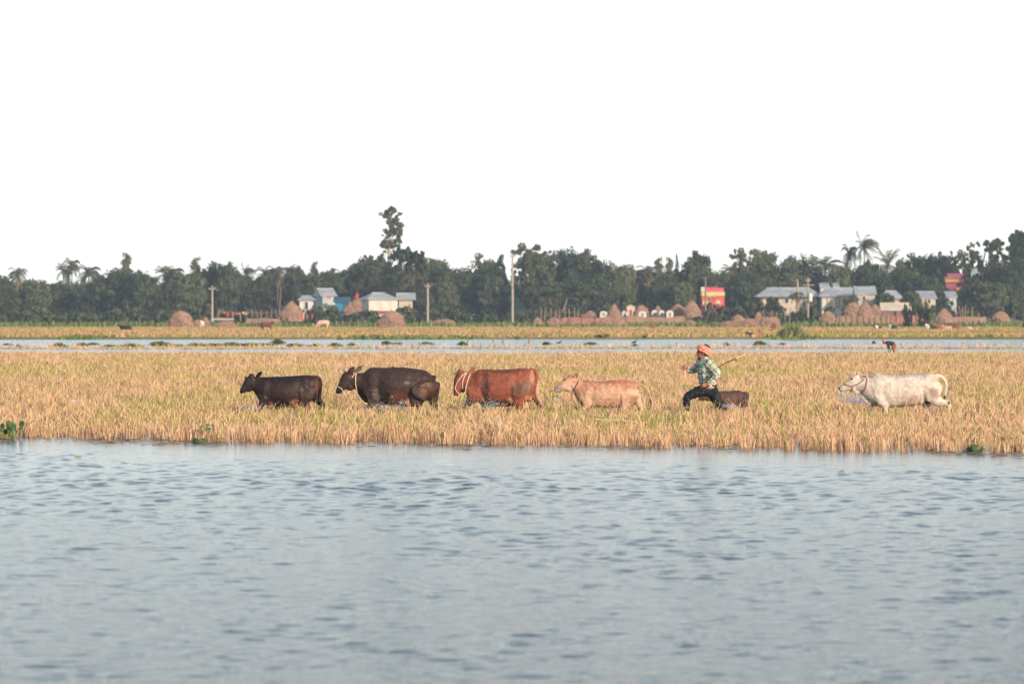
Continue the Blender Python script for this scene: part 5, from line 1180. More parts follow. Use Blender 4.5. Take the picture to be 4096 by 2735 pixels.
# --- big dark brown cow
K2 = 500 / 2349.0; fr2 = Frame(1300, 1420, K2, 73.4, 1555, -0.22)
cow('cow', 'large dark brown cow, tail swung over its flank, white rope round the neck', fr2, [
 ('v', [(690, 380, 740, 120), (770, 290, 850, 165), (850, 235, 900, 200), (950, 230, 930, 225), (1100, 236, 945, 255), (1300, 228, 958, 275), (1500, 230, 962, 282), (1650, 250, 950, 278), (1780, 268, 900, 265), (1890, 285, 860, 245), (1980, 350, 820, 215), (2050, 430, 770, 170), (2105, 520, 680, 100)]),
 ('p', [(820, 560, 235, 140), (720, 520, 190, 112), (620, 490, 165, 98), (540, 460, 140, 90)]),
 ('p', [(500, 390, 120, 92), (430, 440, 135, 98), (375, 515, 112, 86), (320, 590, 86, 70), (275, 650, 70, 62), (248, 682, 56, 54)]),
 ('b', (470, 580, 95, 68, 0)), ('b', (430, 330, 60, 66, 0)), ('p', [(640, 680, 40, 40, 0), (720, 790, 50, 50, 0), (800, 850, 60, 60, 0)]),
 ('p', [(900, 640, 210, 95, -150), (900, 820, 140, 85, -160), (865, 920, 76, 56, -165), (848, 1000, 55, 46, -165), (842, 1100, 42, 40, -165), (842, 1300, 42, 40, -165), (832, 1385, 54, 50, -165)]),
 ('p', [(950, 820, 120, 80, 120), (1000, 930, 72, 56, 135), (1012, 1010, 50, 42, 135), (1022, 1300, 42, 40, 135), (1015, 1385, 52, 48, 135)]),
 ('p', [(1760, 540, 240, 100, -150), (1745, 740, 190, 100, -172), (1715, 890, 125, 82, -185), (1702, 1000, 76, 60, -200), (1712, 1100, 55, 48, -200), (1716, 1290, 46, 44, -200), (1702, 1385, 58, 52, -200)]),
 ('p', [(1990, 620, 175, 110, 110), (2020, 800, 115, 85, 135), (2045, 900, 80, 60, 140), (2075, 990, 54, 46, 140), (2085, 1100, 46, 42, 140), (2085, 1290, 44, 42, 140), (2075, 1385, 56, 50, 140)]),
 ('b', (2105, 555, 62, 60, 20)), ('b', (1280, 238, 30, 36, 0)), ('p', [(1500, 890, 60, 80, -120), (1580, 880, 70, 90, -110)]),
 ('p', [(2040, 400, 40, 40, -60), (2068, 438, 30, 30, -120), (2000, 452, 22, 22, -215), (1880, 478, 20, 20, -270), (1760, 545, 20, 20, -290), (1685, 605, 20, 20, -318), (1652, 650, 20, 20, -325)])],
 (0.044, 0.025, 0.021), [(1350, 810, 300, 110, (0.12, 0.046, 0.033), 0.9), (1900, 680, 190, 170, (0.085, 0.036, 0.026), 0.9, 'near'), (1120, 650, 110, 300, (0.022, 0.015, 0.015), 0.8), (1560, 880, 50, 60, (0.32, 0.16, 0.12), 0.3), (300, 650, 90, 70, (0.025, 0.02, 0.02), 0.5), (1540, 520, 50, 30, (0.15, 0.11, 0.09), 0.6), (512, 300, 22, 34, (0.16, 0.035, 0.025), 0.6, 'near')],
 M_HIDE_WET, ears=((448, 345, 562, 215, 50, -85, -135), (560, 330, 703, 197, 40, 75, 150)), horns=(((425, 300, 28, -45), (380, 270, 25, -55), (330, 276, 15, -60)), ((405, 290, 24, 55), (370, 262, 20, 60), (325, 262, 8, 60))),
 eyes=((318, 428, 20),), tuft=[(1655, 640, 26, 25, -330), (1652, 690, 34, 28, -335), (1710, 750, 38, 28, -330), (1790, 800, 32, 24, -320), (1870, 838, 18, 16, -305), (1960, 848, 9, 9, -290), (2025, 885, 5, 5, -285)], noses=((245, 685, 45, 50, 0),),
 ropes=(('neck_rope', [(590, 322), (578, 420), (577, 540), (592, 640), (602, 705)], 0.0085, M_ROPE), ('halter', [(590, 322), (545, 370), (505, 430)], 0.0075, M_ROPE), ('halter', [(505, 430), (420, 530), (322, 622)], 0.007, M_ROPE_D), ('nose_rope', [(246, 592), (280, 610), (318, 630), (340, 690), (402, 768)], 0.008, M_ROPE)), seed=8, mus=(930, 235, 950, 1720, 1600, 1.1), voxel=0.0125)
# --- red brown cow
fr3 = Frame(1760, 1420, K1, 73.6, 1985, -0.22)
cow('cow', 'stocky red brown cow with rump coloured sunlit pale and three loops of white rope', fr3, [
 ('v', [(600, 420, 740, 115), (680, 375, 870, 160), (760, 302, 950, 190), (830, 283, 995, 212), (950, 287, 1025, 238), (1100, 295, 1048, 265), (1300, 290, 1058, 285), (1450, 283, 1040, 285), (1600, 270, 1005, 270), (1720, 262, 955, 250), (1830, 280, 900, 225), (1880, 305, 830, 170), (1905, 370, 760, 105)]),
 ('p', [(770, 600, 235, 130), (660, 570, 205, 115), (550, 545, 175, 100), (470, 515, 150, 92)]),
 ('p', [(425, 430, 105, 88), (395, 520, 112, 92), (372, 620, 96, 82), (352, 710, 80, 68), (334, 770, 64, 60), (318, 805, 48, 52)]),
 ('b', (455, 690, 80, 64, 0)), ('b', (440, 380, 60, 62, 0)),
 ('p', [(700, 680, 200, 90, -130), (680, 850, 145, 82, -140), (610, 950, 88, 60, -145), (556, 1020, 62, 52, -145), (575, 1100, 46, 42, -145), (600, 1220, 40, 38, -145), (604, 1420, 40, 38, -145), (598, 1500, 52, 48, -145)]),
 ('p', [(850, 850, 130, 80, 120), (905, 980, 88, 60, 125), (930, 1080, 55, 46, 125), (930, 1300, 42, 40, 125), (925, 1500, 50, 46, 125)]),
 ('p', [(1650, 600, 260, 110, -150), (1640, 800, 205, 110, -172), (1630, 920, 130, 82, -175), (1632, 1030, 82, 58, -175), (1642, 1120, 56, 46, -175), (1642, 1300, 44, 42, -175), (1632, 1490, 54, 48, -175)]),
 ('p', [(1885, 640, 150, 100, 90), (1940, 790, 115, 82, 110), (2005, 940, 78, 58, 118), (2075, 1075, 52, 44, 120), (2092, 1200, 42, 40, 120), (2075, 1440, 42, 40, 120), (2065, 1500, 52, 46, 120)]),
 ('b', (1800, 885, 80, 70, -20)), ('p', [(1420, 900, 60, 60, -170), (1500, 980, 70, 70, -150)]),
 ('p', [(1850, 300, 42, 42, 0), (1935, 320, 40, 38, -20), (1982, 400, 36, 34, -40), (1972, 520, 30, 30, -60), (1948, 640, 28, 26, -70), (1942, 760, 25, 24, -75), (1962, 870, 25, 24, -80), (1995, 950, 28, 26, -85)])],
 (0.225, 0.066, 0.038), [(1880, 470, 40, 130, (0.42, 0.22, 0.13), 1.2), (2030, 760, 110, 330, (0.46, 0.28, 0.18), 0.5, 'far'), (1840, 870, 110, 50, (0.42, 0.21, 0.13), 0.7), (1425, 930, 45, 60, (0.42, 0.22, 0.14), 0.8), (930, 620, 75, 380, (0.085, 0.03, 0.023), 0.9), (1600, 700, 170, 150, (0.115, 0.05, 0.034), 0.9), (1800, 640, 110, 90, (0.16, 0.09, 0.06), 0.8), (1150, 980, 330, 80, (0.08, 0.02, 0.015), 0.7), (640, 980, 150, 100, (0.08, 0.02, 0.015), 0.7), (340, 790, 70, 60, (0.20, 0.045, 0.03), 0.4), (360, 390, 60, 40, (0.16, 0.05, 0.035), 0.4), (1300, 330, 400, 45, (0.15, 0.055, 0.036), 0.8), (392, 360, 22, 45, (0.14, 0.035, 0.025), 0.4, 'near'), (1960, 560, 30, 340, (0.22, 0.07, 0.04), 0.2, 'near'), (870, 900, 35, 55, (0.36, 0.16, 0.10), 1.0)],  # rump paled as if sunlit; darker behind the shoulder and along the belly
 M_HIDE, ears=((392, 440, 402, 275, 52, -85, -120), (570, 395, 736, 243, 42, 60, 120)), horns=(((322, 380, 20, -20), (295, 340, 15, -40), (262, 288, 4, -50)), ((500, 355, 14, 60), (508, 285, 4, 70))),
 eyes=((300, 512, 20),), tuft=[(1985, 920, 28, 26, -88), (2010, 990, 42, 32, -90), (2050, 1060, 36, 28, -90), (2095, 1140, 10, 10, -90)], tuft_m=M_TUFT_B,
 ropes=(('halter', [(548, 365), (470, 400), (400, 480), (345, 570), (315, 640), (312, 690), (350, 750), (402, 808)], 0.008, M_ROPE), ('rope_loop', [(545, 372), (495, 440), (465, 530), (455, 620), (470, 690), (486, 728)], 0.009, M_ROPE), ('neck_rope', [(622, 380), (585, 460), (548, 580), (525, 680), (524, 812)], 0.0095, M_ROPE)), seed=12, mus=(840, 285, 1045, 1600, 1460), voxel=0.012)
# --- pale tan young cow
fr4 = Frame(2180, 1420, K1, 73.6, 2400, -0.22)
cow('cow', 'slender pale tan cow with closed eye, walking just ahead of the herder', fr4, [
 ('v', [(650, 570, 890, 85), (720, 550, 980, 115), (800, 535, 1020, 138), (870, 512, 1040, 150), (940, 520, 1050, 165), (1050, 535, 1060, 182), (1200, 526, 1078, 196), (1400, 509, 1080, 202), (1550, 503, 1060, 196), (1680, 506, 1030, 188), (1800, 548, 1000, 168), (1850, 590, 960, 125), (1880, 680, 900, 75)]),
 ('p', [(830, 700, 180, 108), (730, 670, 160, 92), (650, 620, 140, 78), (580, 580, 125, 74)]),
 ('p', [(590, 530, 95, 74), (510, 540, 108, 80), (435, 580, 102, 75), (365, 632, 94, 66), (300, 674, 80, 56), (245, 706, 62, 50), (218, 724, 50, 44)]),
 ('b', (480, 680, 78, 58, 0)), ('b', (525, 430, 56, 46, 0)), ('b', (880, 535, 48, 45, 0)),
 ('p', [(560, 790, 30, 22, 0), (600, 890, 50, 28, 0), (680, 990, 60, 40, 0), (760, 1040, 60, 60, 0)]),
 ('p', [(830, 850, 145, 70, -95), (850, 1000, 92, 60, -105), (800, 1080, 56, 46, -108), (772, 1160, 40, 38, -108), (790, 1300, 36, 34, -108), (800, 1500, 40, 38, -108)]),
 ('p', [(960, 950, 100, 70, 80), (1000, 1100, 50, 42, 90), (1000, 1300, 36, 34, 90), (1000, 1500, 38, 36, 90)]),
 ('p', [(1720, 770, 205, 90, -115), (1665, 930, 160, 82, -125), (1605, 1045, 88, 56, -128), (1582, 1130, 52, 42, -128), (1592, 1300, 40, 38, -128), (1590, 1500, 42, 40, -128)]),
 ('p', [(1860, 840, 110, 80, 85), (1910, 980, 82, 60, 95), (1960, 1075, 50, 42, 98), (1975, 1200, 40, 36, 98), (1960, 1490, 40, 38, 98)]),
 
 ('p', [(1850, 608, 38, 36, 0), (1930, 592, 30, 30, 0), (2030, 635, 25, 24, -10), (2105, 725, 21, 20, -15), (2142, 840, 19, 18, -20), (2152, 930, 18, 18, -20)])],
 (0.50, 0.31, 0.205), [(1300, 545, 620, 70, (0.36, 0.16, 0.10), 0.8), (1700, 620, 180, 80, (0.42, 0.19, 0.12), 0.8), (1000, 620, 170, 70, (0.42, 0.20, 0.13), 0.8), (700, 640, 110, 120, (0.44, 0.22, 0.15), 0.8), (470, 440, 130, 60, (0.40, 0.19, 0.13), 0.7), (270, 690, 90, 60, (0.33, 0.26, 0.25), 0.6), (1780, 870, 90, 110, (0.30, 0.16, 0.11), 0.8), (1400, 960, 180, 80, (0.46, 0.24, 0.16), 0.7), (1830, 770, 150, 60, (0.58, 0.38, 0.26), 1.2), (1905, 760, 22, 160, (0.45, 0.12, 0.07), 0.3, 'far'), (1940, 900, 60, 200, (0.58, 0.40, 0.28), 0.6, 'far'), (645, 405, 30, 38, (0.36, 0.11, 0.07), 0.5, 'near'), (500, 640, 120, 80, (0.66, 0.44, 0.31), 0.7), (400, 510, 48, 9, (0.06, 0.035, 0.03), 0.4)],
 M_HIDE_PALE, ears=((590, 465, 704, 338, 42, -65, -120), (650, 450, 750, 352, 30, 60, 120)), eyes=(), tuft=[(2150, 900, 20, 20, -20), (2160, 960, 24, 20, -20), (2168, 1035, 8, 8, -20)], tuft_m=M_TUFT_B, noses=((205, 708, 24, 36, 0),),
 ropes=(('neck_rope', [(690, 510), (650, 590), (620, 650), (575, 720), (540, 790)], 0.0085, M_ROPE_D),), seed=20, mus=(900, 515, 1060, 1660, 1530, .9), voxel=0.0105)
# --- white cow at the back
K6 = 560 / 2349.0; fr6 = Frame(3300, 1420, K6, 73.4, 3570, -0.22)
cow('cow', 'white cow plunging forward at the end of the line with brown rope halter', fr6, [
 ('v', [(650, 410, 700, 105), (720, 388, 770, 135), (800, 350, 840, 158), (870, 318, 865, 170), (950, 325, 880, 185), (1100, 342, 880, 208), (1300, 336, 870, 226), (1500, 322, 855, 228), (1650, 308, 830, 220), (1730, 304, 800, 212), (1830, 322, 770, 192), (1875, 350, 740, 148), (1905, 440, 680, 85)]),
 ('p', [(810, 560, 200, 118), (710, 520, 155, 95), (620, 490, 135, 80), (550, 465, 115, 74)]),
 ('p', [(585, 410, 80, 72), (515, 425, 90, 80), (448, 465, 88, 75), (382, 512, 76, 65), (325, 548, 60, 55), (275, 572, 46, 47), (254, 578, 38, 42)]),
 ('b', (475, 555, 62, 52, 0)), ('b', (540, 350, 38, 48, 0)), ('b', (868, 345, 55, 48, 0)),
 ('p', [(500, 600, 40, 24, 0), (600, 650, 50, 30, 0), (680, 740, 60, 40, 0), (760, 810, 60, 60, 0)]),
 ('p', [(900, 680, 140, 80, -112), (965, 800, 86, 60, -120), (1003, 880, 50, 45, -122), (1005, 1000, 40, 38, -122), (995, 1200, 40, 38, -122), (985, 1235, 48, 44, -122)]),
 ('p', [(780, 720, 95, 62, 80), (765, 820, 62, 50, 88), (790, 900, 42, 40, 88), (800, 1100, 38, 36, 88), (795, 1235, 46, 42, 88)]),
 ('p', [(1760, 580, 210, 100, -125), (1820, 720, 130, 88, -135), (1910, 785, 76, 58, -138), (2000, 800, 54, 48, -138), (2058, 822, 44, 40, -138), (2066, 900, 36, 34, -138), (2045, 1100, 36, 34, -138), (2030, 1235, 46, 42, -138)]),
 ('p', [(1690, 740, 110, 80, 100), (1720, 850, 62, 50, 105), (1710, 1000, 40, 38, 105), (1700, 1235, 44, 42, 105)]),
 
 ('p', [(1870, 350, 42, 40, 0), (1945, 362, 36, 34, 0), (2008, 425, 30, 28, 0), (2035, 520, 25, 24, 0), (2022, 610, 21, 20, 0), (2010, 690, 15, 15, 0)])],
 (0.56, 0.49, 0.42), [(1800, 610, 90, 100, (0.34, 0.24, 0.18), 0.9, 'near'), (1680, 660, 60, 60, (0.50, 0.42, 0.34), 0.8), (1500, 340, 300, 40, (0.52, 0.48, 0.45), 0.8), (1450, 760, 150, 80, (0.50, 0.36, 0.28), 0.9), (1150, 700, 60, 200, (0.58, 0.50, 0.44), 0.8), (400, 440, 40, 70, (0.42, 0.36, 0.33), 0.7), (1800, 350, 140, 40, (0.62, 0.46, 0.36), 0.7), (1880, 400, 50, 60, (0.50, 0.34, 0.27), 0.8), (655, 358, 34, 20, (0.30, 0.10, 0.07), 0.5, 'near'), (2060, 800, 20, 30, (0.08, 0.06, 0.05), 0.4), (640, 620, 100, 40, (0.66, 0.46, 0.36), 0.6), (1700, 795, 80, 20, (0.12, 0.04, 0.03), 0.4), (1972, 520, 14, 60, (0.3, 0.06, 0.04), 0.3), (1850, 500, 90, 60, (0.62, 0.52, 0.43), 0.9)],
 M_HIDE_PALE, ears=((595, 395, 716, 316, 38, -65, -130), (600, 350, 640, 330, 16, 60, 110)), horns=(((545, 322, 14, -30), (535, 300, 10, -35), (522, 284, 4, -35)), ((560, 318, 12, 30), (562, 296, 4, 34))),
 eyes=((452, 400, 22),), tuft=[(2010, 670, 15, 15, 0), (2008, 710, 17, 15, 0), (2012, 750, 6, 6, 0)], noses=((246, 560, 24, 32, 0),),
 ropes=(('halter', [(312, 480), (370, 505), (450, 525), (560, 475), (665, 400)], 0.0095, M_ROPE_B), ('cheek_rope', [(452, 525), (462, 560), (440, 600), (400, 625)], 0.009, M_ROPE_B), ('neck_rope', [(696, 388), (692, 460), (668, 560), (600, 665)], 0.011, M_ROPE_B)), seed=31, mus=(900, 320, 870, 1680, 1640, .9), voxel=0.0125)
# --- calf beside the herder
KM = 360 / 1711.0; frc = Frame(2680, 1350, KM, 75.0, 2940, -0.22)
cow('calf', 'small dark brown calf half hidden behind the striding herder', frc, [
 ('v', [(800, 1062, 1230, 90), (880, 1018, 1290, 110), (960, 1012, 1325, 125), (1100, 1014, 1335, 135), (1250, 1005, 1325, 130), (1320, 1003, 1315, 125), (1400, 1030, 1285, 108), (1450, 1060, 1240, 75)]),
 ('p', [(860, 1130, 95, 72), (760, 1140, 72, 56), (690, 1145, 62, 50)]), ('p', [(670, 1135, 58, 50), (610, 1150, 48, 42), (555, 1165, 34, 34)]), ('b', (620, 1170, 34, 34, 0)),
 ('p', [(1390, 1180, 105, 55, -75), (1400, 1290, 54, 40, -80), (1402, 1380, 34, 30, -80), (1400, 1500, 28, 27, -80), (1400, 1700, 32, 30, -80)]),
 ('p', [(1350, 1200, 95, 50, 70), (1330, 1320, 45, 36, 75), (1325, 1500, 28, 27, 75), (1320, 1700, 32, 30, 75)]),
 ('p', [(890, 1200, 80, 50, -65), (880, 1310, 45, 36, -70), (878, 1500, 28, 27, -70), (875, 1700, 32, 30, -70)]), ('p', [(930, 1200, 80, 50, 60), (950, 1320, 40, 34, 66), (950, 1500, 28, 27, 66), (948, 1700, 32, 30, 66)]),
 ('p', [(1425, 1050, 30, 30, 0), (1470, 1062, 26, 25, -10), (1484, 1120, 21, 20, -15), (1476, 1200, 17, 16, -15), (1464, 1260, 14, 14, -15), (1470, 1310, 14, 14, -15)])],
 (0.085, 0.045, 0.034), [(1100, 1200, 160, 90, (0.13, 0.06, 0.045), 0.9), (1420, 1120, 60, 90, (0.045, 0.028, 0.024), 0.7)], M_HIDE,
 ears=((720, 1105, 770, 1075, 22, -50, -90), (720, 1105, 760, 1080, 18, 50, 90)), eyes=((622, 1135, 9),), tuft=[(1468, 1290, 15, 15, -15), (1478, 1330, 16, 14, -15), (1482, 1362, 5, 5, -15)], seed=41, mus=(920, 1015, 1320, 1320, 1270, .5), cat='calf', voxel=0.011)
# ------------------------------------------------------------------ the herder
frm = Frame(2680, 1350, KM, 73.0, 2850, -0.22)
M_SKIN = mat('herder_skin', attr='Col', rough=0.5, spec=0.4, bump=(60, 0.15, 0.004))  # brown skin tones taken from the vertex colours
M_SHIRT = mat('checked_cotton', attr='Col', rough=0.85, spec=0.15, bump=(18, 0.5, 0.02))
M_TROUSER = mat('wet_black_cloth', (0.012, 0.014, 0.019), 0.55, spec=0.25, bump=(9, 0.25, 0.02))
M_WRAP = mat('coral_checked_cloth', attr='Col', rough=0.85, spec=0.15, bump=(40, 0.3, 0.01))
M_HAIR = mat('black_hair', (0.012, 0.010, 0.010), 0.5)
def fingers(base, tips, r, dys):
    return [[(b[0], b[1], r, r, dy0), ((b[0] + m[0]) / 2, (b[1] + m[1]) / 2, r, r, dy0), (m[0], m[1], r * .95, r * .95, (dy0 + dy1) / 2), (t[0], t[1], r * 0.8, r * 0.8, dy1)] for b, (m, t), (dy0, dy1) in zip(base, tips, dys)]
TORSO = [(655, 430, 88, 92, 0), (668, 480, 128, 160, 0), (685, 550, 155, 182, 0), (694, 640, 158, 172, 0), (700, 740, 154, 158, 0), (712, 830, 150, 156, 0), (728, 900, 146, 165, 0)]
HIPS = [(735, 900, 135, 160, 0), (755, 960, 135, 168, 0), (775, 1020, 120, 165, 0)]
ARM_N = [(715, 480, 80, 60, -170), (790, 555, 66, 58, -212), (875, 655, 56, 52, -228), (850, 740, 52, 48, -228), (780, 820, 44, 42, -222), (718, 872, 32, 34, -215)]
ARM_F = [(585, 480, 70, 60, 165), (520, 560, 56, 50, 190), (455, 625, 50, 46, 188), (395, 615, 44, 40, 172), (330, 590, 31, 31, 155)]
LEG_N = [(755, 985, 112, 90, -85), (610, 1010, 98, 86, -98), (450, 1060, 82, 76, -100), (330, 1128, 66, 63, -98), (312, 1220, 57, 54, -98), (306, 1330, 48, 45, -98), (302, 1500, 36, 36, -98), (302, 1640, 29, 32, -98)]
LEG_F = [(800, 1010, 108, 90, 80), (865, 1130, 90, 80, 85), (950, 1260, 68, 64, 88), (1010, 1350, 60, 55, 90), (1090, 1470, 44, 44, 90), (1170, 1590, 31, 33, 90)]
def herder():
    o = empty('person', frm.loc()); tag(o, 'running herder in coral head wrap, green checked shirt and wet black trousers', 'person')
    L_ = [loft(frm, [(655, 178, 60, 58, 0), (650, 212, 100, 76, 0), (638, 252, 116, 82, 0), (625, 300, 108, 80, 0), (606, 345, 88, 68, 0), (580, 380, 62, 54, 0), (562, 405, 36, 38, 0)]),
          loft(frm, [(655, 330, 78, 66, 0), (658, 390, 72, 66, 0), (662, 450, 82, 82, 0)]),
          loft(frm, [(528, 268, 14, 13, 0), (512, 300, 16, 15, 0), (502, 318, 15, 18, 0), (512, 334, 12, 16, 0)]),       # nose
          blob(frm, 528, 262, 15, 50, 0), blob(frm, 524, 366, 15, 26, 0), blob(frm, 540, 398, 26, 32, 0), blob(frm, 555, 325, 34, 52, 0),  # brow, lips, chin, cheeks
          loft(frm, TORSO), loft(frm, HIPS), loft(frm, ARM_N), loft(frm, ARM_F), loft(frm, LEG_N), loft(frm, LEG_F)]
    for s in (-1, 1): L_.append(loft(frm, [(626, 268, 15, 9, 84 * s), (634, 292, 20, 12, 88 * s), (628, 318, 13, 10, 84 * s), (618, 332, 8, 8, 80 * s)]))
    # feet
    L_.append(loft(frm, [(310, 1660, 34, 34, -98), (280, 1695, 32, 40, -98), (215, 1712, 22, 42, -98), (180, 1718, 14, 36, -98)]))
    L_.append(loft(frm, [(1180, 1610, 32, 34, 90), (1185, 1660, 32, 38, 90), (1140, 1702, 24, 42, 90), (1100, 1716, 15, 38, 90)]))
    # near hand closing round the stick
    L_.append(loft(frm, [(720, 872, 31, 32, -215), (690, 886, 38, 26, -218), (655, 898, 40, 24, -222)]))
    for i, (bu, bv) in enumerate(((662, 868), (655, 888), (652, 908), (656, 928))):
        q = [(-20, 2), (-8, 6), (-2, 8), (4, 8)][i]
        L_.append(loft(frm, [(bu, bv, 8.5, 10, -238), (bu - 30, bv + 3, 8.5, 10, -248), (bu - 58 + q[0] * 0.3, bv + 10, 8, 9, -238), (bu - 62 + q[0], bv + 24, 8, 8, -214), (bu - 46, bv + 28, 7, 7, -200)]))
    L_.append(loft(frm, [(692, 862, 14, 13, -205), (655, 852, 12, 12, -196), (622, 866, 10, 10, -198), (602, 884, 8, 8, -206)]))      # thumb
    # far hand, a loose fist held in front
    L_.append(loft(frm, [(328, 590, 30, 30, 155), (302, 574, 38, 28, 150), (275, 560, 38, 26, 148)]))
    for i, (bu, bv) in enumerate(((288, 522), (268, 542), (256, 563), (258, 586))):
        L_.append(loft(frm, [(bu + 14, bv + 4, 9, 10, 140), (bu - 16, bv - 2, 9, 10, 126), (bu - 32, bv + 5, 8.5, 10, 110), (bu - 18, bv + 10, 8, 9, 98), (bu + 4, bv + 8, 7.5, 8, 100)]))
    L_.append(loft(frm, [(300, 600, 13, 13, 128), (272, 612, 12, 12, 116), (250, 604, 10, 10, 110)]))
    me = fuse('body', L_, 0.0052, 1)
    paint(me, frm, (0.33, 0.125, 0.07), [(560, 300, 70, 90, (0.38, 0.15, 0.085), 0.6), (560, 410, 60, 26, (0.03, 0.02, 0.018), 0.3), (514, 352, 14, 9, (0.03, 0.018, 0.016), 0.4), (690, 320, 45, 70, (0.03, 0.02, 0.02), 0.4), (522, 262, 18, 7, (0.03, 0.02, 0.018), 0.4), (600, 285, 22, 20, (0.14, 0.06, 0.04), 0.6)], 5, 0.1)
    me.materials.append(M_SKIN); link('body', me, None, o)
    for s in (-1, 1):
        x, z = frm.xz(540, 284); mb = MB(); c = Vector((x, 42 * s * frm.m, z)); mb.tube([c + Vector((0, -0.011, 0)), c + Vector((0, -0.007, 0)), c, c + Vector((0, 0.007, 0)), c + Vector((0, .011, 0))], [0.002, 0.009, 0.011, 0.009, 0.002], 10); mb.build('eye', M_EYE, o, smooth=True)
    hm = fuse('hair', [loft(frm, [(660, 160, 40, 40, 0), (700, 172, 40, 60, 0), (738, 205, 36, 56, 0)]), loft(frm, [(655, 260, 42, 88, 0), (690, 285, 52, 84, 0), (705, 325, 34, 70, 0)])], 0.008, 3); hm.materials.append(M_HAIR); link('hair', hm, None, o)
    # clothes
    def cloth(name, lofts, m, voxel, colour=None, fold=0.0, seed=0):
        me = fuse(name, lofts, voxel, 3); co = verts_np(me); u, v = frm.uv(co[:, 0], co[:, 2])
        if fold:
            nrm = np.empty(len(co) * 3, dtype=np.float32); me.vertices.foreach_get('normal', nrm); nrm = nrm.reshape(-1, 3)
            f = (vnoise(u + v * 0.8, v - u * 0.5, seed, 34) - 0.5) + 0.5 * (vnoise(u * 1.0 + co[:, 1] * 600, v * 2.2, seed + 1, 40) - 0.5)
            co = co + nrm * (f * fold)[:, None]; me.vertices.foreach_set('co', co.astype(np.float32).ravel()); me.update()
        if colour is not None: set_col(me, colour(me, co, u, v))
        me.materials.append(m); return link(name, me, None, o)
    def plaid(me, co, u, v):
        """woven checks that run along each sleeve and down the body"""
        segs = []
        for k, st in enumerate((TORSO, ARM_N, ARM_F)):
            acc = 0
            for a, b in zip(st, st[1:]):
                ax, az = frm.xz(a[0], a[1]); bx, bz = frm.xz(b[0], b[1]); A = np.array([ax, a[4] * frm.m, az]); B = np.array([bx, b[4] * frm.m, bz]); ln = np.linalg.norm(B - A)
                r0 = max(a[2], a[3]) * frm.m; segs.append((A, B, acc, ln, r0, k)); acc += ln
        best = np.full(len(co), 1e9); along = np.zeros(len(co)); ang = np.zeros(len(co))
        for A, B, acc, ln, r0, k in segs:
            d = (B - A) / ln; t = np.clip((co - A) @ d, 0, ln); P = A + t[:, None] * d; off = co - P; dist = np.linalg.norm(off, axis=1) / r0
            m = dist < best; best = np.where(m, dist, best); along = np.where(m, acc + t + (0.03 if k else 0), along)
            side = np.array([d[2], 0, -d[0]]); a_ = np.arctan2(off @ side, -off[:, 1]) * r0; ang = np.where(m, a_, ang)
        P_ = 0.088; fa = (along / P_) % 1.0; fb = (ang / P_ + 0.2) % 1.0
        ga = (np.abs(fa - 0.25) < 0.15).astype(float); gb = (np.abs(fb - 0.25) < 0.16).astype(float)
        pa = (np.abs(fa - 0.72) < 0.13).astype(float); pb = (np.abs(fb - 0.72) < 0.13).astype(float)
        c = np.tile([0.74, 0.67, 0.60], (len(co), 1))
        def mix(c, m, col, f): m = (m * f)[:, None]; return c * (1 - m) + np.array(col) * m
        c = mix(c, pa, (0.66, 0.26, 0.27), 0.55); c = mix(c, pb, (0.66, 0.26, 0.27), 0.55)
        c = mix(c, ga, (0.02, 0.27, 0.19), 0.66); c = mix(c, gb, (0.02, 0.27, 0.19), 0.78); c = mix(c, ga * gb, (0.01, 0.17, 0.12), 0.9)
        thin = (np.abs(fa - 0.5) < 0.025) | (np.abs(fb - 0.5) < 0.025); c = mix(c, thin.astype(float), (0.30, 0.36, 0.20), 0.6)
        return c
    G = 15
    t_ext = TORSO + [(742, 935, 138, 168, 0)]
    cloth('shirt', [loft(frm, t_ext, grow=G), loft(frm, ARM_N[:-1] + [(722, 868, 34, 36, -215)], grow=G + 2), loft(frm, ARM_F[:-1] + [(342, 596, 33, 33, 157)], grow=G + 2), blob(frm, 700, 500, 95, 70, -130)], M_SHIRT, 0.0072, plaid, fold=0.022, seed=70)
    cloth('shirt_collar', [loft(frm, [(588, 398, 18, 48, 0), (640, 385, 20, 84, 0), (700, 372, 24, 84, 0), (722, 380, 20, 50, 0)]), loft(frm, [(600, 412, 16, 30, -60), (640, 402, 17, 20, -84), (690, 385, 18, 16, -86)])], M_SHIRT, 0.006, lambda me, co, u, v: np.where((np.abs((u - 600) % 90 - 30) < 24)[:, None], np.array([0.03, 0.34, 0.24]), np.array([0.72, 0.55, 0.52])))
    cloth('undershirt', [loft(frm, [(650, 940, 16, 16, -150), (700, 950, 22, 20, -166), (770, 952, 27, 22, -172), (825, 938, 18, 18, -165)])], mat('grey_vest_cloth', (0.36, 0.32, 0.27), 0.9, noise=(20, 0.15)), 0.006)
    cloth('trousers', [loft(frm, [(738, 918, 128, 160, 0)] + HIPS[1:], grow=12), loft(frm, LEG_N, grow=17), loft(frm, LEG_F, grow=17), blob(frm, 800, 1000, 85, 90, -70)], M_TROUSER, 0.0085, fold=0.018, seed=77)
    for bu, bv in ((543, 500), (540, 575), (546, 650), (552, 725)):
        x, z = frm.xz(bu, bv); mb = MB(); mb.tube([(x - 0.004, -0.02, z), (x + 0.006, -0.02, z)], 0.007, 8); mb.build('button', M_WHITE, o)
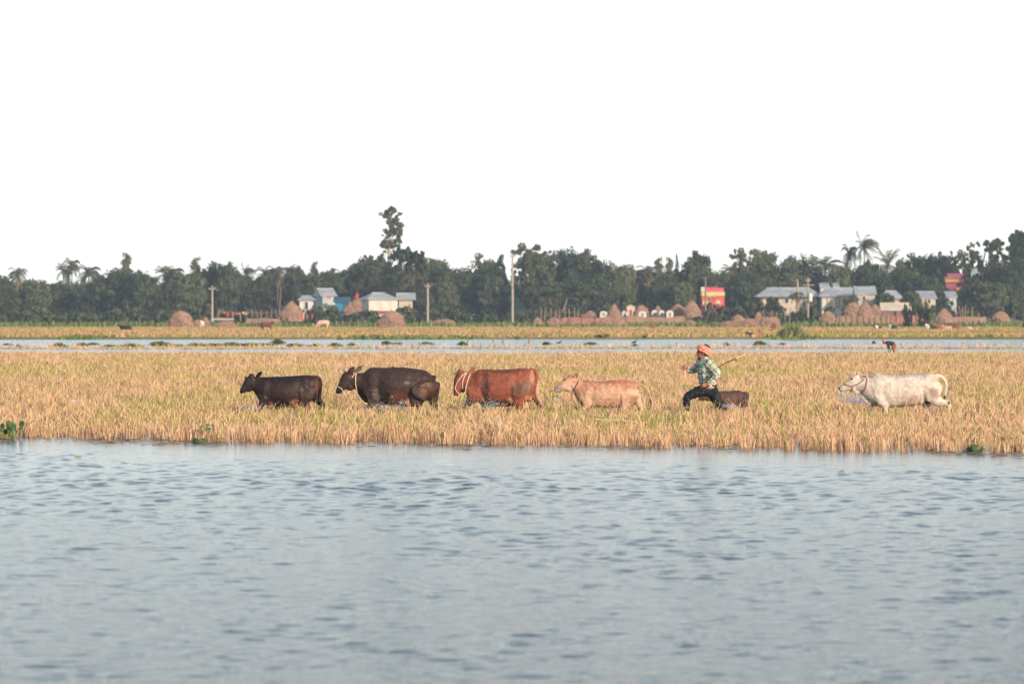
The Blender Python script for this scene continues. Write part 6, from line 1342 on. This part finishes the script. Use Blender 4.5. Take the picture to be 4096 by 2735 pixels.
    def wrapcol(me, co, u, v):
        a = (u * 0.55 + v * 1.0); b = (u - v * 0.55 + co[:, 1] * 500)
        c = np.tile([0.80, 0.21, 0.15], (len(co), 1))
        s1 = (np.abs((a % 74) - 20) < 7); s2 = (np.abs((b % 92) - 30) < 6); c[s1] = (0.42, 0.30, 0.22); c[s2] = (0.72, 0.50, 0.38)
        back = np.clip((u - 660) / 80, 0, 1)[:, None]; return c * (1 - back * 0.6) + np.array([0.60, 0.30, 0.22]) * back * 0.6
    wrap = [loft(frm, [(528, 190, 36, 58, 0), (568, 196, 56, 86, 0), (625, 208, 74, 100, 0), (690, 236, 80, 98, 0), (735, 268, 60, 78, 0), (758, 292, 38, 50, 0)]),
            loft(frm, [(518, 208, 17, 20, -30), (560, 232, 18, 16, -92), (625, 262, 19, 15, -104), (690, 300, 18, 15, -96), (735, 325, 18, 16, -60)]),
            loft(frm, [(518, 208, 17, 20, 30), (560, 232, 18, 16, 92), (625, 262, 19, 15, 104), (690, 300, 18, 15, 96), (735, 325, 18, 16, 60)]),
            loft(frm, [(520, 178, 16, 22, -20), (575, 190, 15, 14, -96), (650, 222, 16, 14, -106), (720, 268, 16, 14, -82)]),
            loft(frm, [(560, 152, 14, 30, -40), (640, 160, 13, 14, -84), (720, 215, 14, 14, -86)]),
            loft(frm, [(742, 318, 26, 26, -20), (756, 340, 28, 24, -24), (748, 352, 16, 16, -26)])]
    cloth('head_wrap', wrap, M_WRAP, 0.0062, wrapcol)
    return o
herder()
def stick():
    P = [(562, 968), (600, 895), (700, 775), (800, 662), (868, 596), (950, 532), (1040, 482), (1150, 430), (1240, 394)]
    dy = [-222, -222, -232, -255, -262, -262, -262, -262, -262]
    pts = [(frm.xz(u, v)[0], q * frm.m, frm.xz(u, v)[1]) for (u, v), q in zip(P, dy)]
    o = empty('stick', frm.loc()); tag(o, 'long bent cane with a split yellow end, held back in the herder hand', 'stick')
    mb = MB(); mb.tube(pts, [0.013, 0.012, 0.012, 0.012, 0.012, 0.0115, 0.011, 0.011, 0.0105], 8); mb.build('shaft', mat('green_brown_cane', (0.15, 0.115, 0.045), 0.6, noise=(12, 0.3)), o, smooth=True)
    mb = MB(); e = [(1236, 396, 9), (1262, 380, 13), (1320, 352, 9), (1380, 326, 6), (1426, 306, 2)]
    mb.tube([(frm.xz(u, v)[0], -262 * frm.m, frm.xz(u, v)[1]) for u, v, r in e], [r * frm.m for u, v, r in e], 8)
    mb.tube([(frm.xz(u, v)[0], -266 * frm.m, frm.xz(u, v)[1]) for u, v in ((1262, 384), (1330, 358), (1405, 334))], [0.006, 0.005, 0.002], 6)
    mb.build('split_end', mat('fresh_split_wood', (0.62, 0.55, 0.20), 0.7), o)
    mb = MB(); a = frm.xz(1292, 372); b = frm.xz(1308, 412); mb.quad((a[0] - .004, -262 * frm.m, a[1]), (a[0] + .008, -262 * frm.m, a[1]), (b[0] + .008, -270 * frm.m, b[1]), (b[0], -266 * frm.m, b[1])); mb.build('leaf', M_LEAFY, o)
M_LEAFY = mat('fresh_leaf', (0.12, 0.20, 0.04), 0.5)
stick()

# ------------------------------------------------------------------ bending farmer, far field edge
def simple_figure(label, fr, skin, clothes, name='person', cat='person', group=None, voxel=0.02):
    o = empty(name, fr.loc()); tag(o, label, cat, group)
    me = fuse('body', [loft(fr, s) if len(s) > 1 else blob(fr, *s[0]) for s in skin], voxel, 2); me.materials.append(M_SKIN_F); link('body', me, None, o)
    for nm, parts, m in clothes:
        me = fuse(nm, [loft(fr, s) if len(s) > 1 else blob(fr, *s[0]) for s in parts], voxel, 2); me.materials.append(m); link(nm, me, None, o)
    return o
M_SKIN_F = mat('tanned_skin', (0.24, 0.10, 0.06), 0.6); M_DARKC = mat('dark_shirt', (0.035, 0.035, 0.045), 0.8); M_RUST = mat('rust_cloth', (0.34, 0.10, 0.06), 0.85); M_REDC = mat('crimson_cloth', (0.42, 0.04, 0.07), 0.85)
frb = Frame(3400, 1340, 300 / 2349.0, 178.0, 3560, -0.15)
simple_figure('farmer in a dark shirt bending down at the far edge of the stubble', frb,
  [[(1075, 260, 42, 42, 0), (1065, 215, 50, 45, 0), (1060, 180, 38, 38, 0)], [(1075, 250, 30, 30, 0), (1130, 240, 32, 32, 0)], [(1150, 245, 50, 60, 0), (1260, 260, 62, 80, 0), (1370, 310, 65, 80, 0)],
   [(1165, 280, 30, 28, -70), (1185, 370, 22, 22, -72), (1195, 470, 17, 17, -60), (1205, 560, 18, 16, -55)], [(1165, 280, 30, 28, 70), (1240, 370, 22, 22, 72), (1270, 460, 17, 17, 60), (1275, 560, 18, 16, 55)],
   [(1380, 330, 65, 55, -50), (1350, 420, 48, 45, -55), (1390, 520, 34, 34, -55), (1400, 660, 26, 28, -55), (1370, 690, 24, 28, -55)], [(1390, 330, 65, 55, 50), (1370, 440, 46, 44, 55), (1410, 560, 32, 32, 55), (1420, 690, 28, 30, 55)]],
  [('shirt', [[(1120, 240, 44, 55, 0), (1180, 240, 58, 85, 0), (1280, 255, 68, 95, 0), (1370, 285, 62, 95, 0)], [(1160, 270, 36, 34, -76), (1182, 360, 28, 27, -76), (1192, 430, 24, 23, -68)], [(1165, 270, 36, 34, 76), (1225, 350, 28, 27, 76), (1255, 420, 24, 23, 68)]], M_DARKC),
   ('wrap_skirt', [[(1390, 300, 70, 85, 0), (1375, 370, 72, 90, 0), (1365, 430, 66, 90, 0)]], M_RUST), ('head_cloth', [[(1030, 178, 34, 40, 0), (1065, 165, 40, 48, 0), (1105, 190, 34, 42, 0)]], M_CLOTHP)])

# ------------------------------------------------------------------ far cattle and people, only a few pixels tall
def far_cow(label, px, py, wpx, hpx, base, pose='stand', face=-1, patches=(), yaw=0.0, cat='cow', name='cow', d=None):
    d = d or Dp(py); g = Zp(py, d); fr = Frame(px - 50, py - 60, 0.1, d, px, g)   # 1000 x 600 drawing units, centre 500, feet 600
    W = wpx / 0.1 / 2; Hh = hpx / 0.1
    def P(lst): return [(500 + face * -a * W, 600 - b * Hh, r * Hh, w * Hh, dy * Hh) for a, b, r, w, dy in lst]
    if pose == 'lie':
        L_ = [P([(-0.85, 0.40, 0.34, 0.40, 0), (-0.3, 0.42, 0.40, 0.46, 0), (0.3, 0.42, 0.40, 0.44, 0), (0.6, 0.48, 0.30, 0.30, 0)]), P([(0.55, 0.6, 0.25, 0.2, 0), (0.75, 0.8, 0.17, 0.15, 0), (0.95, 0.78, 0.12, 0.12, 0), (1.08, 0.68, 0.07, 0.08, 0)]), P([(0.5, 0.12, 0.11, 0.1, -0.3), (0.95, 0.08, 0.07, 0.07, -0.3)]), P([(-0.6, 0.15, 0.14, 0.12, -0.35), (-0.2, 0.08, 0.08, 0.08, -0.4)])]
    else:
        hd = [(0.62, 0.78, 0.17, 0.12, 0), (0.85, 0.92, 0.12, 0.10, 0), (1.0, 0.88, 0.09, 0.08, 0), (1.1, 0.76, 0.05, 0.06, 0)] if pose == 'stand' else [(0.55, 0.7, 0.17, 0.12, 0), (0.85, 0.45, 0.12, 0.09, 0), (0.95, 0.2, 0.10, 0.08, 0), (1.0, 0.06, 0.06, 0.06, 0)]
        L_ = [P([(-0.8, 0.68, 0.20, 0.18, 0), (-0.4, 0.66, 0.26, 0.24, 0), (0.2, 0.66, 0.26, 0.23, 0), (0.6, 0.70, 0.20, 0.16, 0)]), P(hd)]
        for a, s in ((0.5, -1), (0.58, 1), (-0.62, -1), (-0.72, 1)): L_.append(P([(a, 0.5, 0.13, 0.09, 0.13 * s), (a + 0.03, 0.28, 0.06, 0.055, 0.14 * s), (a, 0.0, 0.045, 0.045, 0.14 * s)]))
        L_.append(P([(-0.88, 0.82, 0.035, 0.035, 0), (-0.96, 0.6, 0.03, 0.03, 0), (-0.95, 0.3, 0.04, 0.04, 0)]))
    me = fuse('body', [loft(fr, s, seg=10) for s in L_], 0.035, 2); paint(me, fr, base, [(500 + face * -a * W, 600 - b * Hh, ru * W, rv * Hh, c, 0.3) for a, b, ru, rv, c in patches], int(px) % 97)
    me.materials.append(M_HIDE)
    o = link(name, me, None, None, fr.loc()); o.rotation_euler = (0, 0, yaw); tag(o, label, cat, 'cattle resting and grazing on the far field'); return o
BK = (0.02, 0.016, 0.018); BR = (0.16, 0.05, 0.03); WHc = (0.72, 0.62, 0.52); TAN = (0.52, 0.30, 0.20); DKR = (0.10, 0.035, 0.025)
far_cow('black cow lying on the far field left of the tall brown haystack', 500, 1325, 50, 28, BK, 'lie', 1)
far_cow('dark brown cow standing below the thin bamboo pole, head to the right', 1068, 1323, 56, 38, DKR, 'stand', -1, yaw=0.35)
far_cow('small white calf standing by the ragged straw heap', 808, 1313, 22, 32, WHc, 'stand', 1, yaw=1.2, cat='calf', name='calf')
far_cow('cream cow grazing with lowered head below the pale blue shed', 1292, 1313, 54, 36, (0.66, 0.42, 0.32), 'graze', 1)
far_cow('dark calf partly behind the cream grazing cow', 1278, 1306, 40, 28, DKR, 'stand', 1, yaw=0.4, cat='calf', name='calf', d=575)
far_cow('reddish animal lying at the field edge left of the grazing cream cow', 1193, 1305, 26, 14, (0.3, 0.07, 0.05), 'lie', 1)
far_cow('tiny reddish calf lying left of the standing dark cow', 1032, 1308, 24, 12, (0.28, 0.08, 0.06), 'lie', 1, cat='calf', name='calf')
far_cow('rust red calf standing alone in the middle of the far field', 2610, 1317, 24, 26, (0.26, 0.06, 0.035), 'stand', -1, yaw=0.9, cat='calf', name='calf')
far_cow('brown calf with dark legs behind the squatting pair', 3094, 1322, 26, 34, BR, 'graze', 1, yaw=1.0, cat='calf', name='calf')
far_cow('black and white cow lying, leftmost of the far right herd', 3508, 1319, 32, 22, BK, 'lie', 1, patches=((0.1, 0.5, 0.4, 0.6, WHc),))
far_cow('black cow with a pale chest lying right of the black and white one', 3570, 1320, 34, 24, BK, 'lie', 1, patches=((0.6, 0.5, 0.3, 0.6, WHc),))
far_cow('black cow with a broad white shoulder, left end of the resting row', 3716, 1322, 36, 30, BK, 'lie', 1, patches=((0.45, 0.5, 0.45, 0.7, WHc),))
far_cow('black cow lying low in the resting row', 3738, 1321, 34, 20, BK, 'lie', -1)
far_cow('reddish brown cow lying in the middle of the resting row', 3760, 1322, 32, 22, (0.30, 0.10, 0.07), 'lie', 1)
far_cow('long cream cow lying in the resting row', 3786, 1322, 44, 24, TAN, 'lie', 1)
far_cow('dark brown cow at the right end of the resting row', 3822, 1320, 36, 26, BR, 'lie', -1)
far_cow('small pinkish calf lying alone right of the resting row', 3880, 1322, 20, 18, (0.62, 0.38, 0.30), 'lie', 1, cat='calf', name='calf')
far_cow('dark animal cut by the right edge of the far field', 4098, 1318, 24, 30, BK, 'stand', 1, yaw=1.0)
def squat(px, py, hpx, top, bottom, label, face=-1, d=None):
    d = d or Dp(py); g = Zp(py, d); fr = Frame(px - 50, py - 60, 0.1, d, px, g); h = hpx / 0.1
    def P(l): return [(500 + a * h, 600 - b * h, r * h, w * h, dy * h) for a, b, r, w, dy in l]
    o = empty('person', fr.loc()); tag(o, label, 'person', 'people on the far field')
    def piece(nm, ls, m): me = fuse(nm, [loft(fr, P(l), seg=10) for l in ls], 0.03, 2); me.materials.append(m); link(nm, me, None, o)
    f = face
    piece('body', [[(0.02 * f, 0.80, 0.07, 0.07, 0), (0.04 * f, 0.88, 0.105, 0.09, 0), (0.03 * f, 0.95, 0.07, 0.07, 0)], [(0.05 * f, 0.55, 0.05, 0.05, -0.2), (0.3 * f, 0.38, 0.04, 0.04, -0.15), (0.42 * f, 0.2, 0.035, 0.035, -0.1)], [(0.1 * f, 0.06, 0.05, 0.06, -0.1), (0.3 * f, 0.03, 0.03, 0.05, -0.1)]], M_SKIN_F)
    piece('shirt', [[(-0.02 * f, 0.76, 0.10, 0.15, 0), (-0.06 * f, 0.6, 0.16, 0.2, 0), (-0.10 * f, 0.38, 0.17, 0.2, 0)]], top)
    piece('skirt', [[(-0.15 * f, 0.22, 0.20, 0.24, 0), (0.1 * f, 0.24, 0.18, 0.22, 0), (0.28 * f, 0.34, 0.10, 0.18, 0)], [(0.26 * f, 0.3, 0.10, 0.18, 0), (0.15 * f, 0.06, 0.09, 0.16, 0)]], bottom)
squat(3012, 1345, 24, M_RUST, M_REDC, 'squatting person in rust and red on the far bank, left of the pair')
squat(3036, 1343, 30, M_REDC, M_CLOTHP, 'squatting person in crimson with pink on the far bank, right of the pair')
far_cow('dark calf lying beside the squatting pair on the bank', 2998, 1345, 30, 20, BK, 'lie', 1, cat='calf', name='calf')
def stander(px, base, hpx, top, bottom, label, d):
    g = Zp(base, d); fr = Frame(px - 50, base - 60, 0.1, d, px, g); h = hpx / 0.1
    def P(l): return [(500 + a * h, 600 - b * h, r * h, w * h, dy * h) for a, b, r, w, dy in l]
    o = empty('person', fr.loc()); tag(o, label, 'person', 'people in the village')
    def piece(nm, ls, m): me = fuse(nm, [loft(fr, P(l), seg=10) for l in ls], 0.03, 2); me.materials.append(m); link(nm, me, None, o)
    piece('body', [[(0, 0.84, 0.04, 0.04, 0), (0, 0.92, 0.06, 0.06, 0), (0, 0.97, 0.045, 0.045, 0)], [(-0.1, 0.78, 0.03, 0.03, 0), (-0.14, 0.6, 0.025, 0.025, 0), (-0.12, 0.45, 0.022, 0.022, 0)], [(0.1, 0.78, 0.03, 0.03, 0), (0.14, 0.6, 0.025, 0.025, 0), (0.12, 0.45, 0.022, 0.022, 0)], [(-0.04, 0.3, 0.04, 0.04, 0), (-0.04, 0, 0.03, 0.03, 0)], [(0.04, 0.3, 0.04, 0.04, 0), (0.04, 0, 0.03, 0.03, 0)]], M_SKIN_F)
    piece('shirt', [[(0, 0.82, 0.09, 0.06, 0), (0, 0.7, 0.12, 0.08, 0), (0, 0.5, 0.10, 0.08, 0)]], top)
    piece('skirt', [[(0, 0.52, 0.10, 0.08, 0), (0, 0.3, 0.11, 0.09, 0), (0, 0.12, 0.12, 0.10, 0)]], bottom)
stander(1213, 1282, 38, M_CLOTHP, M_CLOTHP, 'person in bright pink standing below the white arched shed', 600)
stander(1248, 1280, 30, M_CLOTHR, M_REDC, 'person in red standing right of the one in bright pink', 606)
stander(2506, 1266, 34, M_REDC, M_CLOTHW, 'person in red standing beside the narrow cream hut', 610)
def bird(px, py, wpx, label):
    d = Dp(py + 6); s = F / d; w = wpx / s; mb = MB()
    mb.tube([(-w / 2, 0, 0.02), (-w * 0.2, 0, 0.06), (w * 0.15, 0, 0.07), (w * 0.35, 0, 0.13), (w * 0.42, 0, 0.2), (w * 0.5, 0, 0.22)], [0.01, w * 0.2, w * 0.2, w * 0.1, w * 0.08, 0.006], 8)
    mb.tube([(w * 0.46, 0, 0.21), (w * 0.66, 0, 0.2)], [0.012, 0.003], 5); mb.tube([(-w * 0.4, 0.02, 0.05), (-w * 0.75, 0, 0.02)], [w * 0.1, 0.01], 6)
    o = mb.build('water_bird', mat('dark_feathers', (0.05, 0.04, 0.045), 0.7), None, True, (Xp(px, d), d, 0.0)); tag(o, label, 'bird', 'birds on the channel')
bird(2538, 1366, 20, 'dark water bird on the channel below the red calf')
bird(2238, 1368, 18, 'small dark water bird on the channel right of the stakes')

# ------------------------------------------------------------------ splashes, rope, flotsam, near plants
M_DROP = mat('splash_water', (0.36, 0.42, 0.50), 0.10, spec=0.8)
def splash(label, fr, drops, sheets, seed):
    """drops: (u, v, su, sv, n, rmin, rmax, dy) clouds; sheets: (u, v, w, h, n) torn films of thrown water"""
    rng = np.random.default_rng(seed); V, Fc = [], []
    ico = [(0, 0, 1), (0.9, 0, 0.45), (0.28, 0.85, 0.45), (-0.72, 0.53, 0.45), (-0.72, -0.53, 0.45), (0.28, -0.85, 0.45), (0.72, 0.53, -0.45), (-0.28, 0.85, -0.45), (-0.9, 0, -0.45), (-0.28, -0.85, -0.45), (0.72, -0.53, -0.45), (0, 0, -1)]
    icf = [(0, 1, 2), (0, 2, 3), (0, 3, 4), (0, 4, 5), (0, 5, 1), (1, 6, 2), (2, 7, 3), (3, 8, 4), (4, 9, 5), (5, 10, 1), (6, 7, 2), (7, 8, 3), (8, 9, 4), (9, 10, 5), (10, 6, 1), (11, 7, 6), (11, 8, 7), (11, 9, 8), (11, 10, 9), (11, 6, 10)]
    def drop(x, y, z, r, sx=1, sz=1):
        n = len(V)
        for a in ico: V.append((x + a[0] * r * sx, y + a[1] * r, z + a[2] * r * sz))
        for f in icf: Fc.append(tuple(n + i for i in f))
    for u, v, su, sv, n, r0, r1, dy in drops:
        for _ in range(n):
            x, z = fr.xz(u + rng.normal() * su, v + rng.normal() * sv)
            if z + fr.zg < 0.0: continue
            drop(x, dy * fr.m + rng.normal() * 0.08, z, 0.8 * r0 + (r1 - r0) * 0.75 * rng.random() ** 3, 1, rng.uniform(0.8, 1.5))
    for u, v, w, h, n, dy in sheets:
        for _ in range(n):
            x, z = fr.xz(u + rng.normal() * w, v + abs(rng.normal()) * -h); r = rng.uniform(0.003, 0.011)
            if z + fr.zg < -0.01: z = 0.01 - fr.zg
            drop(x, dy * fr.m + rng.normal() * 0.06, z, r, rng.uniform(1.0, 2.6), rng.uniform(0.3, 1.0))
    me = bpy.data.meshes.new('water_splash'); me.from_pydata(V, [], Fc); 
    for p in me.polygons: p.use_smooth = True
    me.update(); o = link('water_splash', me, M_DROP, None, fr.loc()); tag(o, label, 'splash', kind='stuff')
splash('water thrown up round the legs of the small black cow', fr1, [(600, 1080, 160, 45, 90, .003, .008, -160), (820, 990, 50, 40, 40, .003, .007, -170)], [(560, 1110, 90, 40, 70, -160), (430, 1110, 40, 40, 30, -160), (760, 1180, 60, 20, 30, -170)], 1)
splash('white drops and churned water under the large dark brown cow', fr2, [(960, 940, 110, 50, 260, .003, .009, -240), (1150, 960, 130, 30, 110, .003, .008, -240), (2000, 920, 40, 40, 50, .003, .008, -260)], [(1250, 1020, 190, 40, 200, -250), (1440, 960, 60, 60, 40, -250), (800, 1030, 40, 20, 30, -240)], 2)
splash('white drops flying round the forelegs of the red brown cow', fr3, [(640, 960, 90, 60, 200, .003, .009, -230), (720, 780, 90, 100, 60, .003, .006, -240), (1050, 990, 120, 55, 240, .004, .011, -260)], [(600, 1130, 60, 40, 70, -220), (920, 1120, 60, 50, 50, -240), (1150, 1010, 80, 20, 40, -260)], 3)
splash('a few drops round the legs of the pale tan cow', fr4, [(250, 890, 40, 12, 20, .003, .008, -140), (900, 1100, 60, 30, 20, .003, .006, -200)], [(240, 895, 20, 8, 10, -140)], 4)
splash('drops and foam thrown up by the herder and the calf', frm, [(330, 1230, 50, 60, 26, .002, .006, -190), (600, 1080, 200, 80, 22, .002, .004, -190), (1150, 1150, 170, 90, 90, .002, .007, -220), (180, 960, 90, 50, 24, .002, .004, -190), (200, 1240, 50, 50, 24, .002, .005, -190), (850, 1270, 90, 40, 26, .002, .006, -190)], [(1120, 1320, 60, 25, 130, -200), (330, 1330, 30, 20, 14, -200)], 5)
splash('blue white spray under the muzzle of the white cow', fr6, [(300, 680, 110, 60, 160, .003, .009, -130), (120, 600, 60, 40, 40, .002, .006, -130), (560, 780, 70, 50, 120, .004, .01, -130)], [(440, 790, 90, 55, 260, -140), (600, 800, 50, 30, 70, -140), (280, 690, 50, 15, 40, -130)], 6)

def line_on_stubble():
    d = 66.5; pts = []; rows = [(2380, 1674), (2400, 1678), (2450, 1680), (2520, 1684), (2600, 1689), (2660, 1692), (2720, 1694), (2790, 1696), (2820, 1697)]
    for i, (px, py) in enumerate(rows): pts.append((Xp(px, d), d + 0.15 * math.sin(i), Zp(py, d)))
    mb = MB(); mb.tube(pts, [0.004, 0.005, 0.008, 0.011, 0.006, 0.005, 0.010, 0.005, 0.003], 6); o = mb.build('plastic_twine', mat('white_twine', (0.8, 0.74, 0.66), 0.5)); tag(o, 'white twine lying across the stubble in front of the herder', 'twine')
line_on_stubble()
def scrap(px, py, wpx, label, d=None):
    d = d or (H - 0.17) * F / (py - HY); s = F / d; w = wpx / s; rng = np.random.default_rng(px); mb = MB()
    for i in range(5):
        x = (i / 4 - 0.5) * w; x2 = x + w * 0.3; z = rng.uniform(0, 0.02); mb.quad((x, 0, z), (x2, 0.03, z + rng.uniform(-.01, .01)), (x2, 0.08, z + rng.uniform(0.005, .03)), (x, 0.06, z + rng.uniform(0.01, .03)))
    mb.box(-w * 0.2, w * 0.15, 0.0, 0.05, 0.0, 0.025)
    o = mb.build('plastic_scrap', M_CLOTHW, loc=(Xp(px, d), d, 0.15)); tag(o, label, 'litter', 'scraps of white litter on the stubble')
scrap(300, 1603, 42, 'white plastic scrap on the stubble left of the leading black cow')
scrap(2230, 1597, 24, 'small white scrap before the pale tan cow'); scrap(2520, 1464, 20, 'thin white scrap beyond the pale tan cow'); scrap(1690, 1417, 50, 'pale scrap at the far margin of the stubble')
# broad leaved water hyacinth at the near shore
M_HYA = mat('hyacinth_leaf', attr='Col', rough=0.4, spec=0.5, trans=0.15)
def hyacinth(px, base, n, wpx, hpx, label, seed, flower=False, d=None):
    d = d or (H * F / (base - HY)); s = F / d; rng = np.random.default_rng(seed); o = empty('water_hyacinth', (Xp(px, d), d, 0.0)); tag(o, label, 'plant', 'water hyacinth at the near shore')
    V, Fc, C = [], [], []; st = MB()
    for i in range(n):
        x = rng.uniform(-0.5, 0.5) * wpx / s; y = rng.uniform(-0.15, 0.15); h = rng.uniform(0.35, 1.0) * hpx / s; r = rng.uniform(0.026, 0.046); a = rng.uniform(-0.7, 0.7); tilt = rng.uniform(-0.4, 0.7)
        st.tube([(x * 0.7, y * 0.7, -0.02), (x * 0.9, y * 0.9, h * 0.5), (x, y, h - r * 0.6)], [0.010, 0.008, 0.005], 6)
        c = np.array([(0.04, 0.10, 0.025), (0.06, 0.13, 0.03), (0.03, 0.07, 0.02), (0.18, 0.20, 0.05)][rng.integers(0, 4)]); k0 = len(V); V.append((x, y, h)); C.append(c)
        for j in range(12):
            t = 6.2832 * j / 12; rr = r * (1 - 0.18 * math.cos(t)) ; lx, lz = math.sin(t) * rr, -math.cos(t) * rr * 1.1; cup = 0.25 * (lx * lx + lz * lz) / r
            V.append((x + lx * math.cos(a), y + lx * math.sin(a) + lz * tilt + cup, h + lz)); C.append(c * rng.uniform(0.85, 1.15))
        for j in range(12): Fc.append((k0, k0 + 1 + j, k0 + 1 + (j + 1) % 12))
    me = bpy.data.meshes.new('leaves'); me.from_pydata(V, [], Fc); me.update(); set_col(me, np.array(C)); me.materials.append(M_HYA)
    for p in me.polygons: p.use_smooth = True
    link('leaves', me, None, o); st.build('stems', M_LEAFY, o)
    if flower:
        f = MB()
        for i in range(9):
            a = i * 2.4; z = hpx / s + 0.006 * i; f.tube([(math.cos(a) * .004, math.sin(a) * .004, z), (math.cos(a) * .028, math.sin(a) * .02, z + 0.02)], [0.004, 0.014], 6)
        f.tube([(0, 0, 0), (0, 0, hpx / s + 0.05)], 0.005, 6); f.build('flower', mat('lilac_petal', (0.52, 0.42, 0.66), 0.6), o)
hyacinth(50, 1756, 14, 90, 60, 'clump of glossy green water hyacinth at the left end of the shore', 1)
hyacinth(825, 1758, 8, 52, 54, 'small water hyacinth with a curled leaf at the shore, left of the black cow', 2)
hyacinth(800, 1772, 5, 40, 8, 'flat green leaves floating just off the shore below the small hyacinth', 3)
hyacinth(3905, 1812, 7, 66, 20, 'low water hyacinth leaves at the shore near the right edge', 4)
hyacinth(3458, 1792, 4, 46, 26, 'few round leaves between the straws below the white cow', 5)
hyacinth(1985, 1740, 3, 20, 44, 'lilac hyacinth flower among the straw below the red brown cow', 6, flower=True, d=60)
hyacinth(1790, 1770, 5, 50, 26, 'green leaves at the shore below the red brown cow', 7)
hyacinth(2300, 1745, 5, 60, 34, 'leaning green leaves in the straw below the pale tan cow', 8, d=58)
def floating(px, py, wpx, label, col):
    d = H * F / (py - HY); s = F / d; w = wpx / s; rng = np.random.default_rng(px); mb = MB()
    for i in range(5):
        x, y = rng.uniform(-.35, .35) * w, rng.uniform(-.5, .5) * w * .6; r = w * rng.uniform(.14, .22); z = rng.uniform(0.012, 0.03)
        pts = [(x + math.cos(t) * r, y + math.sin(t) * r, z + 0.012 * math.cos(t * 2)) for t in np.linspace(0, 6.28, 11)[:-1]]; mb.poly(pts)
    mb.tube([(-w / 2, 0, 0.008), (0, 0.03, 0.014), (w / 2, 0, 0.008)], 0.006, 5)
    o = mb.build('floating_leaf', mat('leaf_' + str(px), col, 0.5), loc=(Xp(px, d), d, 0)); tag(o, label, 'floating leaf', 'leaves floating on the near water')
floating(312, 1829, 26, 'yellow green leaf cluster floating on the near water at left', (0.38, 0.42, 0.05)); floating(3366, 1889, 24, 'small yellow green leaf floating on the near water at right', (0.34, 0.40, 0.06))
def debris():
    """dead stalks and scum collected along the shore line"""
    rng = np.random.default_rng(77); n = 1300; x = rng.uniform(-9, 9, n); off = rng.normal(-0.35, 0.75, n); y = shore_y(x) + off
    k = vnoise(x, x * 0 + 3, 78, 0.7) + 0.4 * rng.random(n) > 0.72; x, y = x[k], y[k]; n = len(x)
    l = rng.uniform(0.03, 0.22, n); a = rng.normal(0, 0.35, n); w = rng.uniform(0.004, 0.010, n); ln = rng.uniform(-0.01, 0.05, n) * (rng.random(n) < 0.3)
    dx, dy = np.cos(a) * l, np.sin(a) * l; z = rng.uniform(0.006, 0.02, n)
    co = np.stack([np.stack([x, y, z], -1), np.stack([x + dx, y + dy, z + ln], -1), np.stack([x + dx, y + dy + w, z + ln + w * 0.6], -1), np.stack([x, y + w * 1.5, z + w * 0.8], -1)], 1).reshape(-1, 3)
    P = np.array([(0.09, 0.07, 0.06), (0.14, 0.11, 0.09), (0.22, 0.16, 0.11), (0.30, 0.21, 0.12), (0.04, 0.05, 0.03)])[rng.integers(0, 5, n)]
    o = link('shore_debris', np_mesh('shore_debris', co, np.arange(len(co)), 4, np.repeat(P, 4, 0)), bpy.data.materials['straw']); tag(o, 'dark dead stalks and scum along the shore line', 'debris', kind='stuff')
debris()

# ------------------------------------------------------------------ haze
def make_haze():
    mb = MB(); mb.box(-2100, 2100, -500, 1450, -3.0, 46)
    m = bpy.data.materials.new('warm_haze'); m.use_nodes = True; t = m.node_tree; t.nodes.clear()
    o = t.nodes.new('ShaderNodeOutputMaterial'); v = t.nodes.new('ShaderNodeVolumePrincipled')
    v.inputs['Color'].default_value = (0.62, 0.80, 1.0, 1); v.inputs['Density'].default_value = 0.00022; v.inputs['Anisotropy'].default_value = 0.0
    t.links.new(v.outputs[0], o.inputs['Volume'])
    h = mb.build('haze', m); tag(h, 'thin pale evening haze over the fields', 'haze', kind='stuff')
make_haze()
